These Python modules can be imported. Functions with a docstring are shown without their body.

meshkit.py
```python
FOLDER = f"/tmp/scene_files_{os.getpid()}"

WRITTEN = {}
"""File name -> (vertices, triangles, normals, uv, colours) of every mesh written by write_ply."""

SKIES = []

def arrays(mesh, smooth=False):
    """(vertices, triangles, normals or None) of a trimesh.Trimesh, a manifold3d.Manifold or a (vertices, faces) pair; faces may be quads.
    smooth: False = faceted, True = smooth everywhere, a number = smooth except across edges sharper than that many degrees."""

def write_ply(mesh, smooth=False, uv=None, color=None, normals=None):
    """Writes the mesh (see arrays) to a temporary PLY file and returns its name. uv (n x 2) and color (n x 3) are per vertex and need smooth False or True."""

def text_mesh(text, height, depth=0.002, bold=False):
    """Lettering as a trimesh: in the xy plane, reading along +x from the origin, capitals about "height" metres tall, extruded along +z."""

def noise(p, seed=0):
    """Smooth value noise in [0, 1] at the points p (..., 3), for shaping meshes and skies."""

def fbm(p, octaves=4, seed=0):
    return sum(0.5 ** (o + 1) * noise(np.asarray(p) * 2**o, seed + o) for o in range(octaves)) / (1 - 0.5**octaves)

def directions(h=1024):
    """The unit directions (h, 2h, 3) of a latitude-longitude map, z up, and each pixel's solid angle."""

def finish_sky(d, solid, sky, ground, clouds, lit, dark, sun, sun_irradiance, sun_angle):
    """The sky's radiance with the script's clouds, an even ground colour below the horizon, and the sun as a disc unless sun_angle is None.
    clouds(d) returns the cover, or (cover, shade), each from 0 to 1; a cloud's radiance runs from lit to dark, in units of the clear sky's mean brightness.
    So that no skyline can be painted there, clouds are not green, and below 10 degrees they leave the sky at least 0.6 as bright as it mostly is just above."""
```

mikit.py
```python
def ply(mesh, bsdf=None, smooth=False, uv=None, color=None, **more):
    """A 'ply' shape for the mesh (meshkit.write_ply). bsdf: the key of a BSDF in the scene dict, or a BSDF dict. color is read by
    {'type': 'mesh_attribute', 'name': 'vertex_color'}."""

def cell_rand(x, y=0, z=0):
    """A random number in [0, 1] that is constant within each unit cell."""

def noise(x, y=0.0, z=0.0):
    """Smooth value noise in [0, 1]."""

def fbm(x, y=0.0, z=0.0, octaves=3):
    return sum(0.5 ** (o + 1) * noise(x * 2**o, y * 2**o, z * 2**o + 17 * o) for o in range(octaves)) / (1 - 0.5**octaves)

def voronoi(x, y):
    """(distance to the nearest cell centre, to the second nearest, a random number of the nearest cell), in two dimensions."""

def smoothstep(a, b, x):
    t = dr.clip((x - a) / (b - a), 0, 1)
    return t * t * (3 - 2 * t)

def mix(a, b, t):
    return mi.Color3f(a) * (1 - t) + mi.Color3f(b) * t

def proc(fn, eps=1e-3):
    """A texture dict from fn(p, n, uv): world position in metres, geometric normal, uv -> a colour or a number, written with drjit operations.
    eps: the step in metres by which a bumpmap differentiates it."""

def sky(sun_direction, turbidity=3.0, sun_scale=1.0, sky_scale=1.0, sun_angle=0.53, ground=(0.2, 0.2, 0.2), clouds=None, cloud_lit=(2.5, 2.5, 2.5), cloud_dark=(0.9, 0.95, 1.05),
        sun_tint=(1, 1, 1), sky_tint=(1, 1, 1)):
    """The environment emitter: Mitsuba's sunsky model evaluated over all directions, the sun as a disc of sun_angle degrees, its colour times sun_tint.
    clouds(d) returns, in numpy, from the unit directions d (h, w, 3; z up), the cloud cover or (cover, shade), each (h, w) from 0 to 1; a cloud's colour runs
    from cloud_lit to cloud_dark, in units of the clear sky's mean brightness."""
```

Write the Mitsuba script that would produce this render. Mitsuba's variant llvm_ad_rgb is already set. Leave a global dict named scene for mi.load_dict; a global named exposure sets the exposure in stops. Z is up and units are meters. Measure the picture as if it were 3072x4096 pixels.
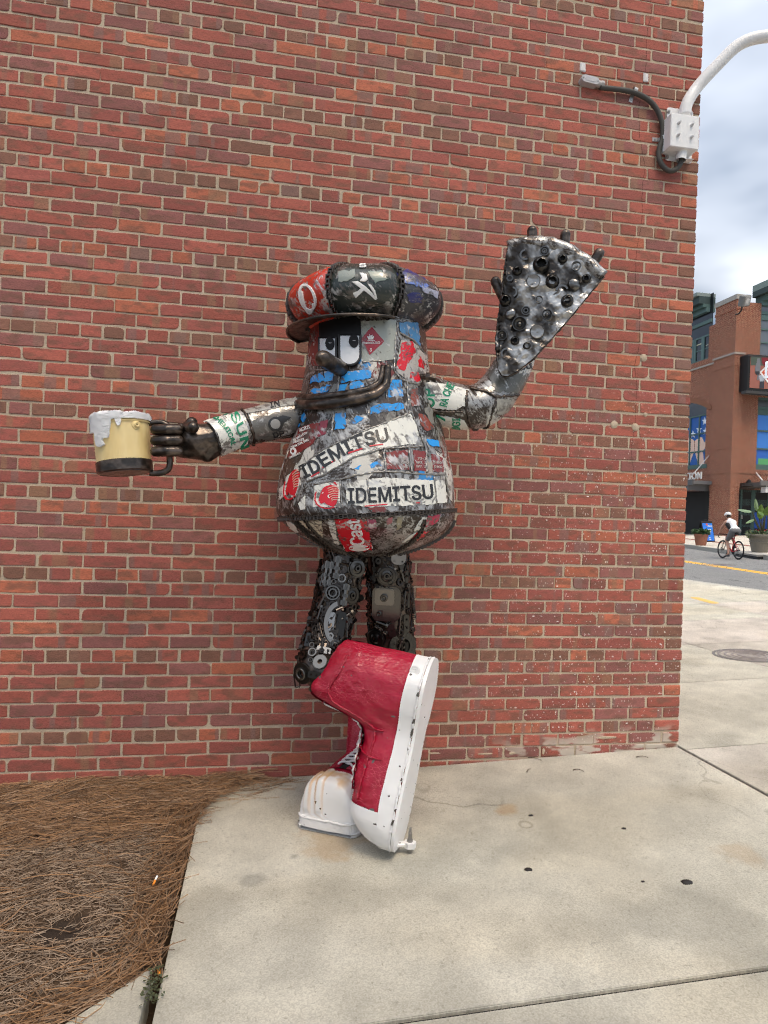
import math, random
import numpy as np, trimesh, drjit as dr
import mitsuba as mi, mikit, meshkit
from mikit import noise as nz, fbm, voronoi, cell_rand, smoothstep as ss, mix
from shapely import Polygon, Point, LineString, box as sbox, affinity, union_all, contains_xy
from scipy.spatial import Delaunay

scene, labels = {}, {}

# ------------------------------------------------------------------ camera, sky, exposure
YAW, PITCH, ROLL, FPX = 0.1739068, 0.0014978, 0.0355048, 2731.0     # focal length in pixels of a 3072 x 4096 frame
CAM = np.array([-2.43799, -3.63790, 1.17868])
_f = np.array([math.sin(YAW) * math.cos(PITCH), math.cos(YAW) * math.cos(PITCH), math.sin(PITCH)])
_r = np.array([math.cos(YAW), -math.sin(YAW), 0.0])
_u = np.cross(_r, _f)
RIGHT = math.cos(ROLL) * _r + math.sin(ROLL) * _u
UP = -math.sin(ROLL) * _r + math.cos(ROLL) * _u
FWD = _f
_m = np.eye(4)
_m[:3, 0], _m[:3, 1], _m[:3, 2], _m[:3, 3] = -RIGHT, UP, FWD, CAM
scene['camera'] = {'type': 'perspective', 'fov': 2 * math.degrees(math.atan(1536 / FPX)), 'fov_axis': 'x',
                   'to_world': mi.ScalarTransform4f(_m.tolist()), 'near_clip': 0.05, 'far_clip': 3000.0}


def overcast(d):
    """An overcast sky, brighter towards the zenith, with soft lumps and a bluish thinning."""
    el = np.clip(d[..., 2], 0.02, 1)
    q = np.stack([d[..., 0] / (el + .25), d[..., 1] / (el + .25), d[..., 2] * 1.5], -1)
    a = meshkit.fbm(q * 2.3 + 5.0, 5, 3)
    b = meshkit.fbm(q * 1.1 + 11.0, 4, 8)
    cover = np.clip(0.86 + 0.5 * (b - .5), 0, 1)
    shade = np.clip(.84 + (a - .5) * 1.25 - 2.6 * np.clip(el - .58, 0, 1), 0, 1)
    return cover, shade


scene['sky'] = mikit.sky((0.10, -0.50, 0.86), turbidity=4, sun_scale=0.30, sun_angle=24, clouds=overcast,
                         cloud_lit=(4.3, 4.35, 4.45), cloud_dark=(.46, .60, .82), ground=(.30, .29, .26), sun_tint=(1, .97, .93))
exposure = 2.22

# ------------------------------------------------------------------ small helpers
random.seed(7)
RNG = np.random.default_rng(11)


def ray(x, y):
    """Unit-depth direction through a point of the 3072 x 4096 frame (used to measure where real things stand)."""
    x, y = np.asarray(x, float), np.asarray(y, float)
    return ((x - 1536) / FPX)[..., None] * RIGHT - ((y - 2048) / FPX)[..., None] * UP + FWD


def on_y(p, Y):
    d = ray(*p)
    return CAM + d * (Y - CAM[1]) / d[1]


def on_x(p, X):
    d = ray(*p)
    return CAM + d * (X - CAM[0]) / d[0]


def on_plane(p, o, n):
    d = ray(*p)
    return CAM + d * (((np.asarray(o) - CAM) @ n) / (d @ n))[..., None]


GA, GB, GC = 0.047, -0.017, -0.127


def gz(x, y):
    """Height of the gently sloping ground."""
    return GC + GA * x + GB * y


def on_ground(p, dz=0.0):
    d = ray(*p)
    n = np.array([-GA, -GB, 1.0])
    return CAM + d * ((GC + dz - n @ CAM) / (n @ d))


def pix(X):
    q = np.asarray(X, float) - CAM
    w = q @ FWD
    return 1536 + FPX * (q @ RIGHT) / w, 2048 - FPX * (q @ UP) / w, w


def crop(ox, oy, s):
    return lambda x, y: (ox + np.asarray(x, float) / s, oy + np.asarray(y, float) / s)


def unit(v):
    v = np.asarray(v, float)
    return v / np.linalg.norm(v)


def num(key):
    if key not in scene and key not in labels:
        return key
    i = 1
    while f'{key}_{i:03d}' in scene or f'{key}_{i:03d}' in labels:
        i += 1
    return f'{key}_{i:03d}'


_last = {}


def fresh(key):
    i = _last.get(key, -1) + 1
    _last[key] = i
    return key if i == 0 else f'{key}_{i:03d}'


def thing(name, label, cat, group=None, kind=None):
    k = fresh(name)
    labels[k] = {'label': label, 'category': cat}
    if group: labels[k]['group'] = group
    if kind: labels[k]['kind'] = kind
    return k


def MM(*ms):
    """Joins (vertices, faces) pairs."""
    vs, fs, n = [], [], 0
    for m in ms:
        v, f = (m.vertices, m.faces) if hasattr(m, 'vertices') else m
        vs.append(np.asarray(v, float)); fs.append(np.asarray(f, int) + n); n += len(v)
    return np.vstack(vs), np.vstack(fs)


def VF(m):
    return (np.asarray(m.vertices, float), np.asarray(m.faces, int)) if hasattr(m, 'vertices') else m


def put(key, mesh, bsdf, smooth=False, color=None, uv=None, label=None, kind=None, exact=False):
    """One entry of the scene. color: one colour for the whole mesh (read by the tinted materials)."""
    k = key if exact else fresh(key)
    v, f = VF(mesh)
    if (color is not None or uv is not None) and smooth not in (False, True):
        m = trimesh.graph.smooth_shade(trimesh.Trimesh(v, f, process=False), angle=np.radians(smooth), facet_minarea=None)
        v, f = np.array(m.vertices), np.array(m.faces)
        smooth = True
    c = None if color is None else np.broadcast_to(np.asarray(color, float), (len(v), 3))
    t = None if uv is None else np.broadcast_to(np.asarray(uv, float), (len(v), 2))
    scene[k] = mikit.ply((v, f), bsdf, smooth=smooth, color=c, uv=t)
    if label or kind:
        labels[k] = {}
        if label: labels[k]['label'] = label
        if kind: labels[k]['kind'] = kind
    return k


def frames(P):
    P = np.asarray(P, float)
    t = np.gradient(P, axis=0)
    t /= np.linalg.norm(t, axis=1, keepdims=True) + 1e-12
    a = np.cross(t[0], [0, 0, 1.0] if abs(t[0][2]) < .9 else [1.0, 0, 0])
    a /= np.linalg.norm(a)
    A = [a]
    for i in range(1, len(P)):
        a = A[-1] - t[i] * (A[-1] @ t[i])
        A.append(a / np.linalg.norm(a))
    A = np.array(A)
    return t, A, np.cross(t, A)


def grid_faces(n, m, close=True, flip=False):
    i, j = np.meshgrid(np.arange(n - 1), np.arange(m if close else m - 1), indexing='ij')
    j2 = (j + 1) % m
    q = np.stack([i * m + j, i * m + j2, (i + 1) * m + j2, (i + 1) * m + j], -1).reshape(-1, 4)
    if flip: q = q[:, ::-1]
    return np.vstack([q[:, [0, 1, 2]], q[:, [0, 2, 3]]])


def tube(P, r, n=12, caps=True, flat=1.0):
    P = np.asarray(P, float)
    r = np.broadcast_to(np.asarray(r, float), (len(P),))
    t, A, B = frames(P)
    a = np.arange(n) * 2 * np.pi / n
    v = P[:, None] + r[:, None, None] * (np.cos(a)[None, :, None] * A[:, None] + flat * np.sin(a)[None, :, None] * B[:, None])
    v, f = v.reshape(-1, 3), grid_faces(len(P), n)
    if caps:
        k = len(v)
        v = np.vstack([v, P[0], P[-1]])
        j = np.arange(n)
        f = np.vstack([f, np.stack([j * 0 + k, (j + 1) % n, j], 1), np.stack([j * 0 + k + 1, (len(P) - 1) * n + j, (len(P) - 1) * n + (j + 1) % n], 1)])
    return v, f


def smooth_path(P, n=40):
    from scipy.interpolate import CubicSpline
    P = np.asarray(P, float)
    s = np.r_[0, np.cumsum(np.linalg.norm(np.diff(P, axis=0), axis=1))]
    return CubicSpline(s, P)(np.linspace(0, s[-1], n))


def capsule(p0, p1, r0, r1=None, n=14, k=5, r_path=None):
    r1 = r0 if r1 is None else r1
    p0, p1 = np.asarray(p0, float), np.asarray(p1, float)
    d = unit(p1 - p0)
    a = np.linspace(0.06, np.pi / 2, k)
    P = [p0 - d * r0 * math.cos(x) for x in a] + [p0 + (p1 - p0) * s for s in (.25, .5, .75)] + [p1 + d * r1 * math.cos(x) for x in a[::-1]]
    R = [r0 * math.sin(x) for x in a] + [r0 + (r1 - r0) * s for s in (.25, .5, .75)] + [r1 * math.sin(x) for x in a[::-1]]
    return tube(P, R, n)


def basis(n, x=None):
    n = unit(n)
    x = np.array([1.0, 0, 0]) if x is None else np.asarray(x, float)
    if abs(unit(x) @ n) > .98: x = np.array([0, 0, 1.0])
    x = unit(x - n * (x @ n))
    return np.stack([x, np.cross(n, x), n], 1)       # columns: x, y, normal


def place(m, o, n, x=None):
    v, f = VF(m)
    return v @ basis(n, x).T + np.asarray(o), f


def move(m, o):
    v, f = VF(m)
    return v + np.asarray(o, float), f


def revolve(prof, n=32):
    """(radius, height) profile about z, closed at the ends when the radius is 0."""
    p = np.asarray(prof, float)
    a = np.arange(n) * 2 * np.pi / n
    v = np.stack([p[:, None, 0] * np.cos(a), p[:, None, 0] * np.sin(a), np.broadcast_to(p[:, None, 1], (len(p), n))], -1).reshape(-1, 3)
    f = grid_faces(len(p), n)
    return v, f


def extr(poly, h, z0=0.0):
    ms = [trimesh.creation.extrude_polygon(g, h, engine='earcut') for g in getattr(poly, 'geoms', [poly]) if not g.is_empty and g.area > 1e-12]
    v, f = MM(*ms)
    return v + [0, 0, z0], f


def rbox(sx, sy, sz, c=None):
    c = min(sx, sy, sz) * .15 if c is None else c
    x, y, z = sx / 2, sy / 2, sz / 2
    pts = [(a * (x - c * (k != 0)), b * (y - c * (k != 1)), d * (z - c * (k != 2))) for a in (-1, 1) for b in (-1, 1) for d in (-1, 1) for k in range(3)]
    return VF(trimesh.convex.convex_hull(np.array(pts)))


def bx(x0, x1, y0, y1, z0, z1, c=0.0):
    if c: return move(rbox(abs(x1 - x0), abs(y1 - y0), abs(z1 - z0), c), ((x0 + x1) / 2, (y0 + y1) / 2, (z0 + z1) / 2))
    m = trimesh.creation.box((abs(x1 - x0), abs(y1 - y0), abs(z1 - z0)))
    return move(m, ((x0 + x1) / 2, (y0 + y1) / 2, (z0 + z1) / 2))


def gear_poly(r, teeth, depth, hole):
    a = np.arange(teeth * 4) * 2 * np.pi / (teeth * 4)
    rr = np.where(np.arange(teeth * 4) % 4 < 2, r, r - depth)
    p = Polygon(np.stack([rr * np.cos(a), rr * np.sin(a)], 1))
    return p.difference(Point(0, 0).buffer(hole, 12)) if hole else p


def hull(*spheres):
    pts = []
    s = trimesh.creation.icosphere(2)
    for c, r in spheres:
        pts.append(s.vertices * r + np.asarray(c))
    return VF(trimesh.convex.convex_hull(np.vstack(pts)))


def blob(spine, n_sub=2, length=.012, it=6):
    """One continuous skin over hulls of sphere pairs [(p0, r0, p1, r1), ...]."""
    import manifold3d as m3
    parts = []
    for p0, r0, p1, r1 in spine:
        v, f = hull((p0, r0), (p1, r1))
        parts.append(m3.Manifold(m3.Mesh(v.astype(np.float32), f.astype(np.uint32))))
    m = m3.Manifold.batch_boolean(parts, m3.OpType.Add).refine_to_length(length).to_mesh()
    t = trimesh.Trimesh(m.vert_properties[:, :3], m.tri_verts, process=True)
    trimesh.smoothing.filter_taubin(t, iterations=it)
    v, f = VF(t)
    best, near = np.full(len(v), 9.0), np.zeros_like(v)
    for p0, r0, p1, r1 in spine:                                # no vertex may stray from the skeleton
        p0, d = np.asarray(p0, float), np.asarray(p1, float) - np.asarray(p0, float)
        s = np.clip((v - p0) @ d / max(d @ d, 1e-9), 0, 1)
        q = p0 + s[:, None] * d
        k = np.linalg.norm(v - q, axis=1) - (r0 + (r1 - r0) * s)
        near = np.where((k < best)[:, None], q + (v - q) * ((r0 + (r1 - r0) * s) / (np.linalg.norm(v - q, axis=1) + 1e-9))[:, None], near)
        best = np.minimum(best, k)
    return np.where((best > .006)[:, None], near, v), f


def rough(m, amp, freq, seed=0):
    """Displaces a mesh along its normals by noise: dents and lumps."""
    v, f = VF(m)
    n = np.asarray(trimesh.Trimesh(v, f, process=False).vertex_normals)
    return v + n * ((meshkit.fbm(v * freq, 3, seed) - .5) * 2 * amp)[:, None], f


def subdiv(m, size):
    v, f = VF(m)
    v, f = trimesh.remesh.subdivide_to_size(v, f, size, max_iter=12)
    return np.asarray(v), np.asarray(f)


# surfaces given by a function F(p) < 0 inside: where the line of sight meets them
def hit(F, px, py, t0=1.6, t1=5.0, n=260):
    d = ray(px, py)
    t = np.linspace(t0, t1, n)
    val = F(CAM + d[:, None, :] * t[None, :, None])
    inside = val < 0
    k = np.where(inside.any(1), inside.argmax(1), val.argmin(1))
    k = np.clip(k, 1, n - 1)
    lo, hi = t[k - 1], t[k]
    for _ in range(18):
        mid = (lo + hi) / 2
        s = F(CAM + d * mid[:, None]) < 0
        hi, lo = np.where(s, mid, hi), np.where(s, lo, mid)
    p = CAM + d * hi[:, None]
    e = 2e-3
    for _ in range(3):                                          # lines that pass by the silhouette are drawn back onto the surface
        g = np.stack([F(p + e * np.eye(3)[i]) - F(p - e * np.eye(3)[i]) for i in range(3)], -1)
        g /= np.linalg.norm(g, axis=-1, keepdims=True) + 1e-9
        fv = F(p)
        p = np.where((np.abs(fv) > 1e-3)[:, None] & (np.abs(fv) < .2)[:, None] & ~inside.any(1)[:, None], p - g * np.clip(fv, -.05, .05)[:, None], p)
    return p, g


def jag(pts, step=14.0, amp=4.0, seed=0, close=True):
    """A ragged outline: the polygon resampled and shaken by noise."""
    P = np.asarray(pts, float)
    if close: P = np.vstack([P, P[:1]])
    out = []
    for a, b in zip(P[:-1], P[1:]):
        k = max(1, int(np.hypot(*(b - a)) / step))
        for i in range(k): out.append(a + (b - a) * i / k)
    if not close: out.append(P[-1])
    out = np.array(out)
    q = np.stack([out[:, 0] / 23.0, out[:, 1] / 23.0, np.full(len(out), seed * 7.3)], -1)
    return out + (np.stack([meshkit.fbm(q, 3, 1), meshkit.fbm(q, 3, 2)], -1) - .5) * 2 * amp * 1.8


def sheet(F, poly, conv, step=16.0, off=.003, back=.004):
    """A metal plate that follows the surface F, its outline given by a polygon."""
    P = Polygon(poly).buffer(0)
    P = max(getattr(P, 'geoms', [P]), key=lambda g: g.area)
    b = np.array(P.exterior.coords)[:-1]
    x0, y0, x1, y1 = P.bounds
    gx, gy = np.meshgrid(np.arange(x0, x1, step), np.arange(y0, y1, step * .87))
    gx = gx + (np.arange(gx.shape[0]) % 2)[:, None] * step / 2
    inn = P.buffer(-step * .45)
    pts = np.stack([gx.ravel(), gy.ravel()], 1)
    pts = pts[contains_xy(inn, pts[:, 0], pts[:, 1])] if not inn.is_empty else pts[:0]
    pts = np.vstack([b, pts])
    tri = Delaunay(pts).simplices
    c = pts[tri].mean(1)
    tri = tri[contains_xy(P, c[:, 0], c[:, 1])]
    p, n = hit(F, *conv(pts[:, 0], pts[:, 1]))
    return thick(p, n, tri, off, back)


def thick(p, n, tri, off, back):
    top = p + n * off
    fn = np.cross(top[tri[:, 1]] - top[tri[:, 0]], top[tri[:, 2]] - top[tri[:, 0]])
    bad = (fn * n[tri[:, 0]]).sum(1) < 0
    tri = np.where(bad[:, None], tri[:, ::-1], tri)
    e = np.vstack([tri[:, [0, 1]], tri[:, [1, 2]], tri[:, [2, 0]]])
    es = np.sort(e, 1)
    _, idx, cnt = np.unique(es, axis=0, return_index=True, return_counts=True)
    e = e[idx[cnt == 1]]
    k = len(p)
    low = p - n * back
    v = np.vstack([top, low])
    s = np.vstack([np.stack([e[:, 1], e[:, 0], e[:, 0] + k], 1), np.stack([e[:, 1], e[:, 0] + k, e[:, 1] + k], 1)])
    return v, np.vstack([tri, s])


def letters(F, text, conv, base, height, off=.0045, bold=True, slant=0.0, grow=None, size=.18):
    """Lettering laid on the surface F along a base line (points in picture units), capitals "height" tall."""
    m = meshkit.text_mesh(text, 1.0, depth=.02, bold=bold)
    v, f = subdiv(m, size)
    x, y, z = v.T
    x0, x1 = x.min(), x.max()
    B = np.asarray(base, float)
    s = np.r_[0, np.cumsum(np.hypot(*np.diff(B, axis=0).T))]
    q = (x - x0) / (x1 - x0) * s[-1]
    bxs, bys = np.interp(q, s, B[:, 0]), np.interp(q, s, B[:, 1])
    h = 6.0
    tx = np.interp(np.minimum(q + h, s[-1]), s, B[:, 0]) - np.interp(np.maximum(q - h, 0), s, B[:, 0])
    ty = np.interp(np.minimum(q + h, s[-1]), s, B[:, 1]) - np.interp(np.maximum(q - h, 0), s, B[:, 1])
    L = np.hypot(tx, ty)
    tx, ty = tx / L, ty / L
    H = height if grow is None else height + (grow - height) * q / s[-1]
    X, Y = bxs + y * H * (ty + slant * tx), bys + y * H * (-tx + slant * ty)
    p, n = hit(F, *conv(X, Y))
    return p + n * (off - .003 + .003 * (z > .01))[:, None], f


def chain(P, N, pitch=.0175, w=.016, h=.014):
    """A roller chain along the points P lying on normals N."""
    P, N = np.asarray(P, float), np.asarray(N, float)
    s = np.r_[0, np.cumsum(np.linalg.norm(np.diff(P, axis=0), axis=1))]
    k = int(s[-1] / pitch)
    q = (np.arange(k) + .5) * pitch
    C = np.stack([np.interp(q, s, P[:, i]) for i in range(3)], 1)
    n = np.stack([np.interp(q, s, N[:, i]) for i in range(3)], 1)
    D = np.stack([np.interp(np.minimum(q + .004, s[-1]), s, P[:, i]) - np.interp(np.maximum(q - .004, 0), s, P[:, i]) for i in range(3)], 1)
    link = rbox(pitch * 1.12, w * .22, h, .0012)
    inner = rbox(pitch * 1.02, w * .2, h * .86, .0012)
    roll = place(trimesh.creation.cylinder(h * .36, w * .9, sections=6), (0, 0, 0), (0, 1, 0))
    out, inn = MM(move(link, (0, w * .5, 0)), move(link, (0, -w * .5, 0)), move(roll, (pitch / 2, 0, 0))), MM(move(inner, (0, w * .33, 0)), move(inner, (0, -w * .33, 0)), move(roll, (pitch / 2, 0, 0)))
    ms = []
    for i in range(k):
        R = basis(n[i], D[i])
        v, f = out if i % 2 else inn
        ms.append((v @ R.T + C[i] + unit(n[i]) * h * .4, f))
    return MM(*ms)


def bead(P, r=.004, seed=0):
    """A lumpy weld bead along points."""
    P = np.asarray(P, float)
    s = np.r_[0, np.cumsum(np.linalg.norm(np.diff(P, axis=0), axis=1))]
    q = np.linspace(0, s[-1], max(4, int(s[-1] / .006)))
    C = np.stack([np.interp(q, s, P[:, i]) for i in range(3)], 1)
    rr = r * (.55 + .9 * meshkit.noise(np.stack([q * 130, q * 0 + seed, q * 0], -1), 5))
    C = C + (meshkit.noise(C[:, None, :] * 60 + np.arange(3)[None, :, None] * 9.0, 3) - .5) * r * 1.2
    return tube(C, rr, 6)

# ------------------------------------------------------------------ materials
def col(r, g, b):
    """sRGB 0-255 to linear."""
    c = np.array([r, g, b]) / 255.0
    return np.where(c <= .04045, c / 12.92, ((c + .055) / 1.055) ** 2.4).tolist()


def rgb(c):
    return {'type': 'rgb', 'value': [float(x) for x in c]}


VC = {'type': 'mesh_attribute', 'name': 'vertex_color'}


def mat(name, **k):
    b = {'type': 'principled', **k}
    scene[name] = {'type': 'twosided', 'bsdf': b}


def bumped(name, fn, scale, eps=1e-3, **k):
    scene[name] = {'type': 'twosided', 'bsdf': {'type': 'bumpmap', 'texture': mikit.proc(fn, eps), 'scale': scale, 'bsdf': {'type': 'principled', **k}}}


def C3(*c):
    return mi.Color3f(*c)


# brick: uv carries the tone of the single brick, position the grain within it
def brick_col(p, n, uv):
    t, k = uv.x, uv.y
    red, mauve, orange, brown, wine = C3(.340, .100, .073), C3(.250, .099, .087), C3(.41, .130, .076), C3(.225, .108, .076), C3(.295, .090, .072)
    c = dr.select(t < .40, red, dr.select(t < .64, wine, dr.select(t < .80, mauve, dr.select(t < .90, orange, brown))))
    c = c * (.86 + .28 * k)
    g = fbm(p.x * 16 + k * 90, p.y * 16, p.z * 30 + t * 60, 3)
    c = mix(c, C3(.16, .085, .06), ss(.48, .74, g) * .6)
    band = nz(p.x * 22 + k * 333, t * 77, 0)            # the vertical kiss marks left by stacking in the kiln
    c = mix(c, mix(C3(.27, .15, .09), C3(.21, .13, .115), ss(.4, .6, nz(k * 91, 1, 3))), ss(.66, .69, band) * ss(.42, .46, nz(k * 61, t * 37, 3)) * .62)
    c = c * (.86 + .28 * fbm(p.x * .8 + 3, p.y * .8, p.z * .55, 3))
    f = fbm(p.x * 160, p.y * 160, p.z * 210, 2)
    c = c * (.70 + .60 * f)
    pit = nz(p.x * 330, p.y * 330, p.z * 330 + 9)
    c = c * (1 - .55 * ss(.83, .93, pit))
    # white droppings and lime splashes near the corner, more of them lower down
    sp = nz(p.x * 190, p.y * 190, p.z * 70 + 40)
    zone = ss(-1.6, -.7, p.x) * ss(2.3, 1.2, p.z) * (1 - ss(-.15, .1, p.x) * .6)
    c = mix(c, C3(.80, .78, .74), ss(.868, .895, sp) * zone)
    lime = fbm(p.x * 9 + 3, p.z * 26, 4, 3)
    c = mix(c, C3(.50, .46, .39), ss(.47, .60, lime) * ss(-1.35, -.75, p.x) * ss(.05, -.10, p.z - .04 * p.x) * .9)
    # a hairline crack that wanders down the wall
    w = p.x + .36 + .05 * (fbm(p.z * 3.1, 7, 0, 3) - .5) * 2
    c = c * (1 - .75 * ss(.0022, .0008, dr.abs(w)) * ss(.9, 1.2, p.z))
    return c


def brick_bump(p, n, uv):
    return fbm(p.x * 120 + uv.y * 40, p.y * 120, p.z * 120, 3)


bumped('m_brick', brick_bump, .0022, base_color=mikit.proc(brick_col), roughness=.82, specular=.35)


def mortar_col(p, n, uv):
    g = fbm(p.x * 6, p.y * 6, p.z * 6, 3)
    s = nz(p.x * 420, p.y * 420, p.z * 420)
    return mix(C3(.40, .325, .235), C3(.55, .465, .355), g) * (.70 + .6 * s)


def grit(p, n, uv):
    return fbm(p.x * 260, p.y * 260, p.z * 260, 2)


bumped('m_mortar', grit, .004, base_color=mikit.proc(mortar_col), roughness=.95, specular=.2)


def concrete_col(p, n, uv):
    g = fbm(p.x * 1.3 + uv.x * 40, p.y * 1.3, 0, 4)
    m = fbm(p.x * 7, p.y * 7 + uv.y * 9, 2, 4)
    s = nz(p.x * 260, p.y * 260, 1)
    s2 = nz(p.x * 90, p.y * 90, 5)
    c = mix(C3(.365, .350, .296), C3(.435, .420, .362), ss(.25, .75, g)) * (.82 + .36 * m)
    c = c * mi.Color3f(1 - .0 * uv.x, 1 - .05 * ss(.5, 1, uv.x), 1 - .02 * uv.x) * (.93 + .14 * uv.y)
    c = c * (.84 + .32 * s)
    c = c * (1 - .28 * ss(.82, .92, s2) * nz(p.x * 300, p.y * 300, 8))
    dark = fbm(p.x * 3.3 + 9, p.y * 3.3, 6, 4)
    c = c * (1 - .16 * ss(.46, .70, dark))
    broad = fbm(p.x * .9 + 30, p.y * 1.6, 4, 3)
    c = mix(c, c * C3(1.0, .97, .925), ss(.45, .65, broad) * .8)
    hair = dr.abs(fbm(p.x * 1.1 + 5, p.y * 1.1 + 2, 9, 4) - .5)
    c = c * (1 - .30 * ss(.0045, .001, hair) * ss(.45, .6, nz(p.x * 1.3, p.y * 1.3, 4)))
    # rust washed off the shoes and a few old stains
    def spot(x, y, r, k=1.0):
        d = dr.sqrt(dr.square((p.x - x) * k) + dr.square(p.y - y)) + (fbm(p.x * 14, p.y * 14, 3, 3) - .5) * r * 1.3
        return ss(r, r * .25, d)
    c = mix(c, C3(.30, .19, .085), .45 * spot(-2.12, -.74, .22) + .5 * spot(-1.28, -.62, .07) + .3 * spot(-.5, -1.2, .12))
    c = mix(c, C3(.13, .13, .12), .45 * spot(-2.42, -1.02, .05, .5) + .5 * spot(-2.27, -.87, .03))
    return c


bumped('m_concrete', lambda p, n, uv: fbm(p.x * 150, p.y * 150, p.z * 150, 3), .0022, base_color=mikit.proc(concrete_col), roughness=.9, specular=.25)


def asphalt_col(p, n, uv):
    s = nz(p.x * 60, p.y * 60, 1)
    g = fbm(p.x * .8, p.y * .35, 2, 4)
    crack = dr.abs(fbm(p.x * 1.7, p.y * .5 + 4, 3, 4) - .5)
    c = mix(C3(.125, .125, .125), C3(.19, .19, .187), g) * (.75 + .5 * s)
    return c * (1 - .55 * ss(.012, .004, crack))


mat('m_asphalt', base_color=mikit.proc(asphalt_col), roughness=.92, specular=.25)


def soil_col(p, n, uv):
    g = fbm(p.x * 9, p.y * 9, p.z * 9, 4)
    def pit(x, y, r):
        return ss(r, r * .4, dr.sqrt(dr.square((p.x - x) * .8) + dr.square(p.y - y)) + (fbm(p.x * 20, p.y * 20, 3, 3) - .5) * .1)
    c = mix(C3(.035, .023, .015), C3(.085, .056, .035), g)
    return mix(c, C3(.030, .023, .019), .85 * pit(-3.05, -1.23, .11) + .7 * pit(-2.86, -.38, .07))


bumped('m_soil', lambda p, n, uv: fbm(p.x * 60, p.y * 60, p.z * 60, 3), .008, base_color=mikit.proc(soil_col), roughness=.97, specular=.1)


def straw_col(p, n, uv):
    fresh_, old = mix(C3(.085, .042, .018), C3(.36, .195, .092), uv.y), mix(C3(.085, .060, .042), C3(.40, .31, .23), uv.y)
    return mix(fresh_, old, uv.x)


mat('m_straw', base_color=mikit.proc(straw_col), roughness=.7, specular=.3)


# scrap steel, varnished: brown-black scale with ground, shiny patches
def steel_mask(p):
    a = fbm(p.x * 24, p.y * 24, p.z * 24, 4)
    w = fbm(p.x * 5, p.y * 5, p.z * 5, 2)
    b = fbm(p.x * 120 + p.z * 60, p.y * 120 - p.z * 60, p.z * 30 + w * 40, 3)
    return ss(.43, .61, a * .45 + b * .40 + w * .15)


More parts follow.
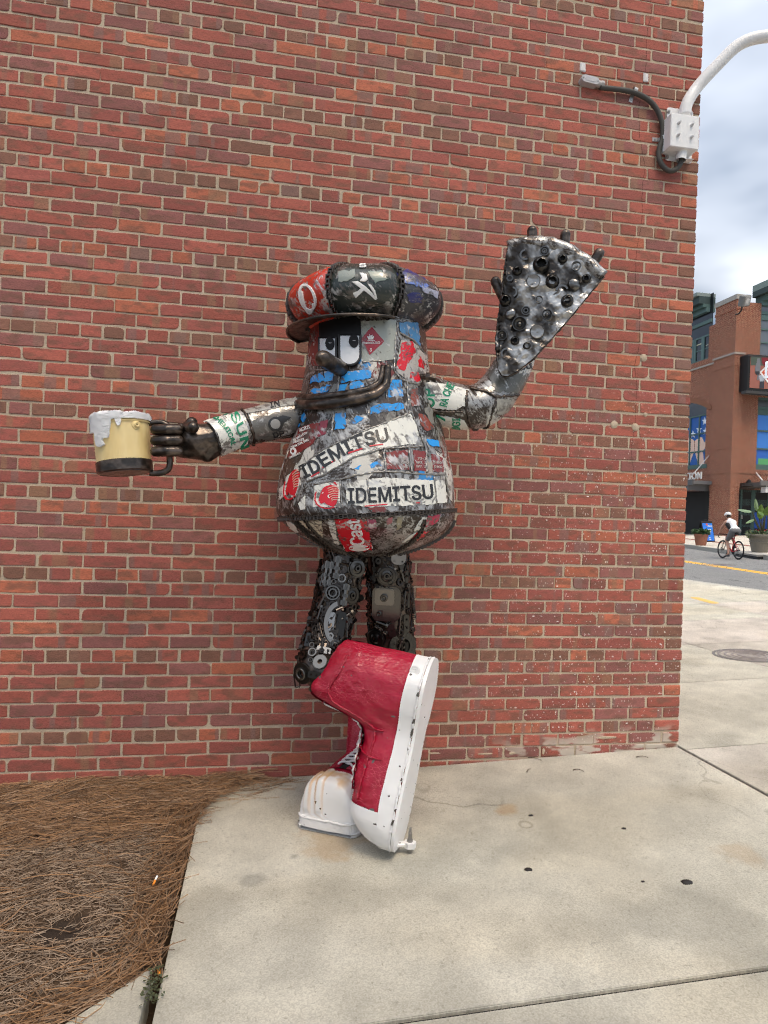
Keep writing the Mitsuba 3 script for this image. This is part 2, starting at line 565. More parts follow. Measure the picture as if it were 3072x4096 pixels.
def steel_col(p, n, uv):
    k = steel_mask(p)
    g = fbm(p.x * 40, p.y * 40, p.z * 40, 3)
    return mix(mix(C3(.018, .014, .012), C3(.075, .056, .044), g), mix(C3(.17, .165, .155), C3(.58, .575, .56), g), k)


def fine_bump(p, n, uv):
    return fbm(p.x * 42, p.y * 42, p.z * 42, 4)


bumped('m_steel', fine_bump, .0035, base_color=mikit.proc(steel_col), roughness=.30, metallic=.55, specular=.5, clearcoat=.5, clearcoat_gloss=.85)


def dark_col(p, n, uv):
    g = fbm(p.x * 34, p.y * 34, p.z * 34, 4)
    return mix(C3(.026, .020, .016), C3(.13, .098, .078), ss(.35, .8, g))


bumped('m_dark_steel', lambda p, n, uv: fbm(p.x * 55, p.y * 55, p.z * 55, 3), .002, base_color=mikit.proc(dark_col), roughness=.27, metallic=.6, specular=.5, clearcoat=.6, clearcoat_gloss=.9)
mat('m_part', base_color=VC, roughness=.20, metallic=.95, specular=.5, clearcoat=.35)
mat('m_chain', base_color=rgb((.085, .073, .065)), roughness=.26, metallic=.85, clearcoat=.4)
bumped('m_weld', lambda p, n, uv: fbm(p.x * 120, p.y * 120, p.z * 120, 3), .003, base_color=rgb((.30, .29, .275)), roughness=.30, metallic=.8, specular=.5, clearcoat=.3)


def wear(p, n, uv):
    a = fbm(p.x * 20 + 3, p.y * 20, p.z * 20, 4)
    w = fbm(p.x * 6, p.y * 6, p.z * 6, 2)
    b = fbm(p.x * 90 + p.z * 50, p.y * 90 - p.z * 50, p.z * 26 + w * 30, 3)
    return ss(.50, .62, a * .55 + b * .45) * .9


def scuff_col(p, n, uv):
    g = fbm(p.x * 44, p.y * 44, p.z * 30, 4)
    a = fbm(p.x * 11 + 7, p.y * 11, p.z * 11, 3)
    return mix(mix(C3(.06, .048, .04), C3(.20, .19, .18), g), C3(.60, .60, .59), ss(.46, .66, a * .5 + g * .5))


scene['m_plate'] = {'type': 'twosided', 'bsdf': {'type': 'blendbsdf', 'weight': mikit.proc(wear),
    'a': {'type': 'principled', 'base_color': VC, 'roughness': .30, 'specular': .5, 'clearcoat': .7, 'clearcoat_gloss': .9},
    'b': {'type': 'principled', 'base_color': mikit.proc(scuff_col), 'roughness': .34, 'metallic': .5, 'clearcoat': .5}}}
mat('m_print', base_color=VC, roughness=.32, specular=.5, clearcoat=.6)


# enamel of the shoes
def red_col(p, n, uv):
    g = fbm(p.x * 9, p.y * 9, p.z * 9, 3)
    c = mix(C3(.25, .002, .015), C3(.40, .004, .032), g)
    a, b, _ = voronoi((p.x + p.y * .6) * 70, p.z * 70)
    c = mix(c, C3(.66, .12, .18), ss(.09, .0, b - a) * ss(.40, .62, fbm(p.x * 7, p.y * 7, p.z * 7 + 4, 3)) * .55)
    chip = nz(p.x * 34, p.y * 34, p.z * 34 + 3)
    return mix(c, C3(.13, .12, .115), ss(.90, .925, chip))


def crackle(p, n, uv):
    q = mi.Point2f(p.x * 1.0 + p.y * .6, p.z)
    a, b, _ = voronoi(q.x * 95, q.y * 95)
    return fbm(p.x * 24, p.y * 24, p.z * 24, 3) * 2.2 + .35 * ss(0, .10, b - a) + .35 * nz(p.x * 240, p.y * 240, p.z * 240)


bumped('m_red', crackle, .0045, base_color=mikit.proc(red_col), roughness=.20, specular=.40, clearcoat=.85, clearcoat_gloss=.95)


def white_col(p, n, uv):
    g = fbm(p.x * 6, p.y * 6, p.z * 6, 3)
    c = mix(C3(.60, .60, .59), C3(.71, .72, .73), g)
    chip = nz(p.x * 46, p.y * 46, p.z * 46 + 3)
    c = mix(c, C3(.05, .045, .04), ss(dr.select((uv.x > 7) & (uv.x < 8.5), .66, .915), dr.select((uv.x > 7) & (uv.x < 8.5), .70, .935), chip))
    # uv.x > 0 on the toe cap only: distance along it, for rust that has run down between the ribs; uv.y lifts towards the rim
    st = ss(.012, .0, dr.abs(uv.x + .050)) + ss(.010, 0, dr.abs(uv.x + .078)) * .8 + ss(.008, 0, dr.abs(uv.x + .016)) * .6 + ss(.012, 0, dr.abs(uv.x + .106)) * .6
    run = st * ss(.12, .55, fbm(p.z * 5, uv.x * 30, 2, 2) + uv.y * .25) * uv.y
    c = mix(c, C3(.50, .29, .11), dr.clip(run * 1.3, 0, 1) * .8)
    c = mix(c, C3(.52, .33, .14), ss(.80, .97, uv.y) * ss(.42, .62, fbm(p.x * 16, p.y * 16, p.z * 16, 3)) * ss(1, .5, uv.x) * .75)
    low = ss(.045, .0, p.z + .205 + .03 * (fbm(p.x * 30, p.y * 30, 2, 2) - .5)) * ss(.01, .05, uv.y)
    return mix(c, C3(.42, .32, .19), low * .55)


bumped('m_white', lambda p, n, uv: fbm(p.x * 26, p.y * 26, p.z * 26, 3) + .25 * nz(p.x * 200, p.y * 200, p.z * 200), .0022, base_color=mikit.proc(white_col), roughness=.32, specular=.5, clearcoat=.5)


def cream_col(p, n, uv):
    g = fbm(p.x * 26, p.y * 26, p.z * 5, 3)
    return mix(C3(.62, .45, .17), C3(.74, .62, .33), g)


bumped('m_cream', lambda p, n, uv: fbm(p.x * 40, p.y * 40, p.z * 22, 3), .0016, base_color=mikit.proc(cream_col), roughness=.34, specular=.5, clearcoat=.4)
bumped('m_foam', lambda p, n, uv: nz(p.x * 230, p.y * 230, p.z * 230) + .8 * nz(p.x * 90, p.y * 90, p.z * 90), .011, base_color=rgb((.78, .80, .82)), roughness=.5, specular=.4)


def cheese_col(p, n, uv):
    g = fbm(p.x * 16 + p.z * 11, p.y * 9, p.z * 5 - p.x * 7, 4)
    return mix(C3(.035, .030, .027), C3(.58, .57, .55), ss(.34, .68, g))


bumped('m_cheese', lambda p, n, uv: fbm(p.x * 15, p.y * 15, p.z * 15, 4), .018, base_color=mikit.proc(cheese_col), roughness=.24, metallic=.75, specular=.5, clearcoat=.4)

# plain tinted materials for small things
mat('m_matt_black', base_color=rgb((.008, .008, .009)), roughness=.45, specular=.25)
mat('m_tint', base_color=VC, roughness=.62, specular=.35)
mat('m_gloss', base_color=VC, roughness=.22, specular=.5, clearcoat=.6)
mat('m_galv', base_color=VC, roughness=.35, metallic=.8)
mat('m_fixture', base_color=VC, roughness=.40, specular=.4, clearcoat=.2)
scene['m_leaf'] = {'type': 'principledthin', 'base_color': VC, 'roughness': .45, 'diff_trans': .5, 'spec_trans': 0.0} if False else {'type': 'twosided', 'bsdf': {'type': 'principled', 'base_color': VC, 'roughness': .45, 'specular': .4}}


def far_brick_col(p, n, uv):
    u = dr.select(dr.abs(n.x) > .5, p.y, p.x)
    row = dr.floor(p.z / .0678)
    s = u / .2145 + .5 * (row - 2 * dr.floor(row / 2))
    fx, fz = s - dr.floor(s), p.z / .0678 - row
    m = ss(0, .02, fx - .035) * ss(0, .02, .965 - fx) * ss(0, .05, fz - .13)
    k = cell_rand(dr.floor(s), row, 3)
    c = mix(C3(.175, .050, .032), C3(.27, .082, .050), k) * (.85 + .3 * fbm(p.x * .4, p.y * .4, p.z * .5, 3))
    return mix(C3(.52, .37, .26), c, m)


mat('m_far_brick', base_color=mikit.proc(far_brick_col), roughness=.9, specular=.2)
mat('m_far_glass', base_color=rgb((.012, .014, .018)), roughness=.06, specular=.8)
bumped('m_stone', lambda p, n, uv: fbm(p.x * 30, p.y * 30, p.z * 30, 3), .01, base_color=VC, roughness=.9, specular=.2)
mat('m_screen', base_color=VC, roughness=.5)

# ------------------------------------------------------------------ ground, pavement, road
def struct(name, mesh, m, **k):
    return put(name, mesh, m, kind='structure', **k)


def sloped(m, dz=0.0):
    v, f = VF(m)
    v = np.array(v)
    v[:, 2] += gz(v[:, 0], v[:, 1]) + dz
    return v, f


def ground_sheet():
    a = np.r_[np.linspace(-400, -60, 8), np.linspace(-40, 80, 31), np.linspace(100, 400, 8)]
    X, Y = np.meshgrid(a, a, indexing='ij')
    z = gz(np.clip(X, -30, 45), np.clip(Y, -30, 60)) - .30
    return np.stack([X, Y, z], -1).reshape(-1, 3), grid_faces(len(a), len(a), False)


struct('ground', ground_sheet(), 'm_asphalt')

labels['pavement'] = {'kind': 'structure'}


def slab(poly, key='pavement__slab', mat_='m_concrete', t=.12, gap=.0025, c=.0028, tone=None):
    p = poly.buffer(-gap, join_style=2)
    m = MM(extr(p, t - c, -t), extr(p.buffer(-c, join_style=2), .04, -.04))
    put(key, sloped(m), mat_, uv=RNG.random(2) if tone is None else tone)


EX = .008                                                   # half width of the wide expansion joints
slab(sbox(-2.69, -1.830, -EX, -.004), tone=(.35, .55))
slab(sbox(-2.69, -4.6, -EX, -1.842), tone=(.4, .5))
cols = [(EX, 2.0), (2.0, 4.2), (4.2, 6.2)]
ys = [-4.6, -1.84, -.06, 1.37, 2.83, 4.3, 5.8, 7.3, 8.8, 10.4, 12.0, 14.0, 17.0, 21.0, 26.0, 33.0]
for x0, x1 in cols:
    for y0, y1 in zip(ys[:-1], ys[1:]):
        slab(sbox(x0, y0, x1, y1), tone=(.5 + .5 * RNG.random(), .35 + .5 * RNG.random()))
slab(Polygon([(-2.722, -1.47), (-2.735, -1.475), (-2.80, -1.545), (-2.92, -1.665), (-3.1, -1.88), (-3.3, -2.3), (-3.4, -4.6), (-2.722, -4.6)]), tone=(.3, .7))
# dark joint filler in the wide joints
struct('joint_filler', MM(sloped(bx(-EX, EX, -4.6, -.004, -.05, -.014)), sloped(bx(-2.69, -EX, -1.848, -1.824, -.05, -.012))), 'm_tint', color=(.028, .027, .025))

RD = -.15                                                   # the road lies a kerb lower than the pavements
KERB = [(13.2, -8.0), (13.5, 10.0), on_ground((3072, 2241), RD)[:2], on_ground((2950, 2222), RD)[:2], on_ground((2839, 2206), RD)[:2], on_ground((2745, 2192), RD)[:2], (24.0, 46.0), (27.0, 70.0)]
KERB = np.array([(float(a), float(b)) for a, b in KERB])
road_poly = Polygon([(6.2, -8), *KERB.tolist(), (6.2, 60)])
struct('road', sloped(extr(road_poly, .06, RD - .06)), 'm_asphalt')
struct('kerb', sloped(bx(6.202, 6.36, -8, 60, -.25, -.003)), 'm_stone', color=(.33, .32, .285))
LINES = []
for dx in (-.13, .05):
    ya_, yb_ = on_ground((3072, 2294), RD)[:2], on_ground((2738, 2245), RD)[:2]
    ll = LineString([ya_ + (ya_ - yb_) * 2.5 + (dx, 0), ya_ + (dx, 0), yb_ + (dx, 0), yb_ + (yb_ - ya_) * 3 + (dx, 0)])
    LINES.append(sloped(extr(ll.buffer(.055, cap_style=2), .004, RD)))
struct('road_marking', MM(*LINES), 'm_tint', color=col(224, 165, 45), label='double yellow centre line along the street')
struct('road_marking', sloped(extr(LineString([on_ground((2780, 2391))[:2], on_ground((2855, 2412))[:2]]).buffer(.07), .004, -.0005)), 'm_tint', color=col(205, 165, 90), label='short faded yellow dash painted on the near pavement')
K = LineString(KERB)
kerb_line = K.buffer(-.22, single_sided=True)
kp = kerb_line
drain_a, drain_b = on_ground((2955, 2224), RD)[:2], on_ground((3046, 2238), RD)[:2]
drain = LineString([drain_a, drain_b]).buffer(.28, cap_style=2)
struct('kerb', sloped(extr(kp.difference(drain), .20, RD - .045)), 'm_stone', color=(.30, .29, .26))
far_poly = Polygon([*(KERB[:, 0] + .18, KERB[:, 1])] and [(x + .2, y) for x, y in KERB.tolist()] + [(80, 70), (80, -8)])
struct('far_pavement', sloped(extr(far_poly, .08, -.08)), 'm_concrete', uv=(.9, .9))
struct('far_pavement', sloped(extr(LineString([(x + 2.2, y) for x, y in KERB.tolist()]).buffer(.18, cap_style=2), .004, .0005)), 'm_tint', color=(.20, .085, .065), label='red brick paving strip in the far pavement')
dk = thing('storm_drain', 'dark storm drain opening in the far kerb behind the bicycle', 'drain')
put(f'{dk}__opening', sloped(extr(LineString([drain_a, drain_b]).buffer(.12, cap_style=2), .09, RD - .01)), 'm_tint', color=(.012, .012, .012))
put(f'{dk}__cover', sloped(extr(LineString([np.array(drain_a) + (.12, 0), np.array(drain_b) + (.12, 0)]).buffer(.26, cap_style=2), .06, -.055)), 'm_stone', color=(.28, .27, .25))


def manhole(o, r, label, key='manhole_cover', dz=0.0):
    k = thing(key, label, 'manhole cover')
    z = gz(o[0], o[1]) + dz
    n = unit([-GA, -GB, 1])
    put(f'{k}__frame', place(revolve([(r * 1.0, -.03), (r * 1.0, .004), (r * 1.10, .004), (r * 1.12, -.03)], 48), (o[0], o[1], z), n), 'm_tint', color=(.15, .14, .135))
    put(f'{k}__lid', place(revolve([(0, .0), (r * .97, .0), (r * .97, -.03)], 48), (o[0], o[1], z), n), 'm_tint', color=(.17, .15, .145))
    for q in (.28, .48, .68, .88):
        put(f'{k}__ring', place(revolve([(r * q, 0), (r * q, .005), (r * (q + .06), .005), (r * (q + .06), 0)], 48), (o[0], o[1], z), n), 'm_tint', color=(.22, .195, .19))


o = on_ground((2995, 2622))
manhole(o, .29, 'round iron manhole cover with concentric rings in the pavement right of the corner')
o = on_ground((2873, 2260), RD)
manhole(o, .42, 'dark manhole cover in the road beside the yellow line', dz=RD)

# planting bed with pine straw
BED = Polygon([(-7.5, -.002), (-2.70, -.002), (-2.705, -1.47), (-2.74, -1.50), (-2.81, -1.57), (-2.93, -1.69), (-3.11, -1.90), (-3.31, -2.32), (-3.41, -4.6), (-7.5, -4.6)])


PATH = Polygon([(-2.722, -1.49), (-2.80, -1.565), (-2.92, -1.685), (-3.1, -1.90), (-3.3, -2.32), (-3.4, -4.6), (-2.722, -4.6)])


def bed_z(x, y):
    q = np.stack([x * 3.0, y * 3.0, x * 0], -1)
    edge = np.clip(np.minimum(-2.70 - x, 1.0) / .12, 0, 1)
    pit = np.exp(-(((x + 3.05) / .09) ** 2 + ((y + 1.23) / .08) ** 2)) * .02 + np.exp(-(((x + 2.86) / .1) ** 2 + ((y + .38) / .07) ** 2)) * .012
    return gz(x, y) - .012 + edge * .014 + .03 * (meshkit.fbm(q, 3, 4) - .5) + .05 * np.clip((y + .35) / .35, 0, 1) * np.clip((-2.3 - x), .3, 1) - pit


gx, gy = np.meshgrid(np.linspace(-7.5, -2.70, 150), np.linspace(-4.6, -.002, 140), indexing='ij')
struct('planting_bed', (np.stack([gx, gy, np.where(contains_xy(BED, gx.ravel(), gy.ravel()).reshape(gx.shape), bed_z(gx, gy), bed_z(gx, gy) - .10)], -1).reshape(-1, 3), grid_faces(150, 140, False)), 'm_soil', smooth=True)


SPILL = Polygon([(-2.75, -.002), (-2.36, -.002), (-2.44, -.035), (-2.53, -.10), (-2.60, -.19), (-2.655, -.32), (-2.70, -.50), (-2.75, -.5)])


def needles(n, fresh_, rng):
    x = rng.uniform(-5.6, -2.38, n * 5)
    y = -np.abs(rng.uniform(-3.0, 0.0, n * 5))
    ok = contains_xy(BED.buffer(.012), x, y) | contains_xy(SPILL, x, y)
    d_edge = np.abs(x + 2.70)
    wall_w = np.clip((y + .62) / .32, 0, 1)
    edge_w = np.clip(1 - d_edge / .16, 0, 1) * (y > -1.55)
    curve_w = np.clip(1 - np.abs((y + 1.50) - (x + 2.74) * .95) / .22, 0, 1)
    rim = np.maximum(np.maximum(wall_w, edge_w), curve_w)
    pit = np.exp(-(((x + 3.05) / .085) ** 2 + ((y + 1.23) / .075) ** 2)) + .7 * np.exp(-(((x + 2.86) / .08) ** 2 + ((y + .38) / .06) ** 2))
    dens = (.03 + .97 * rim) if fresh_ else np.clip(1.05 - .95 * rim, .05, 1)
    dens = dens * np.clip(1 - 1.15 * pit, 0, 1) * np.where((x < -4.3) | (y < -2.0), .5, 1)
    ok &= rng.random(n * 5) < dens
    x, y = x[ok][:n], y[ok][:n]
    n = len(x)
    L = rng.uniform(.09, .21, n) if fresh_ else rng.uniform(.018, .075, n)
    near_edge = (np.abs(x + 2.70) < .16) & (y < -.3)
    a = np.where(rng.random(n) < .6, rng.normal(.12, .42, n), rng.uniform(-np.pi, np.pi, n)) if fresh_ else rng.uniform(-np.pi, np.pi, n)
    a = np.where(near_edge & (rng.random(n) < .7), rng.normal(np.pi / 2 - .25, .35, n), a)
    bend = rng.normal(0, .35, n)
    t = np.linspace(-.5, .5, 4)
    X = x[:, None] + L[:, None] * (np.cos(a)[:, None] * t - np.sin(a)[:, None] * bend[:, None] * t * t)
    Y = y[:, None] + L[:, None] * (np.sin(a)[:, None] * t + np.cos(a)[:, None] * bend[:, None] * t * t)
    Y = np.minimum(Y, -.006)
    lift = (rng.uniform(.001, .022, n) + .018 * np.clip((y + .45) / .45, 0, 1) * rng.random(n)) if fresh_ else rng.uniform(.0, .010, n)
    over = (X > -2.682).any(1) & ~contains_xy(SPILL.buffer(.03), x, y) & (rng.random(n) < .93)
    on_path = contains_xy(PATH, X.ravel(), Y.ravel()).reshape(X.shape).any(1)
    over |= on_path & (rng.random(n) < .88)
    Z = np.maximum(bed_z(X, Y), np.where(X > -2.70, gz(X, Y) + .001, -9)) + lift[:, None] + rng.normal(0, .006 if fresh_ else .002, (n, 1)) * t * 2
    Z = np.where(X > -2.69, np.maximum(Z, gz(X, Y) + .002 + (lift[:, None] * 1.6 if fresh_ else 0)), Z)
    return np.stack([X, Y, Z], -1)[~over]


def ribbons(P, r, uv):
    n, k, _ = P.shape
    t = np.gradient(P, axis=1)
    t /= np.linalg.norm(t, axis=2, keepdims=True) + 1e-9
    A = np.cross(t, [0, 0, 1.0]); A /= np.linalg.norm(A, axis=2, keepdims=True) + 1e-9
    B = np.cross(A, t)
    a = np.array([np.pi / 2, np.pi * 7 / 6, np.pi * 11 / 6])
    rr = np.asarray(r, float)[:, None, None, None]
    v = P[:, :, None] + rr * (np.cos(a)[None, None, :, None] * A[:, :, None] + np.sin(a)[None, None, :, None] * B[:, :, None])
    g = grid_faces(k, 3)
    f = (g[None] + (np.arange(n) * k * 3)[:, None, None]).reshape(-1, 3)
    return v.reshape(-1, 3), f, np.repeat(uv, k * 3, axis=0)


_r3 = np.random.default_rng(5)
N1, N2 = needles(15000, True, _r3), needles(30000, False, _r3)
# strays lying out on the concrete by the wall
S = 170
sx, sy = _r3.normal(-2.52, .17, S), -np.abs(_r3.normal(0, .10, S)) - .01
sa, sl = _r3.normal(.1, .5, S), _r3.uniform(.07, .19, S)
tt = np.linspace(-.5, .5, 4)
SX, SY = sx[:, None] + sl[:, None] * np.cos(sa)[:, None] * tt, np.minimum(sy[:, None] + sl[:, None] * (np.sin(sa)[:, None] * tt + .5 * tt * tt), -.006)
N3 = np.stack([SX, SY, gz(SX, SY) + .002 + _r3.uniform(0, .03, (S, 1)) * np.clip(1 - np.abs(sx[:, None] + 2.65) * 3, .1, 1)], -1)
allP = [ribbons(N1, _r3.uniform(.0009, .0016, len(N1)), np.stack([_r3.random(len(N1)) ** 2 * .6, _r3.random(len(N1)) ** 1.2], 1)),
        ribbons(N2, _r3.uniform(.0008, .0014, len(N2)), np.stack([.55 + .45 * _r3.random(len(N2)), _r3.random(len(N2))], 1)),
        ribbons(N3, _r3.uniform(.0008, .0012, len(N3)), np.stack([_r3.random(len(N3)) * .4, _r3.random(len(N3))], 1))]
sv, sf, off_ = [], [], 0
for v, f, u in allP:
    sv.append(v); sf.append(f + off_); off_ += len(v)
put('pine_straw', (np.vstack(sv), np.vstack(sf)), 'm_straw', uv=np.vstack([u for _, _, u in allP]), kind='stuff', label='brown pine straw mulch covering the planting bed')
labels['pine_straw']['category'] = 'mulch'

# ------------------------------------------------------------------ the brick wall
S_, C_, J_ = .2145, .0680578, .0106
WALL = thing('brick_wall', 'red brick corner wall of a building, in common bond with rows of dark headers', 'wall')
_rb = np.random.default_rng(21)


def brick(s0, s1, z0, z1, frame, rng, depth=.05):
    """A brick in wall coordinates (s along the wall, z up, d out of the wall): worn outline, softened arris."""
    w, h = s1 - s0, z1 - z0
    c = np.clip(rng.normal(.0035, .0016, 4), .0012, .009)
    chip = rng.random(4) < .13
    c = np.where(chip, c + rng.uniform(.006, .018, 4), c)
    out = []
    for (cx, cz, sx, sz), k in zip(((s0, z0, 1, 1), (s1, z0, -1, 1), (s1, z1, -1, -1), (s0, z1, 1, -1)), c):
        a, b = (cx + sx * k, cz), (cx, cz + sz * k)
        m = (cx + sx * k * .3, cz + sz * k * .3)
        seq = [b, m, a] if sx * sz > 0 else [a, m, b]
        out += seq
        if sx * sz > 0 and w > .12:
            e = 1 if cz == z0 else -1
            for q in (.33, .66):
                out.append((cx + sx * w * q, cz + rng.normal(0, .0009)))
    P = np.array(out)
    P = P + rng.normal(0, .0009, P.shape)
    ctr = P.mean(0)
    tilt = rng.normal(0, .006)
    P = ctr + (P - ctr) @ np.array([[1, tilt], [-tilt, 1]])
    proud = np.clip(rng.normal(0, .0010), -.0015, .002)
    n = len(P)
    inner = ctr + (P - ctr) * (1 - .0050 / np.array([w, h]))
    v = np.vstack([np.c_[inner, np.full(n, proud)], np.c_[P, np.full(n, proud - .0022)], np.c_[P, np.full(n, -depth)], [[ctr[0], ctr[1], proud + rng.normal(0, .0004)]]])
    i = np.arange(n); j = (i + 1) % n
    f = np.vstack([np.stack([j * 0 + 3 * n, i, j], 1), np.stack([i, i + n, j + n], 1), np.stack([i, j + n, j], 1), np.stack([i + n, i + 2 * n, j + 2 * n], 1), np.stack([i + n, j + 2 * n, j + n], 1)])
    return frame(v), f


def front(v):                                              # s runs to the right along x, d towards the viewer (-y)
    return np.stack([v[:, 0], -v[:, 2], v[:, 1]], 1)


def side(v):                                               # the return wall: s runs along +y, d towards +x
    return np.stack([v[:, 2], v[:, 0], v[:, 1]], 1)


ZLO, ZHI, XLO, YHI = -6, 92, -6.9, 5.2
faces_, rest_ = [], []
for row in range(ZLO, ZHI):
    z0 = (row - .5) * C_ + J_ / 2
    z1 = (row + .5) * C_ - J_ / 2
    k = row % 6
    start = .75 if k == 0 else (.5 if k % 2 else 1.0)
    step = .5 if k == 0 else 1.0
    lay = _rb.normal(0, .0012)
    u = start
    while -u * S_ > XLO:
        a, b = -(u + step) * S_ + J_ / 2 + _rb.normal(0, .0018), -u * S_ - J_ / 2 + _rb.normal(0, .0018)
        dark = .86 + .14 * _rb.random() if (k == 0 and _rb.random() < .5) else _rb.random()
        if k != 0 and dark > .86 and _rb.random() < .85: dark = _rb.random() * .78
        
        m = brick(a, b, z0 + lay + _rb.normal(0, .0006), z1 + lay + _rb.normal(0, .0006), front, _rb)
        faces_.append((m, (dark, _rb.random()), ((a + b) / 2, z0 * .5 + z1 * .5, (b - a))))
        u += step
    # corner brick: one piece seen from both sides
    cl = start * S_ - J_ / 2
    dp = (.5 if k in (0, 2, 4) else 1.0) * S_ - J_ / 2
    px_, nx_ = abs(_rb.normal(.0, .0012)), -abs(_rb.normal(0, .0012)) - .0008
    m = rbox(cl, dp, z1 - z0, .0045)
    v = m[0] + [-cl / 2 + px_, dp / 2 + nx_, (z0 + z1) / 2 + lay]
    v = v + (meshkit.noise(v[:, None, :] * 45 + np.arange(3)[None, :, None] * 5.0, 6) - .5) * .004
    faces_.append(((v, m[1]), (_rb.random() if _rb.random() < .6 else .8 + .2 * _rb.random(), _rb.random()), (-cl / 2, z0 * .5 + z1 * .5, cl)))
    s = (.5 if k in (0, 2, 4) else 1.0)
    while s * S_ < YHI:
        st = .5 if k == 0 else 1.0
        m = brick(s * S_ + J_ / 2, (s + st) * S_ - J_ / 2, z0, z1, side, _rb)
        rest_.append((m, (_rb.random(), _rb.random())))
        s += st
# the 300 that show largest are parts of their own, the rest one part
vis = []
for i, (m, uv, (cx, cz, w)) in enumerate(faces_):
    x, y, d = pix((cx, 0, cz))
    hid = (1130 < x < 1780 and 1060 < y < 2200) or (1260 < x < 1720 and 2200 < y < 3100) or (400 < x < 1200 and 1650 < y < 1900 and x > 640) or (2060 < x < 2380 and 1000 < y < 1500)
    onscreen = 30 < x < 3042 and 30 < y < 4066 and cz > gz(cx, 0) + .03
    vis.append((w / d if onscreen and not hid else 0.0))
top = set(np.argsort(vis)[::-1][:300].tolist())
rv, rf, ru, n_ = [], [], [], 0
for i, (m, uv, _) in enumerate(faces_):
    if i in top:
        put(f'{WALL}__brick', m, 'm_brick', uv=uv)
    else:
        rest_.append((m, uv))
for (v, f), uv in rest_:
    rv.append(v); rf.append(f + n_); ru.append(np.tile(uv, (len(v), 1))); n_ += len(v)
put(f'{WALL}__brickwork', (np.vstack(rv), np.vstack(rf)), 'm_brick', uv=np.vstack(ru), kind='stuff')


def mortar_face(a0, a1, z0, z1, fr, na, nzz):
    A, Z = np.meshgrid(np.linspace(a0, a1, na), np.linspace(z0, z1, nzz), indexing='ij')
    d = -.0040 + .0020 * (meshkit.fbm(np.stack([A * 40, Z * 40, A * 0], -1), 3, 2) - .5)
    v = np.stack([A, Z, d], -1).reshape(-1, 3)
    return fr(v), grid_faces(na, nzz, False)


put(f'{WALL}__mortar', MM(mortar_face(XLO, -.0052, -.6, ZHI * C_ - C_ / 2, front, 260, 240), mortar_face(.0052, YHI, -.6, ZHI * C_ - C_ / 2, side, 120, 160),
                         bx(XLO, -.01, .02, YHI, -.6, ZHI * C_ - C_ / 2 - .01)), 'm_mortar', smooth=False)
# repairs: blobs of cement and filled holes
c5, c4r = crop(2048, 1365, 1.6201), crop(2048, 0, 1.6201)
for (x, y), r in (((852, 108), 14), ((866, 475), 8), ((662, 540), 14), ((800, 556), 13)):
    o = on_y(c5(x, y), 0)
    m = rough(revolve([(0, .007), (.014, .006), (.022, .002), (.026, -.006)], 16), .006, 70, int(x))
    put(f'{WALL}__patch', place((m[0] * r / 14, m[1]), o, (0, -1, 0)), 'm_mortar')
for (x, y) in ((457, 436), (868, 505)):
    o = on_y(c4r(x, y), 0)
    m = rough(rbox(.032, .05, .012, .004), .008, 60, int(x))
    put(f'{WALL}__patch', place(m, o, (0, -1, 0), (1, 0, 0)), 'm_tint', color=(.62, .61, .60))
# mortar smears on the lowest courses
for x, y, w, h in ((300, 1165, .09, .012), (560, 1168, .13, .014), (700, 1165, .05, .02), (860, 1155, .02, .045), (1180, 1085, .16, .02)):
    o = on_y(crop(1500, 2100, 1.2762)(x, y), 0)
    m = rough(revolve([(0, .003), (.5, .0025), (.8, .001), (1, -.006)], 18), .0, 1)
    v = m[0] * [w / 2, h / 2, 1]
    v[:, 0] += (meshkit.noise(v * [60, 90, 1] + 3, 2) - .5) * w * .3
    put(f'{WALL}__patch', place((v, m[1]), o, (0, -1, 0), (1, 0, 0)), 'm_mortar')

# ------------------------------------------------------------------ the scrap-metal figure
FIG = thing('metal_figure', 'welded scrap metal figure with puffy cap and red sneakers standing before the brick wall', 'sculpture')
C1, C2, C3_, C4, C5, C6 = crop(1100, 1000, 2.074), crop(1050, 1600, 2.074), crop(350, 1500, 1.843), crop(1650, 880, 2.074), crop(1150, 2150, 2.765), crop(1150, 2540, 2.458)
BY = -.46
BZ = np.array([.972, .976, .985, 1.010, 1.045, 1.084, 1.13, 1.175, 1.225, 1.333, 1.44, 1.54, 1.66, 1.75, 1.845, 2.06, 2.20])
BR = np.array([.0, .06, .115, .205, .285, .350, .398, .416, .413, .404, .380, .350, .323, .307, .291, .268, .262])
BXC = np.array([-1.955, -1.955, -1.955, -1.956, -1.955, -1.955, -1.963, -1.968, -1.970, -1.966, -1.963, -1.964, -1.970, -1.974, -1.979, -1.990, -2.00])
from scipy.interpolate import PchipInterpolator
_br, _bc = PchipInterpolator(BZ, BR), PchipInterpolator(BZ, BXC)


def body_r(z): return _br(np.clip(z, BZ[0], BZ[-1]))
def body_c(z): return _bc(np.clip(z, BZ[0], BZ[-1]))


def F_body(p):
    z = p[..., 2]
    th = np.arctan2(p[..., 1] - BY, p[..., 0] - body_c(z))
    dent = (meshkit.noise(np.stack([np.cos(th) * 3.2, np.sin(th) * 3.2, z * 7.0], -1), 4) - .5) * .008
    return np.hypot(p[..., 0] - body_c(z), p[..., 1] - BY) - body_r(z) - dent + np.maximum(z - 2.2, 0) * 5 + np.maximum(.972 - z, 0) * 5


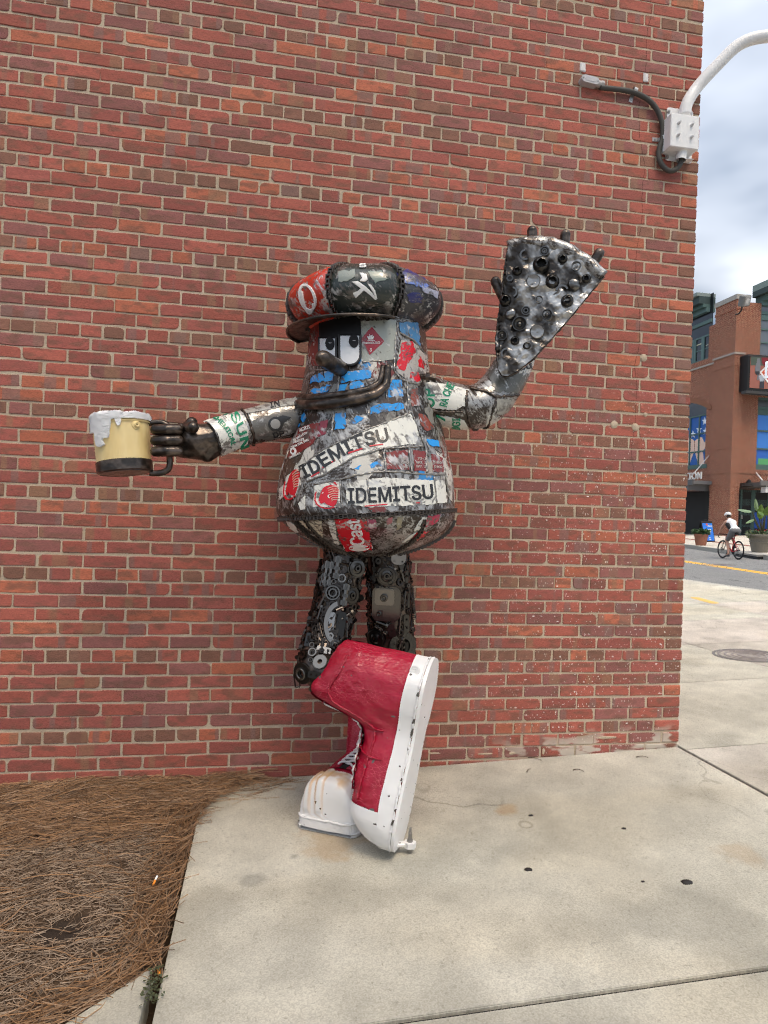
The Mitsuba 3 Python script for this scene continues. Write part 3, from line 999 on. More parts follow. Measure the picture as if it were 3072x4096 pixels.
def body_mesh(z0, z1, n=150, m=180):
    z = np.linspace(z0, z1, n)
    a = np.arange(m) * 2 * np.pi / m
    Z, A = np.meshgrid(z, a, indexing='ij')
    dent = (meshkit.noise(np.stack([np.cos(A) * 3.2, np.sin(A) * 3.2, Z * 7.0], -1), 4) - .5) * .008
    R = body_r(Z) + dent * np.clip(body_r(Z) / .1, 0, 1)
    return np.stack([body_c(Z) + R * np.cos(A), BY + R * np.sin(A), Z], -1).reshape(-1, 3), grid_faces(n, m)


put(f'{FIG}__body', body_mesh(1.176, 2.20), 'm_steel', smooth=True, label='pear-shaped body and head patched together from printed drum steel')
put(f'{FIG}__belly', body_mesh(.9722, 1.176, 60), 'm_steel', smooth=True, label='round bowl-shaped belly under the waist chain')

BLUE, BLUE2, MAROON, RUST, WHITE, PALE, RED, PINK, BLACK, GREEN = col(28, 140, 215), col(70, 125, 170), col(118, 42, 40), col(128, 58, 42), col(214, 214, 206), col(150, 155, 148), col(196, 20, 38), col(190, 45, 75), (.012, .012, .013), col(20, 130, 95)
_sd = [0]


def plate(F, conv, pts, color, parent='body__plate', amp=6.5, off=.003, m='m_plate', step=18.0):
    _sd[0] += 1
    k = fresh(f'{FIG}__{parent}')
    put(k, sheet(F, jag(pts, 13.0, amp, _sd[0]), conv, step, off), m, smooth=False, color=color, exact=True)


# small ragged sheet patches all round, the last coat under the printed plates
_rs = np.random.default_rng(17)
patch_cols = [col(120, 118, 112), col(70, 58, 50), col(190, 188, 180), col(44, 38, 36), col(84, 76, 70), col(112, 48, 44), col(40, 120, 180), col(150, 142, 132)]
for ci, cc in enumerate(patch_cols):
    ms = []
    for _ in range(15 if ci < 5 else 6):
        z0, th0, r0 = _rs.uniform(1.19, 2.03), _rs.uniform(-np.pi, np.pi), _rs.uniform(.025, .065)
        a = np.linspace(0, 2 * np.pi, 21)[:-1]
        rr = r0 * (1 + .7 * (meshkit.noise(np.stack([np.cos(a) * 2 + z0 * 9, np.sin(a) * 2, a * 0], -1), 3) - .5) + .22 * _rs.normal(0, 1, 20))
        rings = []
        for q in (1.0, .6, .25):
            tz = z0 + rr * q * np.sin(a) * 1.2
            tt_ = th0 + rr * q * np.cos(a) / body_r(np.array(z0))
            rings.append(np.stack([tz, tt_], -1))
        zz, tt_ = np.concatenate([r[:, 0] for r in rings]), np.concatenate([r[:, 1] for r in rings])
        zz = np.clip(zz, 1.18, 2.06)
        R0 = body_r(zz)
        v = np.stack([body_c(zz) + R0 * np.cos(tt_), BY + R0 * np.sin(tt_), zz], 1)
        th_ = np.arctan2(v[:, 1] - BY, v[:, 0] - body_c(v[:, 2]))
        dn = (meshkit.noise(np.stack([np.cos(th_) * 3.2, np.sin(th_) * 3.2, zz * 7.0], -1), 4) - .5) * .008
        nr = np.stack([np.cos(tt_), np.sin(tt_), tt_ * 0], 1)
        f = np.vstack([grid_faces(3, 20), np.stack([np.full(18, 40), 41 + np.arange(18), 42 + np.arange(18)], 1)[:, :]])
        ms.append(thick(v + nr * dn[:, None], nr, f, .0018, .003))
    put(f'{FIG}__body__patch', MM(*ms), 'm_plate', color=cc, kind='stuff')

# big welded plates first, printed paint on them after
for pts, c in [
        ([(300, 640), (375, 615), (385, 960), (285, 965), (280, 800)], MAROON),
        ([(715, 590), (1005, 580), (1000, 760), (985, 905), (880, 925), (720, 930)], PALE),
        ([(1030, 600), (1185, 600), (1200, 800), (1150, 745), (1040, 680)], BLUE2),
        ([(1045, 750), (1140, 760), (1255, 880), (1275, 1005), (1205, 1110), (1100, 1085), (1000, 1000), (1015, 900)], col(165, 160, 155))]:
    plate(F_body, C1, pts, c)
for pts, c in [
        ([(330, 560), (470, 440), (850, 262), (1225, 112), (1275, 200), (1295, 300), (1270, 362), (1050, 388), (760, 470), (520, 610), (372, 672)], WHITE),
        ([(425, 715), (640, 665), (645, 890), (425, 885)], WHITE),
        ([(700, 690), (880, 655), (1000, 645), (1300, 665), (1505, 665), (1528, 850), (1300, 872), (880, 888), (695, 865)], WHITE),
        ([(290, 240), (400, 200), (478, 190), (468, 290), (410, 372), (240, 485), (213, 472), (255, 330)], MAROON),
        ([(1022, 440), (1100, 425), (1200, 410), (1212, 580), (1130, 577), (1030, 572)], MAROON),
        ([(1250, 415), (1352, 430), (1355, 592), (1260, 590)], MAROON), ([(1398, 448), (1492, 480), (1502, 605), (1412, 592)], MAROON),
        ([(1290, 115), (1345, 120), (1425, 240), (1362, 262), (1310, 200)], RUST), ([(480, 182), (548, 160), (522, 285), (460, 305)], col(125, 45, 60)),
        ([(200, 640), (292, 570), (322, 700), (262, 822), (188, 720)], WHITE), ([(140, 742), (186, 690), (200, 785), (138, 832)], WHITE),
        ([(300, 862), (356, 792), (352, 905), (320, 912)], WHITE)]:
    plate(F_body, C2, pts, c)
k = 1.6
for pts in [[(295, 1060), (400, 1010), (412, 1090), (300, 1105)], [(412, 1012), (492, 1005), (482, 1090), (416, 1090)], [(550, 1047), (602, 1010), (792, 992), (797, 1060), (552, 1100)],
            [(298, 1165), (462, 1118), (442, 1172), (332, 1202)], [(508, 1185), (540, 1120), (615, 1108), (592, 1155)], [(620, 1110), (700, 1084), (742, 1110), (732, 1160), (620, 1174)], [(965, 1080), (1057, 1070), (1057, 1212), (928, 1222)]]:
    plate(F_body, C1, pts, BLUE, amp=10)
for pts in [[(605, 120), (692, 108), (692, 232), (603, 252)], [(720, 192), (782, 130), (845, 155), (762, 205)], [(890, 62), (962, 30), (1178, 28), (1172, 75), (1090, 92), (898, 122)],
            [(885, 532), (970, 500), (988, 542), (900, 557)], [(752, 572), (822, 540), (802, 577)], [(1362, 318), (1462, 345), (1467, 387), (1380, 377)], [(314, 152), (350, 108), (362, 150), (330, 184)], [(272, 242), (312, 200), (306, 222), (280, 248)]]:
    plate(F_body, C2, pts, BLUE, amp=10)
for pts in [[(1052, 770), (1132, 762), (1166, 842), (1062, 1002), (1003, 982), (1020, 900)], [(1192, 882), (1242, 942), (1232, 992), (1180, 960)], [(1118, 1020), (1182, 1010), (1202, 1080), (1182, 1102), (1108, 1062)]]:
    plate(F_body, C1, pts, RED, amp=9, off=.0045)
plate(F_body, C1, [(1120, 1160), (1180, 1150), (1195, 1290), (1130, 1300)], RUST)
# red hazard diamond with flame
plate(F_body, C1, [(803, 640), (905, 762), (785, 872), (706, 748)], col(150, 24, 42), amp=2, off=.0045)


def mark(F, conv, pts, color, off=.0062, parent='body__print', step=10, amp=0.0, m='m_print'):
    k = fresh(f'{FIG}__{parent}')
    put(k, sheet(F, jag(pts, 9.0, amp, 3) if amp else np.asarray(pts, float), conv, step, off, .002), m, color=color, exact=True)


def word(F, text, conv, base, h, color, parent='body__lettering', off=.0060, label=None, m='m_print', **kw):
    k = fresh(f'{FIG}__{parent}')
    put(k, letters(F, text, conv, base, h, off, **kw), m, color=color, exact=True)
    if label: labels[k] = {'label': label}


WHT = (.72, .72, .70)
mark(F_body, C1, [(772, 745), (765, 715), (778, 722), (782, 700), (795, 716), (808, 704), (806, 724), (822, 716), (812, 746)], WHT)
mark(F_body, C1, [(768, 752), (826, 752), (826, 757), (768, 757)], WHT)
word(F_body, 'FLAMMABLE LIQUID', C1, [(724, 782), (870, 778)], 15, WHT, size=.3)
word(F_body, '3', C1, [(785, 845), (803, 845)], 24, WHT)
INK = (.014, .015, .017)
word(F_body, 'IDEMITSU', C2, [(352, 652), (460, 600), (530, 548), (640, 485), (735, 430), (830, 390), (930, 368), (1052, 338)], 108, INK, label='company name in black capitals slanting across the chest', grow=108)
word(F_body, 'IDEMITSU', C2, [(712, 858), (860, 852), (1000, 846), (1160, 834), (1290, 826), (1415, 812)], 122, INK, label='company name in black capitals around the waist', grow=114)
for a in ([(412, 642), (478, 604), (474, 596), (408, 634)], [(503, 568), (606, 508), (602, 498), (500, 558)], [(714, 450), (832, 410), (829, 400), (711, 438)], [(890, 390), (1000, 374), (998, 366), (888, 380)], [(850, 886), (1000, 872), (1300, 856), (1299, 848), (1000, 863), (848, 877)]):
    mark(F_body, C2, a, col(196, 40, 50))
# the emblem: a red head in profile with streaming hair, twice
HEAD = [(533, 715), (505, 735), (488, 775), (468, 836), (480, 842), (478, 852), (492, 862), (520, 850), (532, 864), (548, 872), (590, 887), (614, 862), (628, 812), (634, 740), (602, 712), (568, 706)]
RING = [(455, 762), (446, 790), (444, 830), (458, 862), (490, 886), (530, 896), (566, 894), (600, 886), (604, 892), (566, 902), (528, 904), (484, 892), (450, 868), (436, 832), (438, 788), (448, 760)]
mark(F_body, C2, HEAD, RED)
mark(F_body, C2, RING, RED)
mark(F_body, C2, [(592, 688), (604, 680), (622, 704), (616, 708)], RED)
for i, y in enumerate((722, 740, 758, 776, 794, 812, 828)):
    x0 = 545 + (0, 4, 8, 14, 22, 28, 34)[i]
    mark(F_body, C2, [(x0, y + 10), (590, y - 4), (632, y - 2), (632, y + 3), (590, y + 2), (x0 + 2, y + 15)], (.62, .45, .34), off=.0072)
mark(F_body, C2, [(495, 778), (512, 764), (508, 778), (500, 776)], WHT, off=.0072)
mark(F_body, C2, [(560, 782), (548, 790), (546, 806), (556, 818), (564, 814), (556, 804), (556, 792)], WHT, off=.0072)
tr = lambda P: [((x - 540) * .62 + 248 + (y - 790) * -.10, (y - 790) * 1.22 + 690 - (x - 540) * .25) for x, y in P]
mark(F_body, C2, tr(HEAD), RED)
mark(F_body, C2, tr(RING), RED)
for i, y in enumerate((722, 740, 758, 776, 794, 812, 828)):
    x0 = 545 + (0, 4, 8, 14, 22, 28, 34)[i]
    mark(F_body, C2, tr([(x0, y + 10), (590, y - 4), (632, y - 2), (632, y + 3), (590, y + 2), (x0 + 2, y + 15)]), (.62, .45, .34), off=.0072)
# white small print on the maroon pieces
for t, b, h in (('ACIDS', [(318, 268), (402, 236)], 30), ('OF MALAYSIA', [(268, 345), (380, 278)], 18), ('TURED BY', [(262, 366), (352, 334)], 20), ('CHEM SDN. BHD', [(240, 410), (390, 340)], 20), ('CHEMICALS', [(232, 490), (322, 448)], 16)):
    word(F_body, t, C2, b, h * .9, WHT, size=.35, bold=False)
ring = Point(0, 0).buffer(1, 24)
mark(F_body, C2, [(262 + 24 * math.cos(a), 428 + 30 * math.sin(a)) for a in np.linspace(0, 6.28, 20)], WHT)
mark(F_body, C2, [(262 + 11 * math.cos(a), 428 + 14 * math.sin(a)) for a in np.linspace(0, 6.28, 14)], MAROON, off=.0072)
for t, b, h in (('PAC', [(1150, 502), (1192, 498)], 22), ('70-1', [(1282, 498), (1352, 500)], 22), ('GRO', [(1150, 532), (1208, 530)], 20), ('WT. 2', [(1270, 530), (1352, 532)], 20), ('5 KG', [(1412, 528), (1480, 532)], 20), ('NE', [(1160, 566), (1200, 566)], 20), ('WT. 1', [(1270, 562), (1350, 566)], 20), ('0 KG', [(1418, 564), (1482, 568)], 20)):
    word(F_body, t, C2, b, h, (.45, .42, .40), size=.35, bold=False)
# belly plates
for pts, c in [([(180, 982), (260, 1030), (300, 1102), (250, 1100)], WHITE), ([(290, 985), (490, 1000), (502, 1142), (400, 1082), (330, 1030)], col(190, 182, 160)),
               ([(545, 985), (600, 1000), (610, 1100), (640, 1200), (600, 1190), (560, 1080)], WHITE),
               ([(602, 990), (862, 985), (905, 1240), (800, 1250), (690, 1245), (648, 1180), (620, 1080)], RED),
               ([(865, 990), (940, 985), (950, 1060), (880, 1075)], col(150, 60, 90)),
               ([(1250, 1082), (1322, 978), (1365, 968), (1300, 1080)], WHITE), ([(1300, 1080), (1370, 966), (1482, 948), (1440, 1012)], col(176, 30, 66)),
               ([(1160, 1172), (1240, 1112), (1275, 1100), (1200, 1185)], WHITE), ([(1200, 1185), (1280, 1102), (1385, 1085), (1300, 1152)], RED), ([(1020, 985), (1080, 970), (1070, 1020), (1030, 1030)], col(170, 100, 105)), ([(1120, 970), (1170, 960), (1150, 1050), (1110, 1080)], col(150, 140, 115))]:
    plate(F_body, C2, pts, c, 'belly__plate', amp=7)
word(F_body, 'Cast', C2, [(850, 1192), (822, 1090), (800, 988)], 108, WHT, 'belly__lettering', label='white oil brand lettering running up the red plate', slant=.18)
mark(F_body, C2, [(802 + 84 * math.cos(a), 1220 + 24 * math.sin(a)) for a in np.linspace(0, 6.28, 26)], WHT, parent='belly__print')
mark(F_body, C2, [(726, 1213), (884, 1207), (884, 1216), (726, 1222)], RED, off=.0072, parent='belly__print')
for x in (640, 872):
    mark(F_body, C2, [(x, 1000), (x + 5, 1000), (x + 42, 1225), (x + 36, 1225)], WHT, parent='belly__print')

# weld seams
seams = []


def seam(F, conv, pts, r=.0045, off=.002):
    P = jag(pts, 8, 2.5, len(seams), close=False)
    p, n = hit(F, *conv(P[:, 0], P[:, 1]))
    seams.append(bead(p + n * off, r, len(seams)))


for pts in [[(590, 95), (578, 300)], [(330, 560), (470, 432), (640, 350), (850, 255), (1235, 105)], [(372, 678), (520, 615), (760, 475), (1000, 400)], [(1000, 400), (1120, 395), (1330, 385)], [(1235, 105), (1300, 250), (1345, 390), (1380, 470)], [(1010, 590), (1250, 610), (1510, 620)], [(1215, 400), (1235, 600)], [(1010, 400), (1020, 590)], [(1355, 400), (1360, 600)],
            [(430, 700), (620, 660), (860, 610), (1010, 590)], [(645, 650), (660, 890)], [(870, 660), (885, 880)], [(1420, 640), (1440, 870)], [(320, 700), (260, 880)], [(1510, 600), (1550, 860)], [(870, 40), (880, 130)], [(200, 700), (330, 560)]]:
    seam(F_body, C2, pts)
for pts in [[(1010, 600), (1000, 760), (985, 1000), (1040, 1070), (1190, 1120)], [(920, 930), (925, 1230)], [(1040, 690), (1150, 750), (1240, 860)], [(280, 1000), (560, 985)], [(540, 1000), (520, 1200)], [(1090, 1080), (1110, 1320)], [(720, 930), (880, 920)]]:
    seam(F_body, C1, pts)
put(f'{FIG}__body__weld_seam', MM(*seams), 'm_weld', smooth=True, kind='stuff')

# waist chain and belly chains
a = np.linspace(0, 2 * np.pi, 400)
wz = 1.168 + .036 * np.cos(a) - .004 * np.sin(a)
wr = body_r(wz) + .003
W = np.stack([body_c(wz) + wr * np.cos(a), BY + wr * np.sin(a), wz], 1)
WN = np.stack([np.cos(a), np.sin(a), a * 0], 1)
put(f'{FIG}__waist_chain', chain(W, WN, .0190, .017, .016), 'm_chain', kind='stuff', label='greasy roller chain welded around the waist')
put(f'{FIG}__waist_band', tube(W - WN * .002, .009, 8), 'm_dark_steel', smooth=True)
for th in (-148, -90 - 47, -62, -20, 40, 110, 160):
    t = np.radians(th)
    z = np.linspace(1.160, .99, 60)
    P = np.stack([body_c(z) + (body_r(z) + .002) * np.cos(t), BY + (body_r(z) + .002) * np.sin(t), z], 1)
    N = np.tile([np.cos(t), np.sin(t), -.45], (60, 1))
    put(f'{FIG}__belly__chain', chain(P, N / np.linalg.norm(N[0])), 'm_chain', kind='stuff')

# ---- the cap
HC = np.array([-2.006, BY, 2.136])
HA, HB = .366, .152
tc = unit([CAM[0] - HC[0], CAM[1] - HC[1], 0]); tr_ = np.array([-tc[1], tc[0], 0])
ht = np.radians(2.6)
HX, HZ = unit(tr_ * math.cos(ht) + np.array([0, 0, 1]) * math.sin(ht)), unit(np.array([0, 0, 1]) * math.cos(ht) - tr_ * math.sin(ht))
HY = np.cross(HZ, HX)                                             # points away from the viewer
SEAMS = np.radians(-26.0 + np.arange(7) * 360 / 7)


def hat_scale(phi):
    d = np.abs((phi[..., None] - SEAMS + np.pi) % (2 * np.pi) - np.pi).min(-1)
    return 1 - .045 * np.exp(-(d / .10) ** 2) + .012 * np.cos(d * 7)


def F_hat(p):
    q = p - HC
    x, y, h = q @ HX, q @ HY, q @ HZ
    phi = np.arctan2(x, -y)
    return ((np.hypot(x, y) / (HA * hat_scale(phi))) ** 2.5 + (np.abs(h) / (HB * (1.04 * hat_scale(phi) - .02))) ** 2.1 - 1) * .13


def hat_point(phi, t):
    """phi around the cap (0 towards the viewer), t from -pi/2 (underside) to pi/2 (top)."""
    s = hat_scale(phi)
    r, h = HA * s * np.abs(np.cos(t)) ** (2 / 2.5), HB * (1.04 * s - .02) * np.sign(np.sin(t)) * np.abs(np.sin(t)) ** (2 / 2.1)
    return HC + (r * np.sin(phi))[..., None] * HX - (r * np.cos(phi))[..., None] * HY + h[..., None] * HZ


_hc = [(.10, .10, .10), (.018, .030, .026), (.016, .020, .05), (.05, .05, .05), (.04, .05, .05), (.05, .04, .04), col(170, 42, 22)]
for i in range(7):
    P0 = SEAMS[i]; P1 = P0 + 2 * np.pi / 7
    phi, t = np.meshgrid(np.linspace(P0, P1, 24), np.linspace(-np.pi / 2, np.pi / 2, 44), indexing='ij')
    v = hat_point(phi, t).reshape(-1, 3)
    j = [1, 2, 3, 4, 5, 6, 6][i] if False else i
    v = v + (meshkit.noise(v * 16, 3)[:, None] - .5) * .006 * (v - HC) / np.linalg.norm(v - HC, axis=1, keepdims=True)
    cc = {0: (.014, .022, .019), 1: (.035, .036, .042), 2: (.05, .05, .055), 3: (.05, .045, .04), 4: (.04, .05, .05), 5: (.06, .03, .025), 6: col(172, 44, 24)}[i]
    put(f'{FIG}__cap_panel', (v, grid_faces(24, 44, False)), 'm_plate', smooth=True, color=cc, label={0: 'black green cap panel facing the viewer', 1: 'dark blue cap panel on the right', 6: 'red cap panel on the left'}.get(i))
    tt = np.linspace(-1.45, 1.5, 90)
    P = hat_point(np.full(90, P0), tt)
    N = P - HC - ((P - HC) @ HZ)[:, None] * HZ * .0
    N = N * 1.0
    put(f'{FIG}__cap_chain', chain(P, N / np.linalg.norm(N, axis=1, keepdims=True), .0200, .020, .018), 'm_chain', kind='stuff')
CH = crop(1140, 1030, 1.4424)
for pts, c in [([(640, 95), (700, 70), (760, 95), (812, 130), (800, 160), (740, 130), (660, 120)], (.018, .02, .12)), ([(655, 110), (720, 120), (830, 165), (800, 185), (745, 160), (700, 150)], col(95, 120, 190)), ([(700, 215), (780, 200), (790, 260), (725, 262)], (.014, .018, .12)), ([(780, 160), (880, 200), (875, 235), (800, 200)], col(150, 155, 175)),
               ([(300, 80), (400, 70), (410, 110), (330, 150), (310, 140)], col(120, 128, 122)), ([(480, 85), (560, 75), (590, 130), (520, 150)], col(110, 125, 118))]:
    plate(F_hat, CH, pts, c, 'cap_panel__paint', amp=10, off=.003, step=12)
for pts in ([(392, 205), (425, 190), (440, 205), (408, 232)], [(425, 188), (448, 172), (468, 178), (440, 204)], [(385, 142), (420, 138), (470, 172), (505, 205), (528, 240), (520, 242), (486, 212), (440, 180)], [(478, 152), (496, 158), (520, 190), (532, 236), (524, 238), (508, 200), (490, 172)], [(430, 92), (470, 100), (476, 128), (460, 140), (432, 136), (446, 120)]):
    mark(F_hat, CH, pts, WHT, parent='cap_panel__print')
word(F_hat, 'SU', CH, [(424, 52), (426, 90)], -52, WHT, 'cap_panel__lettering', size=.3) if False else word(F_hat, 'S', CH, [(428, 62), (470, 60)], 20, WHT, 'cap_panel__lettering', size=.3)
for a0, a1, rx, ry, w in ((0, 6.28, 48, 78, 12), (0.4, 3.6, 34, 92, 10)):
    aa = np.linspace(a0, a1, 30)
    out = [(132 + rx * math.cos(x) + 14 * math.sin(x), 232 + ry * math.sin(x)) for x in aa] + [(132 + (rx - w) * math.cos(x) + 14 * math.sin(x), 232 + (ry - w) * math.sin(x)) for x in aa[::-1]]
    Pg = Polygon(out).buffer(0)
    for g in getattr(Pg, 'geoms', [Pg]):
        ext = np.array(g.exterior.coords)[:-1]
        cut = [np.array(h.coords) for h in g.interiors]
        if cut:
            for half in (sbox(0, 0, 132, 999), sbox(132, 0, 999, 999)):
                for q in getattr(g.intersection(half), 'geoms', [g.intersection(half)]):
                    if q.area > 30: mark(F_hat, CH, np.array(q.exterior.coords)[:-1], WHT, parent='cap_panel__print')
        elif g.area > 30: mark(F_hat, CH, ext, WHT, parent='cap_panel__print')
# button and head band
put(f'{FIG}__head_band', place(revolve([(.268, 2.03), (.276, 2.03), (.276, 2.06), (.268, 2.06)], 96), (-1.995, BY, 0), (0, 0, 1)), 'm_steel', smooth=30)
# visor: a curved tongue of plate reaching forward over the eyes
FACE = unit([-.79, -.61, 0])                                      # the way the figure looks
SIDE = np.array([-FACE[1], FACE[0], 0])
vis_u, vis_v = np.meshgrid(np.linspace(-1, 1, 41), np.linspace(0, 1, 14), indexing='ij')
va = vis_u * np.radians(64)
reach = .262 + vis_v * .118 * np.clip(np.cos(va * .95), 0, 1) ** .55
vx = (reach * np.cos(va))[..., None] * FACE + (reach * np.sin(va))[..., None] * SIDE
vz = 2.010 + .010 * np.cos(va * 1.2) - .022 * vis_v * np.cos(va) + .010 * vis_u
vv = np.array([-1.995, BY, 0]) + vx + vz[..., None] * np.array([0, 0, 1])
va_, vf_ = vv.reshape(-1, 3), grid_faces(41, 14, False)
vn = np.tile([0, 0, 1.0], (len(va_), 1))
put(f'{FIG}__visor', thick(va_, vn, vf_, .0, .007), 'm_dark_steel', smooth=30, label='thin dark steel visor over the eyes')
put(f'{FIG}__visor__rim', tube(vv[:, -1] - [0, 0, .0035], .0065, 8), 'm_dark_steel', smooth=True)

# ---- face
CE = crop(1220, 1280, 3.1733)


def disc_on(F, conv, pts, off, m, color, name, step=10, label=None, back=None):
    k = fresh(f'{FIG}__{name}')
    put(k, sheet(F, np.asarray(pts, float), conv, step, off, off if back is None else back), m, color=color, exact=True, smooth=35)
    if label: labels[k] = {'label': label}


def rounded(x0, x1, y0, y1, r=None, n=14):
    r = (x1 - x0) / 2 if r is None else r
    a = np.linspace(0, np.pi, n)
    cx = (x0 + x1) / 2
    return [(x0, y0), (x1, y0)] + [(cx + (x1 - x0) / 2 * math.cos(t), y1 - r + r * math.sin(t)) for t in a]


disc_on(F_body, CE, [(190, 40), (260, -20), (640, -40), (705, 0), (714, 200), (716, 300), (440, 330), (200, 300)], .007, 'm_matt_black', BLACK, 'brow', 14, label='black painted brow plate above the eyes')
for i, (x0, x1, y0, y1, sk) in enumerate(((202, 418, 225, 640, -6), (446, 712, 190, 592, 0))):
    disc_on(F_body, CE, rounded(x0, x1, y0, y1), .010, 'm_matt_black', BLACK, 'eye', 12, label=('black-rimmed eye on the left, partly behind the nose', 'black-rimmed eye on the right, whole')[i])
    ek = f'{FIG}__eye' + ('' if i == 0 else f'_{i:03d}')
    q = rounded(x0 + 13, x1 - 14, y0 + 22, y1 - 14)
    put(f'{ek}__eye_white', sheet(F_body, np.array(q), CE, 12, .0135, .004), 'm_gloss', color=(.66, .68, .70), smooth=35)
    cx, cy = ((343, 300), (630, 268))[i]
    pu = [(cx + (52, 58)[i] * math.cos(t), cy + 16 + 82 * math.sin(t)) for t in np.linspace(0, 6.28, 28)[:-1]]
    put(f'{ek}__pupil', sheet(F_body, np.array(pu), CE, 12, .0185, .006), 'm_matt_black', color=BLACK, smooth=35)
    gl = [(cx + 6 + 20 * math.cos(t), cy + 4 + 11 * math.sin(t)) for t in np.linspace(0.2, 3.0, 9)] 
    put(f'{ek}__glint', sheet(F_body, np.array(gl), CE, 8, .0195, .002), 'm_gloss', color=(.42, .42, .42))
    bx_, by_ = [x0 + 6, x1 - 6], None
    path = np.array(rounded(x0 + 5, x1 - 5, y0 + 10, y1 - 5))
    p, n = hit(F_body, *CE(np.r_[path[1:, 0], path[0, 0]], np.r_[path[1:, 1], path[0, 1]]))
    put(f'{ek}__rim', tube(p + n * .013, .0052, 8), 'm_gloss', color=BLACK, smooth=True)
nb, nn = hit(F_body, *CE(np.array([470.]), np.array([610.])))
tip = on_y(CE(165, 458), nb[0][1] - .150)
put(f'{FIG}__nose', rough(tube(smooth_path([nb[0] - nn[0] * .03, nb[0] + (tip - nb[0]) * .35 + [0, 0, -.004], nb[0] + (tip - nb[0]) * .75, tip], 26), [.034] * 20 + [.0340, .0335, .031, .026, .0175, .004], 20), .0015, 30), 'm_dark_steel', smooth=True, label='brown steel nose like a thick bent pipe end')
for pts, r, off, nm in (([(233, 1228), (300, 1236), (420, 1230), (560, 1212), (700, 1186), (800, 1152), (858, 1112), (880, 1060), (886, 1000), (896, 945)], .0180, .013, 'upper_lip'),
                        ([(226, 1290), (300, 1300), (420, 1292), (580, 1272), (740, 1236), (850, 1196), (906, 1140), (922, 1060), (925, 1000), (918, 948)], .0240, .018, 'lower_lip')):
    P = np.array(pts, float)
    x = np.interp(np.linspace(0, len(P) - 1, 60), np.arange(len(P)), P[:, 0]); y = np.interp(np.linspace(0, len(P) - 1, 60), np.arange(len(P)), P[:, 1])
    p, n = hit(F_body, *C1(x, y))
    q = p + n * off
    ctr0 = np.array([body_c(q[0][2]), BY, q[0][2]])
    d0 = q[0] - ctr0
    back = [ctr0 + np.array([d0[0] * math.cos(w) - d0[1] * -math.sin(w), d0[1] * math.cos(w) + d0[0] * -math.sin(w), 0]) * .99 for w in (.55, .36, .18)]
    q = smooth_path(np.vstack([back, q[::4]]), 80)
    rr = np.full(80, r); rr[-26:] = np.linspace(r, r * .62, 26)
    put(f'{FIG}__{nm}', rough(tube(q, rr, 14), .0012, 40), 'm_dark_steel', smooth=True)

# the bolt on the shoulder
p, n = hit(F_body, *C1(np.array([1205.]), np.array([1050.])))
d = unit([.96, -.25, -.06])
b0 = p[0] - d * .02
put(f'{FIG}__shoulder_bolt', MM(tube([b0, b0 + d * .075], .0125, 10), place(extr(Point(0, 0).buffer(.021, 2), .018), b0 + d * .045, d), *[place(revolve([(.0125, 0), (.0145, .002), (.0125, .004)], 12), b0 + d * (.02 + .006 * i), d) for i in range(4)]), 'm_dark_steel', smooth=30)
bolt_fix = place(extr(Polygon([(.021 * math.cos(i * np.pi / 3), .021 * math.sin(i * np.pi / 3)) for i in range(6)]), .02), b0 + d * .070, d)
put(f'{FIG}__shoulder_bolt__head', bolt_fix, 'm_dark_steel')

# ---- arms
def F_chain(segs):
    """Distance to a row of tapering round pieces."""
    def F(p):
        best = np.full(p.shape[:-1], 9.0)
        for a, b, ra, rb in segs:
            a, b = np.asarray(a), np.asarray(b)
            d = b - a
            t = np.clip(((p - a) @ d) / (d @ d), 0, 1)
            best = np.minimum(best, np.linalg.norm(p - a - t[..., None] * d, axis=-1) - (ra + (rb - ra) * t))
        return best
    return F


def pt(conv, x, y, Y):
    return on_y(conv(x, y), Y)


sh, el, wr_ = pt(C3_, 1640, 285, -.47), pt(C3_, 1178, 388, -.53), pt(C3_, 930, 468, -.56)
F_arm = F_chain([(sh, el, .092, .078), (el, wr_, .078, .083)])
s = np.linspace(0, 1, 30)[:, None]
put(f'{FIG}__arm', rough(tube(sh + (el - sh) * s, np.linspace(.092, .078, 30), 40), .003, 18), 'm_steel', smooth=True, label='outstretched arm that holds the beer mug')
ARM = f'{FIG}__arm'
put(f'{ARM}__forearm', rough(tube(el + (wr_ - el) * s, np.r_[.0775 + 0 * s[:, 0]] + .006 * s[:, 0], 40), .002, 18, 4), 'm_steel', smooth=True)
plate(F_arm, C3_, [(1062, 262), (1130, 285), (1185, 400), (1180, 510), (985, 600), (990, 540), (960, 430), (900, 355), (850, 330)], WHITE, 'arm__plate', amp=4, step=16)
word(F_arm, 'SUN', C3_, [(1052, 300), (1100, 400), (1120, 465), (1130, 545)], 62, GREEN, 'arm__lettering', slant=-.1)
word(F_arm, 'CHEMICAL', C3_, [(918, 312), (975, 365), (1025, 420), (1050, 470), (1060, 520)], 33, GREEN, 'arm__lettering', size=.3)
word(F_arm, 'O', C3_, [(990, 272), (1022, 275)], 34, GREEN, 'arm__lettering')
plate(F_arm, C3_, [(1215, 330), (1330, 300), (1500, 240), (1560, 300), (1540, 420), (1330, 480), (1210, 470)], col(96, 94, 90), 'arm__plate', amp=9, step=18)
plate(F_arm, C3_, [(1090, 245), (1230, 225), (1560, 160), (1560, 215), (1330, 260), (1120, 290)], col(150, 148, 142), 'arm__plate', amp=9, step=18)
for pts in ([(1385 + 55 * math.cos(t), 362 + 52 * math.sin(t)) for t in np.linspace(0, 6.28, 28)[:-1]], [(1370, 318), (1440, 300), (1500, 312), (1450, 350), (1420, 390)]):
    mark(F_arm, C3_, pts, INK, parent='arm__print')
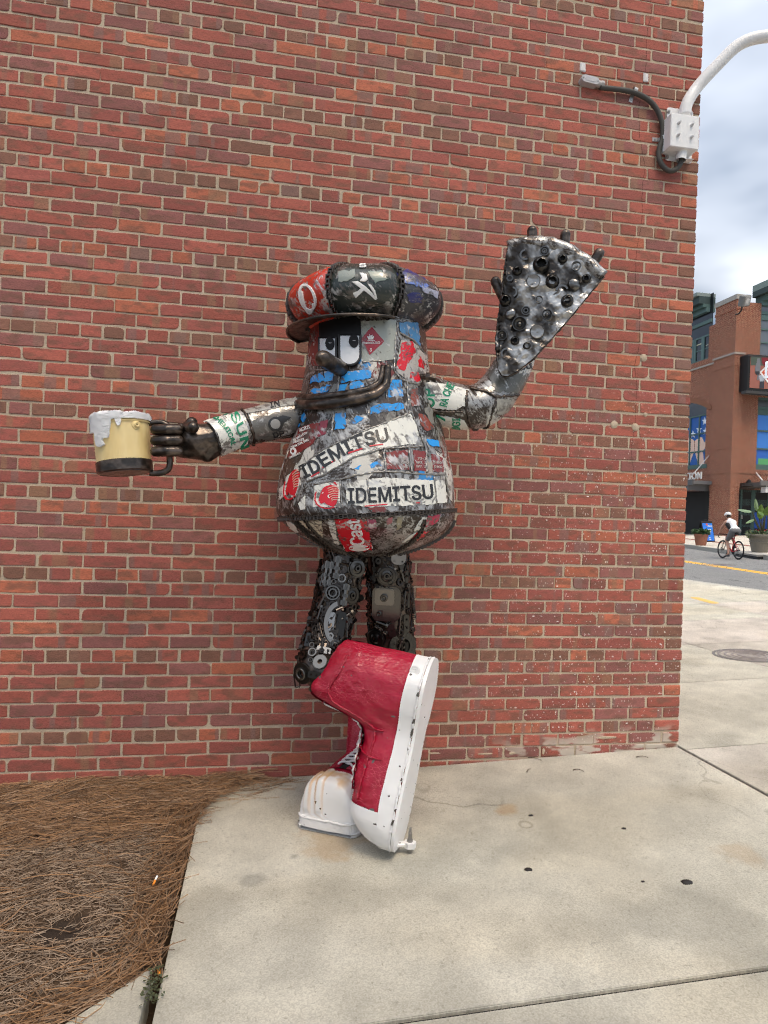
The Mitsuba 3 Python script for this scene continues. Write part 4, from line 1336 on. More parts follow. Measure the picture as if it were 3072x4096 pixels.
mark(F_arm, C3_, [(1383 + 36 * math.cos(t), 360 + 34 * math.sin(t)) for t in np.linspace(0, 6.28, 24)[:-1]], col(150, 150, 148), off=.0072, parent='arm__print')
word(F_arm, 'DP', C3_, [(1372, 460), (1452, 440)], 36, INK, 'arm__lettering', size=.3)
word(F_arm, 'IN', C3_, [(1350, 245), (1420, 232)], 44, INK, 'arm__lettering', size=.3)
ss_ = []
a = np.linspace(0, 6.3, 40)
ax = unit(wr_ - el); B_ = basis(ax)
ss_.append(bead(el + .0805 * (np.cos(a)[:, None] * B_[:, 0] + np.sin(a)[:, None] * B_[:, 1]), .006))
put(f'{ARM}__weld_seam', MM(*ss_), 'm_dark_steel', smooth=True)
HAND = f'{FIG}__hand'
kn = [pt(C3_, 700, y, -.585) for y in (402, 482, 560)]
palm = blob([(wr_, .068, pt(C3_, 800, 480, -.575), .072), (pt(C3_, 800, 480, -.575), .070, kn[0], .030), (pt(C3_, 810, 490, -.575), .070, kn[1], .030), (pt(C3_, 830, 530, -.575), .058, kn[2], .030), (wr_ + [0, 0, -.02], .06, pt(C3_, 880, 580, -.575), .038)], length=.016, it=4)
put(HAND, rough(palm, .006, 22, 2), 'm_dark_steel', smooth=40, label='dark steel hand gripping the mug handle')
for y in (402, 482, 562):
    put(f'{HAND}__finger', MM(capsule(pt(C3_, 668, y, -.632), pt(C3_, 585, y, -.648), .0232), capsule(pt(C3_, 585, y, -.648), pt(C3_, 502, y + 2, -.625), .0232, .0225)), 'm_dark_steel', smooth=True)
put(f'{HAND}__thumb', capsule(pt(C3_, 740, 385, -.60), pt(C3_, 778, 385, -.70), .026, .025), 'm_dark_steel', smooth=True)
put(f'{HAND}__thumb_root', capsule(pt(C3_, 720, 392, -.575), pt(C3_, 768, 352, -.655), .022, .025), 'm_dark_steel', smooth=True)

# raised arm
sh2, el2, wr2 = pt(C4, -60, 1455, -.58), pt(C4, 610, 1590, -.53), pt(C4, 900, 1080, -.50)
F_arm2 = F_chain([(sh2, el2, .098, .104), (el2, wr2, .104, .084)])
path = smooth_path([sh2, sh2 + (el2 - sh2) * .55, el2 + (sh2 - el2) * .12 + (wr2 - el2) * .06, el2 + (wr2 - el2) * .35, wr2], 60)
put(f'{FIG}__arm', rough(tube(path, np.interp(np.linspace(0, 1, 60), [0, .5, .62, 1], [.098, .104, .102, .082]), 40), .004, 18, 6), 'm_steel', smooth=True, label='bent arm raised behind the pizza slice')
F_arm2 = F_chain([(path[i], path[i + 1], *np.interp([i / 59, (i + 1) / 59], [0, .5, .62, 1], [.098, .104, .102, .082])) for i in range(0, 59)])
ARM2 = f'{FIG}__arm_001'
plate(F_arm2, C4, [(75, 1345), (250, 1360), (465, 1405), (440, 1540), (330, 1580), (80, 1545)], WHITE, 'arm_001__plate', amp=6, step=18)
plate(F_arm2, C4, [(140, 1615), (340, 1640), (430, 1660), (470, 1740), (360, 1755), (220, 1700)], WHITE, 'arm_001__plate', amp=6, step=18)
plate(F_arm2, C4, [(700, 1480), (850, 1500), (820, 1600), (700, 1610)], col(150, 148, 140), 'arm_001__plate', amp=10, step=18)
plate(F_arm2, C4, [(620, 1620), (760, 1640), (700, 1740), (600, 1750)], col(190, 190, 182), 'arm_001__plate', amp=10, step=18)
plate(F_arm2, C4, [(690, 1150), (830, 1240), (990, 1180), (990, 1300), (900, 1440), (690, 1420), (620, 1290)], col(92, 92, 86), 'arm_001__plate', amp=12, step=20)
plate(F_arm2, C4, [(870, 1190), (1010, 1165), (990, 1270), (880, 1270)], col(200, 200, 195), 'arm_001__plate', amp=6, step=14)
word(F_arm2, 'OP', C4, [(178, 1555), (180, 1400)], 105, GREEN, 'arm_001__lettering', size=.25)
word(F_arm2, 'RA CHE', C4, [(282, 1550), (300, 1470), (345, 1378)], 62, GREEN, 'arm_001__lettering', size=.3)
word(F_arm2, '7', C4, [(270, 1668), (270, 1612)], 70, GREEN, 'arm_001__lettering', size=.3)
word(F_arm2, 'UGI', C4, [(395, 1750), (392, 1640)], 62, GREEN, 'arm_001__lettering', size=.3)
word(F_arm2, 'eu', C4, [(880, 1248), (985, 1228)], 62, INK, 'arm_001__lettering', size=.3)
sm = []
for pts in ([(85, 1570), (240, 1590), (420, 1590)], [(480, 1400), (600, 1420), (700, 1470), (880, 1450)], [(75, 1350), (60, 1450), (80, 1600)], [(450, 1420), (440, 1560), (480, 1700), (560, 1790)], [(700, 1470), (660, 1600), (600, 1780)]):
    P = jag(pts, 8, 2.5, 3, close=False)
    p, n = hit(F_arm2, *C4(P[:, 0], P[:, 1]))
    sm.append(bead(p + n * .002, .006))
put(f'{ARM2}__weld_seam', MM(*sm), 'm_dark_steel', smooth=True)
pn = unit([-.36, -.93, -.02])                                    # the way the pizza slice faces
po = pt(C4, 1050, 700, -.72)


def on_pizza(x, y, d=0.0):
    return on_plane(C4(x, y), po + pn * d, pn)


HAND2 = fresh(f'{FIG}__hand')
pc = on_pizza(1040, 760, -.10)
put(HAND2, rough(blob([(wr2, .075, pc, .075), (pc, .075, on_pizza(1000, 380, -.10), .030), (pc, .075, on_pizza(1240, 420, -.10), .030), (pc, .07, on_pizza(1400, 520, -.10), .030), (pc, .06, on_pizza(790, 720, -.10), .028)], length=.02, it=4), .005, 22), 'm_dark_steel', smooth=40, exact=True, label='dark steel hand with spread fingers behind the pizza slice')
for a, b in (((1000, 400), (992, 92)), ((1240, 440), (1268, 122)), ((1400, 530), (1548, 276))):
    put(f'{HAND2}__finger', capsule(on_pizza(*a, -.10), on_pizza(*b, -.10), .0235), 'm_dark_steel', smooth=True)
put(f'{HAND2}__thumb', capsule(on_pizza(800, 740, -.10), on_pizza(688, 510, -.10), .0235), 'm_dark_steel', smooth=True)

# ---- the beer mug
MUG = thing('beer_mug', 'cream yellow metal beer mug with white foam held in the outstretched hand', 'mug')
top_c, bot_c = pt(C3_, 245, 330, -.56), pt(C3_, 278, 716, -.575)
mz = unit(top_c - bot_c); mh = np.linalg.norm(top_c - bot_c); mr1, mr0 = .117, .111
MB = basis(mz)


def mugp(a, h, r):
    a = np.asarray(a)
    return bot_c + np.asarray(h)[..., None] * mz + (r * np.cos(a))[..., None] * MB[:, 0] + (r * np.sin(a))[..., None] * MB[:, 1]


put(f'{MUG}__body', rough(place(revolve([(mr0 + .0, .038)] + [(mr0 + (mr1 - mr0) * t, .045 + (mh - .045) * t) for t in np.linspace(0, .87, 18)] + [(mr1 + .004, mh * .88), (mr1 + .005, mh * .90), (mr1 + .001, mh * .92), (mr1 + .003, mh * .985), (mr1, mh), (mr1 - .006, mh), (mr1 - .008, mh - .05), (0, mh - .05)], 64), bot_c, mz), .0012, 14), 'm_cream', smooth=40)
put(f'{MUG}__base_band', place(revolve([(0, -.004), (mr0 - .004, -.004), (mr0 + .003, .0), (mr0 + .004, .042), (mr0 + .0015, .044), (mr0, .045)], 64), bot_c, mz), 'm_dark_steel', smooth=30, label='dark steel band around the foot of the mug')
put(f'{MUG}__base_plate', rough(place(revolve([(0, -.003), (mr0 * .5, -.003), (mr0 - .012, -.0065), (mr0 - .006, -.006), (mr0 - .005, .003)], 48), bot_c, mz), .003, 40), 'm_dark_steel', smooth=30)
F_mug = lambda p: np.where((((p - bot_c) @ mz) > -.02) & (((p - bot_c) @ mz) < mh + .01), np.linalg.norm((p - bot_c) - ((p - bot_c) @ mz)[..., None] * mz, axis=-1) - (mr0 + (mr1 - mr0) * ((p - bot_c) @ mz) / mh), .05)
p, n = hit(F_mug, *C3_(np.array([357.]), np.array([367.])))
put(f'{MUG}__bung', place(revolve([(0, .004), (.004, .004), (.004, .010), (.009, .012), (.0125, .008), (.0145, .004), (.0185, .003), (.019, 0)], 20), p[0], n[0]), 'm_cream', smooth=40, label='round cream bung cap on the side of the mug')
put(f'{MUG}__bung_hole', place(revolve([(0, .0055), (.0035, .0055), (.004, .003)], 10), p[0], n[0]), 'm_tint', color=BLACK)
# foam: a crust over the rim that runs down the left side
low = np.array([(24, 432), (40, 432), (58, 420), (66, 440), (72, 500), (84, 528), (100, 532), (118, 522), (130, 508), (112, 480), (118, 462), (140, 466), (158, 455), (164, 430), (172, 360), (178, 326), (200, 320), (208, 350), (222, 372), (238, 366), (247, 340), (252, 298), (264, 280), (300, 272), (370, 276), (420, 290), (448, 305)], float)
topy = np.interp(low[:, 0], [20, 60, 160, 200, 300, 380, 450], [308, 292, 262, 248, 262, 275, 300])
xs = np.linspace(24, 447, 90)
lo_ = np.interp(xs, low[:, 0], low[:, 1]); hi_ = np.interp(xs, [20, 60, 160, 300, 380, 450], [322, 312, 306, 300, 296, 302])
ppx = np.r_[np.stack([low[:, 0], low[:, 1]], 1), np.stack([xs[::-6], hi_[::-6]], 1)]
FO = jag(ppx, 6, 1.6, 2)
PF = Polygon(FO).buffer(0)
PF = max(getattr(PF, 'geoms', [PF]), key=lambda g: g.area)
fv = sheet(F_mug, np.array(PF.exterior.coords)[:-1], C3_, 7, .010, .003)
put(f'{MUG}__foam', rough(fv, .0030, 60), 'm_foam', smooth=60, label='white painted foam dripping down the mug')
a = np.linspace(0, 2 * np.pi, 65)[:-1]
rg = [mr1 + .008, mr1 + .009, mr1 + .005, mr1 * .8, mr1 * .4, .001]
hh = [mh - .018, mh + .003, mh + .010, mh + .016, mh + .020, mh + .022]
A_, R_ = np.meshgrid(a, np.arange(6), indexing='xy')
lump = (meshkit.fbm(np.stack([np.cos(A_) * 2.4, np.sin(A_) * 2.4, R_ * .5], -1), 3, 5) - .5)
leftw = .5 - .5 * np.cos(A_ - np.arctan2(-RIGHT @ MB[:, 1], -RIGHT @ MB[:, 0]) + np.pi)
fv = mugp(A_, np.array(hh)[R_] + lump * .030 * (R_ > 0) + .008 * leftw * (R_ > 1), np.array(rg)[R_] * (1 + .02 * lump))
put(f'{MUG}__foam_top', rough(subdiv((fv.reshape(-1, 3), grid_faces(6, 64)), .012), .005, 60), 'm_foam', smooth=40)
hp = [pt(C3_, 440, 352, -.565), pt(C3_, 520, 350, -.565), pt(C3_, 575, 362, -.565), pt(C3_, 606, 402, -.565), pt(C3_, 608, 500, -.565), pt(C3_, 606, 640, -.565), pt(C3_, 598, 690, -.565), pt(C3_, 560, 716, -.565), pt(C3_, 460, 722, -.565)]
put(f'{MUG}__handle', tube(smooth_path(hp, 60), .0135, 14), 'm_dark_steel', smooth=True, label='bent steel pipe handle of the mug')

# ---- the pizza slice
PIZ = thing('pizza_slice', 'giant pizza slice of grey sheet steel studded with scrap toppings in the raised hand', 'pizza slice')
OUT = [(745, 1292), (712, 1240), (700, 1120), (690, 1000), (712, 820), (740, 600), (770, 350), (795, 212), (900, 180), (1020, 168), (1130, 178), (1250, 215), (1370, 280), (1460, 345), (1535, 410), (1590, 460), (1500, 570), (1330, 780), (1150, 985), (1000, 1150), (860, 1262), (790, 1296)]
P3 = np.array([on_pizza(*q) for q in OUT])
PBs = basis(pn, RIGHT)
L2 = (P3 - po) @ PBs[:, :2]
pp = Polygon(L2).buffer(0)


def slab_on(poly, z0, z1, o=po, B=PBs):
    v, f = extr(poly, z1 - z0, z0)
    return v @ B.T + o, f


body2 = subdiv(slab_on(pp, -.052, 0), .012)
fr_ = ((body2[0] - po) @ pn) > -.002
lump = (meshkit.fbm(body2[0] * 9, 3, 3) - .5) * .030 + (np.abs(meshkit.fbm(body2[0] * 15, 3, 5) - .5)) * -.045 + .006
put(f'{PIZ}__base', (body2[0] + (lump * fr_)[:, None] * pn, body2[1]), 'm_cheese', smooth=50)
cr = np.array([on_pizza(*q) for q in [(797, 216), (900, 186), (1020, 174), (1130, 184), (1250, 222), (1370, 288), (1460, 352), (1535, 416), (1582, 458)]])
put(f'{PIZ}__crust', rough(tube(smooth_path(cr - pn * .02, 50), .030, 16), .007, 34), 'm_steel', smooth=True, label='thick rolled steel crust along the rounded edge')
eg = np.array([on_pizza(*q, -.004) for q in [(1588, 470), (1500, 575), (1330, 785), (1150, 990), (1000, 1155), (860, 1265), (790, 1296), (745, 1292), (712, 1240), (700, 1120), (690, 1000), (712, 820), (740, 600), (770, 350), (795, 225)]])
put(f'{PIZ}__edge_weld', bead(eg, .0042), 'm_dark_steel', smooth=True)
gtone = lambda b: tuple(np.array([1, .97, .93]) * b)


def top_at(x, y, mesh, m, name, color, spin=0.0, d=0.0, smooth=35):
    o = on_pizza(x, y, d)
    xx = PBs[:, 0] * math.cos(spin) + PBs[:, 1] * math.sin(spin)
    put(f'{PIZ}__{name}', place(mesh, o, pn, xx), m, smooth=smooth, color=color)


PXM = 1.12e-3 / 2.074 * 1.0
rt = np.random.default_rng(3)
for x, y, r in ((1067, 375, 66), (1160, 515, 55), (868, 425, 38), (770, 670, 48), (1282, 675, 50), (1245, 325, 38), (1440, 490, 36), (850, 1003, 36), (948, 1047, 32)):
    R = r * 5.4e-4
    a = np.linspace(0, 2 * np.pi, 25)[:-1]
    jr = .50 + .14 * rt.random(24)
    rings = [(1.0, 0, 0), (1.06, .3, 0), (.95, .62, 0), (.72, .86, 0), (1, .93, 1), (.96, .7, 1), (.8, .1, 1)]
    v = np.stack([np.stack([R * (q if not j else q * jr) * np.cos(a), R * (q if not j else q * jr) * np.sin(a), np.full(24, R * h) + (R * .06 * rt.standard_normal(24) if h == .93 else 0)], -1) for q, h, j in rings])
    top_at(x, y, (v.reshape(-1, 3), grid_faces(7, 24)), 'm_part', 'olive', gtone(.055), rt.random() * 6)
    top_at(x, y, revolve([(0, R * .12), (R * .6, R * .1)], 16), 'm_tint', 'olive_hole', (.006, .006, .006), 0)
for x, y, r in ((1003, 512, 60), (1033, 930, 62)):
    R = r * 5.4e-4
    top_at(x, y, rough(revolve([(0, R * .30), (R * .3, R * .26), (R * .62, R * .34), (R * .85, R * .40), (R * .97, R * .28), (R, 0)], 28), .003, 60, x), 'm_part', 'sausage_disc', gtone(.34), rt.random() * 6)
for x, y, r in ((888, 866, 60), (1115, 788, 44), (742, 960, 42), (1050, 662, 32), (1357, 386, 40)):
    R = r * 5.4e-4
    top_at(x, y, rough(revolve([(0, R * .34), (R * .28, R * .30), (R * .45, R * .10), (R * .72, R * .22), (R * .90, R * .55), (R * .99, R * .55), (R, 0)], 28), .0016, 60, x), 'm_part', 'pepperoni_cup', gtone(.10 if r > 40 else .2), rt.random() * 6)
for x, y, r in ((1095, 262, 40), (940, 755, 38)):
    R = r * 5.4e-4
    k = fresh(f'{PIZ}__bearing_ring')
    o = on_pizza(x, y)
    put(k, place(MM(revolve([(R * .78, 0), (R * .78, R * .5), (R, R * .5), (R, 0)], 28), revolve([(R * .32, 0), (R * .32, R * .55), (R * .56, R * .55), (R * .56, 0)], 24)), o, pn), 'm_part', color=gtone(.11), smooth=35, exact=True)
    top_at(x, y, revolve([(R * .5, R * .3), (R * .8, R * .3)], 20), 'm_tint', 'bearing_seat', (.02, .018, .016))
    top_at(x, y, revolve([(0, R * .1), (R * .34, R * .1)], 16), 'm_tint', 'bearing_seat', (.004, .004, .004))
for x, y, r in ((1340, 536, 58), (815, 780, 50)):
    R = r * 5.4e-4
    top_at(x, y, rough((lambda m: (m[0] * [1.0, .82, .62], m[1]))(VF(trimesh.creation.icosphere(3, R))), .002, 50), 'm_part', 'mushroom_cap', gtone(.16 if x > 1000 else .24), .7 if x < 1000 else 2.2, smooth=True)
for x, y, r, s0, sp in ((935, 292, 44, 1.6, 3.6), (825, 602, 44, -1.2, 2.6), (1240, 592, 50, .3, 2.7), (780, 1110, 46, 1.5, 2.8)):
    R = r * 5.4e-4
    a = np.linspace(s0, s0 + sp, 40)
    rr = R * (1.0 + .07 * (np.arange(40) % 2))
    pg = Polygon(np.vstack([np.stack([rr * np.cos(a), rr * np.sin(a)], 1), np.stack([R * .72 * np.cos(a[::-1]), R * .72 * np.sin(a[::-1])], 1)])).buffer(0)
    top_at(x, y, extr(pg, .014, -.004), 'm_part', 'gear_arc', gtone(.16), 0, smooth=False)
top_at(808, 488, extr(Polygon([(.017 * math.cos(i * np.pi / 3), .017 * math.sin(i * np.pi / 3)) for i in range(6)]).difference(Point(0, 0).buffer(.008)), .012, 0), 'm_part', 'nut', gtone(.1), smooth=False)

# ---- legs of welded machine parts
def leg_path(P, R, n=40):
    q = smooth_path(P, n)
    s = np.r_[0, np.cumsum(np.linalg.norm(np.diff(np.asarray(P, float), axis=0), axis=1))]
    return q, np.interp(np.linspace(0, s[-1], n), s, R)


SC = 4.16e-4
q1, r1 = leg_path([(-2.050, -.45, 1.06), (-2.058, -.46, .98), (-2.085, -.475, .83), (-2.112, -.50, .68), (-2.150, -.545, .57), (-2.165, -.60, .490), (-2.120, -.66, .470), (-2.07, -.69, .48)], [.098, .097, .100, .100, .100, .096, .086, .07])
q2, r2 = leg_path([(-1.842, -.40, 1.06), (-1.843, -.40, .98), (-1.825, -.37, .80), (-1.805, -.33, .62), (-1.785, -.29, .45), (-1.755, -.26, .20)], [.100, .100, .103, .108, .118, .112])


def chain_F(q, r): return F_chain([(q[i], q[i + 1], r[i], r[i + 1]) for i in range(len(q) - 1)])


def cyl(r, h, n=20, bore=0.0, c=.12):
    e = min(r, h) * c
    return revolve([(bore, 0), (bore, h - e), (bore + e, h), (r - e, h), (r, h - e), (r, 0)] if bore else [(0, h), (r - e, h), (r, h - e), (r, 0)], n)


def gearm(R, teeth, h, hole): return extr(gear_poly(R, teeth, R * .11, hole), h)
def hexm(R, h, hole=0): 
    p = Polygon([(R * math.cos(i * np.pi / 3), R * math.sin(i * np.pi / 3)) for i in range(6)])
    return extr(p.difference(Point(0, 0).buffer(hole)) if hole else p, h)
def boltm(R, L):                                               # lying along x, head at +x
    return MM(place(cyl(R * .55, L, 8), (-L / 2, 0, R * .5), (1, 0, 0)), place(hexm(R, R * 1.1), (L / 2, 0, R * .5), (1, 0, 0)))
def shaft(R, L, sp=0):
    ms = [place(cyl(R * .72, L, 14), (-L / 2, 0, R * .5), (1, 0, 0))]
    for a, w, k in ((-.48, .22, 1.0), (-.12, .14, .9), (.2, .26, 1.0)):
        ms.append(place(extr(gear_poly(R * k, 16, R * .12, 0), L * w), (L * a, 0, R * .5), (1, 0, 0)))
    return MM(*ms)
def platem(w, h, t, holes=(), r=None):
    r = min(w, h) * .2 if r is None else r
    p = sbox(-w / 2 + r, -h / 2 + r, w / 2 - r, h / 2 - r).buffer(r, 6)
    for x, y, k in holes: p = p.difference(Point(x, y).buffer(k, 6))
    return MM(extr(p, t * .8), extr(p.buffer(-t * .25), t * .2, t * .8))
def rotor(R, h, rin):
    p = Point(0, 0).buffer(R, 24).difference(Point(0, 0).buffer(rin, 20))
    for ringr, m, o in ((.93, 26, 0), (.82, 22, .1), (.71, 18, .2)):
        for i in range(m):
            a = i * 2 * np.pi / m + o
            p = p.difference(Point(R * ringr * math.cos(a), R * ringr * math.sin(a)).buffer(R * .028, 3))
    return extr(p, h)
def clutch(R, h):
    return MM(revolve([(R * .16, h), (R * .16, h * 1.5), (R * .3, h * 1.5), (R * .34, h * .9), (R * .55, h * .75), (R * .60, h), (R * .84, h * .95), (R * .88, h * .55), (R * .98, h * .5), (R, 0)], 36), revolve([(0, h * .4), (R * .17, h * .4)], 16), extr(gear_poly(R * 1.05, 40, R * .06, R * .9), h * .45))
def springm(R, L, turns, wire):
    t = np.linspace(0, 1, turns * 12)
    return tube(np.stack([(t - .5) * L, R * np.cos(t * turns * 2 * np.pi), R + R * np.sin(t * turns * 2 * np.pi)], 1), wire, 6)
def bearingm(R, h):
    ms = [revolve([(R * .8, 0), (R * .8, h), (R * .97, h), (R, h * .8), (R, 0)], 32), revolve([(R * .40, 0), (R * .40, h), (R * .58, h), (R * .58, 0)], 28)]
    for i in range(9):
        a = i * 2 * np.pi / 9
        ms.append(move(VF(trimesh.creation.icosphere(1, R * .105)), (R * .69 * math.cos(a), R * .69 * math.sin(a), h * .55)))
    return MM(*ms)


def build_leg(q, r, items, name_label, seed, knee_fill):
    F = chain_F(q, r)
    k0 = fresh(f'{FIG}__leg')
    put(k0, rough(tube(q, r * .97, 28), .006, 40, seed), 'm_dark_steel', smooth=40, exact=True, label=name_label)
    for it in items:
        x, y, mesh, nm, tone, spin = it[:6]
        p, n = hit(F, *C5(np.array([float(x)]), np.array([float(y)])))
        n0 = unit(n[0] * .75 + unit(CAM - p[0]) * .35) if len(it) < 7 else unit(n[0])
        xx = RIGHT * math.cos(spin) + UP * math.sin(spin)
        put(f'{k0}__{nm}', place(mesh, p[0] + n0 * (.0 if nm not in ('tank_cover',) else -.012), n0, xx), 'm_part', color=np.array([1, .94, .86]) * tone * .85, smooth=32)
    # small bolts, nuts, rods and rings welded over all that is left
    g = np.random.default_rng(seed)
    ms = []
    t, A, B = frames(q)
    kinds = [boltm(.010, .045), boltm(.008, .06), hexm(.014, .010, .007), cyl(.013, .008, 14, .007), cyl(.019, .010, 16, .010), boltm(.006, .09), platem(.03, .055, .006, [(0, .012, .005), (0, -.012, .005)]), gearm(.02, 14, .008, .008), shaft(.011, .07)]
    for i in range(430):
        u = g.random() * (len(q) - 8)
        j = int(u)
        a = g.random() * 2 * np.pi
        nn_ = A[j] * math.cos(a) + B[j] * math.sin(a)
        o = q[j] + (q[j + 1] - q[j]) * (u - j) + nn_ * r[j] * .985
        if nn_[1] > .75 and g.random() < .7: continue
        m = kinds[int(g.random() * len(kinds))]
        xx = t[j] * (1 if g.random() < .7 else .1) + np.cross(t[j], nn_) * g.normal(0, .8)
        ms.append(place(m, o - nn_ * .002, unit(nn_ + g.normal(0, .12, 3)), xx))
    put(f'{k0}__scrap_pieces', MM(*ms), 'm_part', color=(.050, .042, .037), smooth=32, kind='stuff', label='small bolts, nuts and rods welded all over')
    return k0


H = math.pi / 2
items1 = [(752, 340, clutch(.043, .018), 'clutch_disc', .11, 0), (600, 450, gearm(.020, 16, .010, .011), 'gear', .30, 0), (600, 450, cyl(.015, .014, 20, .011), 'ring', .34, 0), (505, 612, bearingm(.034, .016), 'bearing', .17, 0),
          (515, 490, cyl(.012, .012, 16, .007), 'ring', .2, 0), (682, 484, cyl(.010, .012, 16, .006), 'ring', .18, 0), (552, 330, shaft(.015, .105), 'shaft', .17, H - .12), (480, 400, shaft(.011, .11), 'shaft', .2, H - .1), (432, 400, shaft(.012, .12), 'shaft', .2, H - .08), (395, 420, shaft(.009, .10), 'shaft', .13, H), (632, 630, shaft(.016, .10), 'shaft', .18, H - .2),
          (700, 640, clutch(.042, .012), 'clutch_disc', .06, 0, 1), (786, 668, shaft(.016, .03), 'spline_hub', .12, -.1), (480, 930, platem(.032, .086, .007, [(0, .014, .006), (0, -.014, .006)], .012), 'brake_pad', .46, -.12), (582, 965, platem(.042, .118, .009, [(.004, .028, .005)], .014), 'brake_pad', .035, -.14), (472, 1090, hexm(.0155, .010, .007), 'nut', .36, .2),
          (275, 1192, cyl(.0125, .012, 18, .008), 'ring', .28, 0), (280, 1275, cyl(.020, .014, 22, .0125), 'ring', .3, 0), (280, 1275, cyl(.0115, .009, 18, .0085), 'ring', .2, 0), (262, 1356, cyl(.011, .011, 16, .007), 'ring', .2, 0), (364, 1380, gearm(.033, 36, .010, .011), 'gear', .26, 0), (400, 1246, platem(.064, .028, .007, [(0, 0, .003)], .007), 'brake_pad', .52, -.2), (525, 1190, clutch(.025, .012), 'clutch_disc', .10, 0),
          (172, 1500, cyl(.048, .008, 28, .012), 'flange', .06, 0), (172, 1500, MM(cyl(.026, .022, 24, .016), extr(gear_poly(.029, 26, .003, .024), .016)), 'spline_hub', .15, 0), (285, 1680, cyl(.020, .014, 20, .011), 'ring', .10, 0), (230, 1130, platem(.026, .06, .006, [(0, .012, .004), (0, -.014, .004)]), 'plate', .09, -.2), (300, 1520, platem(.06, .03, .006, [(-.014, 0, .004), (.012, 0, .004)]), 'plate', .05, -.1), (380, 720, boltm(.013, .06), 'bolt', .15, 1.1), (350, 860, boltm(.010, .07), 'bolt', .13, 1.4), (640, 870, boltm(.010, .06), 'bolt', .13, .5), (650, 1000, boltm(.009, .08), 'bolt', .1, 1.5), (420, 1000, cyl(.008, .01, 12, .004), 'ring', .2, 0), (590, 780, boltm(.011, .05), 'bolt', .14, .4)]
aa = np.radians(np.linspace(105, 262, 40))
RRo, RRi = .088, .068
half = Polygon(np.vstack([np.stack([RRo * .78 * np.cos(aa), RRo * 1.12 * np.sin(aa)], 1), np.stack([RRi * .74 * np.cos(aa[::-1]), RRi * 1.14 * np.sin(aa[::-1])], 1)])).buffer(0)
items1.append((560, 950, extr(half, .016), 'half_ring_gear', .24, -.08))
LEG1 = build_leg(q1, r1, items1, 'bent leg of welded scrap machine parts, crossing in front', 4, True)
br = on_y(C5(98, 1585), q1[22][1] - .02)
put(f'{LEG1}__bracket', MM(*[tube([br + RIGHT * a + UP * b, br + RIGHT * c + UP * d], .0035, 6) for a, b, c, d in ((-.012, .032, .012, .034), (-.012, .032, -.004, -.03), (.012, .034, .016, -.026), (-.004, -.03, .016, -.026))]), 'm_part', color=(.07, .06, .055))
items2 = [(1222, 215, platem(.075, .072, .012, [(-.02, .012, .003), (.008, .024, .003), (-.02, -.02, .003), (.02, -.02, .004)], .03), 'cover_plate', .40, -.1), (1275, 225, cyl(.009, .018, 14, .003), 'ring', .2, 0), (1102, 420, clutch(.048, .016), 'clutch_disc', .09, 0), (1180, 340, cyl(.006, .024, 12), 'rivet', .4, 0), (1010, 405, cyl(.013, .022, 16, .009), 'ring', .07, 0), (1135, 490, cyl(.013, .022, 16, .009), 'ring', .07, 0),
          (1095, 730, platem(.135, .165, .026, (), .032), 'tank_cover', .15, -.02), (1078, 650, platem(.092, .080, .018, (), .014), 'cover_plate', .26, -.02), (1075, 656, cyl(.018, .034, 20, .009), 'ring', .13, 0), (1075, 656, hexm(.012, .030, .005), 'nut', .09, 0), (1032, 830, platem(.048, .048, .026, (), .008), 'cover_plate', .24, 0), (1032, 830, cyl(.012, .036, 16, .006), 'ring', .12, 0),
          (985, 1112, clutch(.049, .020), 'clutch_disc', .075, 0), (1270, 1200, rotor(.069, .008, .038), 'brake_rotor', .085, 0), (1308, 950, platem(.034, .086, .008, [(0, .02, .005), (0, -.02, .005)], .012), 'brake_pad', .075, .02), (1318, 1225, platem(.036, .075, .012, (), .01), 'brake_pad', .035, 0), (1245, 1180, boltm(.010, .05), 'bolt', .12, 1.2), (1385, 1240, boltm(.012, .06), 'bolt', .14, 1.4), (1150, 1030, platem(.035, .065, .007, [(0, .0, .004)], .008), 'plate', .06, .3), (1268, 430, boltm(.010, .05), 'bolt', .13, 1.9), (1250, 340, extr(Polygon([(-.016, .02), (.02, .02), (.004, -.02)]), .008), 'plate', .10, 0), (1310, 400, platem(.022, .09, .007, [(0, .02, .005), (0, -.01, .005)], .01), 'brake_pad', .08, 0), (1290, 705, boltm(.008, .08), 'bolt', .12, 1.45), (1240, 960, boltm(.008, .09), 'bolt', .14, 1.5), (960, 330, shaft(.008, .13), 'shaft', .09, H), (1010, 260, gearm(.016, 14, .01, .006), 'gear', .09, 0), (1085, 255, cyl(.014, .01, 16, .008), 'ring', .07, 0), (1330, 640, platem(.016, .12, .007, (), .006), 'plate', .07, 0), (950, 945, boltm(.011, .05), 'bolt', .1, .1), (1040, 945, boltm(.011, .05), 'bolt', .09, -.3), (1325, 530, hexm(.010, .01, .005), 'nut', .15, 0)]
items2.append((1366, 715, springm(.010, .165, 17, .0026), 'coil_spring', .13, H + .02))
LEG2 = build_leg(q2, r2, items2, 'straight standing leg of welded scrap machine parts', 9, False)

# ---- sneakers
HL = np.array([-.052, -.05, -.04, .0, .10, .200, .235, .275, .314, .38, .46, .55, .628, .679, .725, .765, .788, .793])
HH = np.array([.340, .345, .352, .362, .385, .425, .42, .32, .219, .208, .209, .207, .200, .192, .166, .130, .085, .055])
HW = np.array([.03, .050, .072, .116, .156, .142, .130, .120, .116, .121, .130, .138, .140, .138, .128, .106, .078, .058])
BLUNT_H, BLUNT_W = HH.copy(), HW.copy()
BLUNT_H[-6:] = [.204, .204, .203, .194, .138, .060]
BLUNT_W[-6:] = [.141, .141, .140, .136, .124, .114]


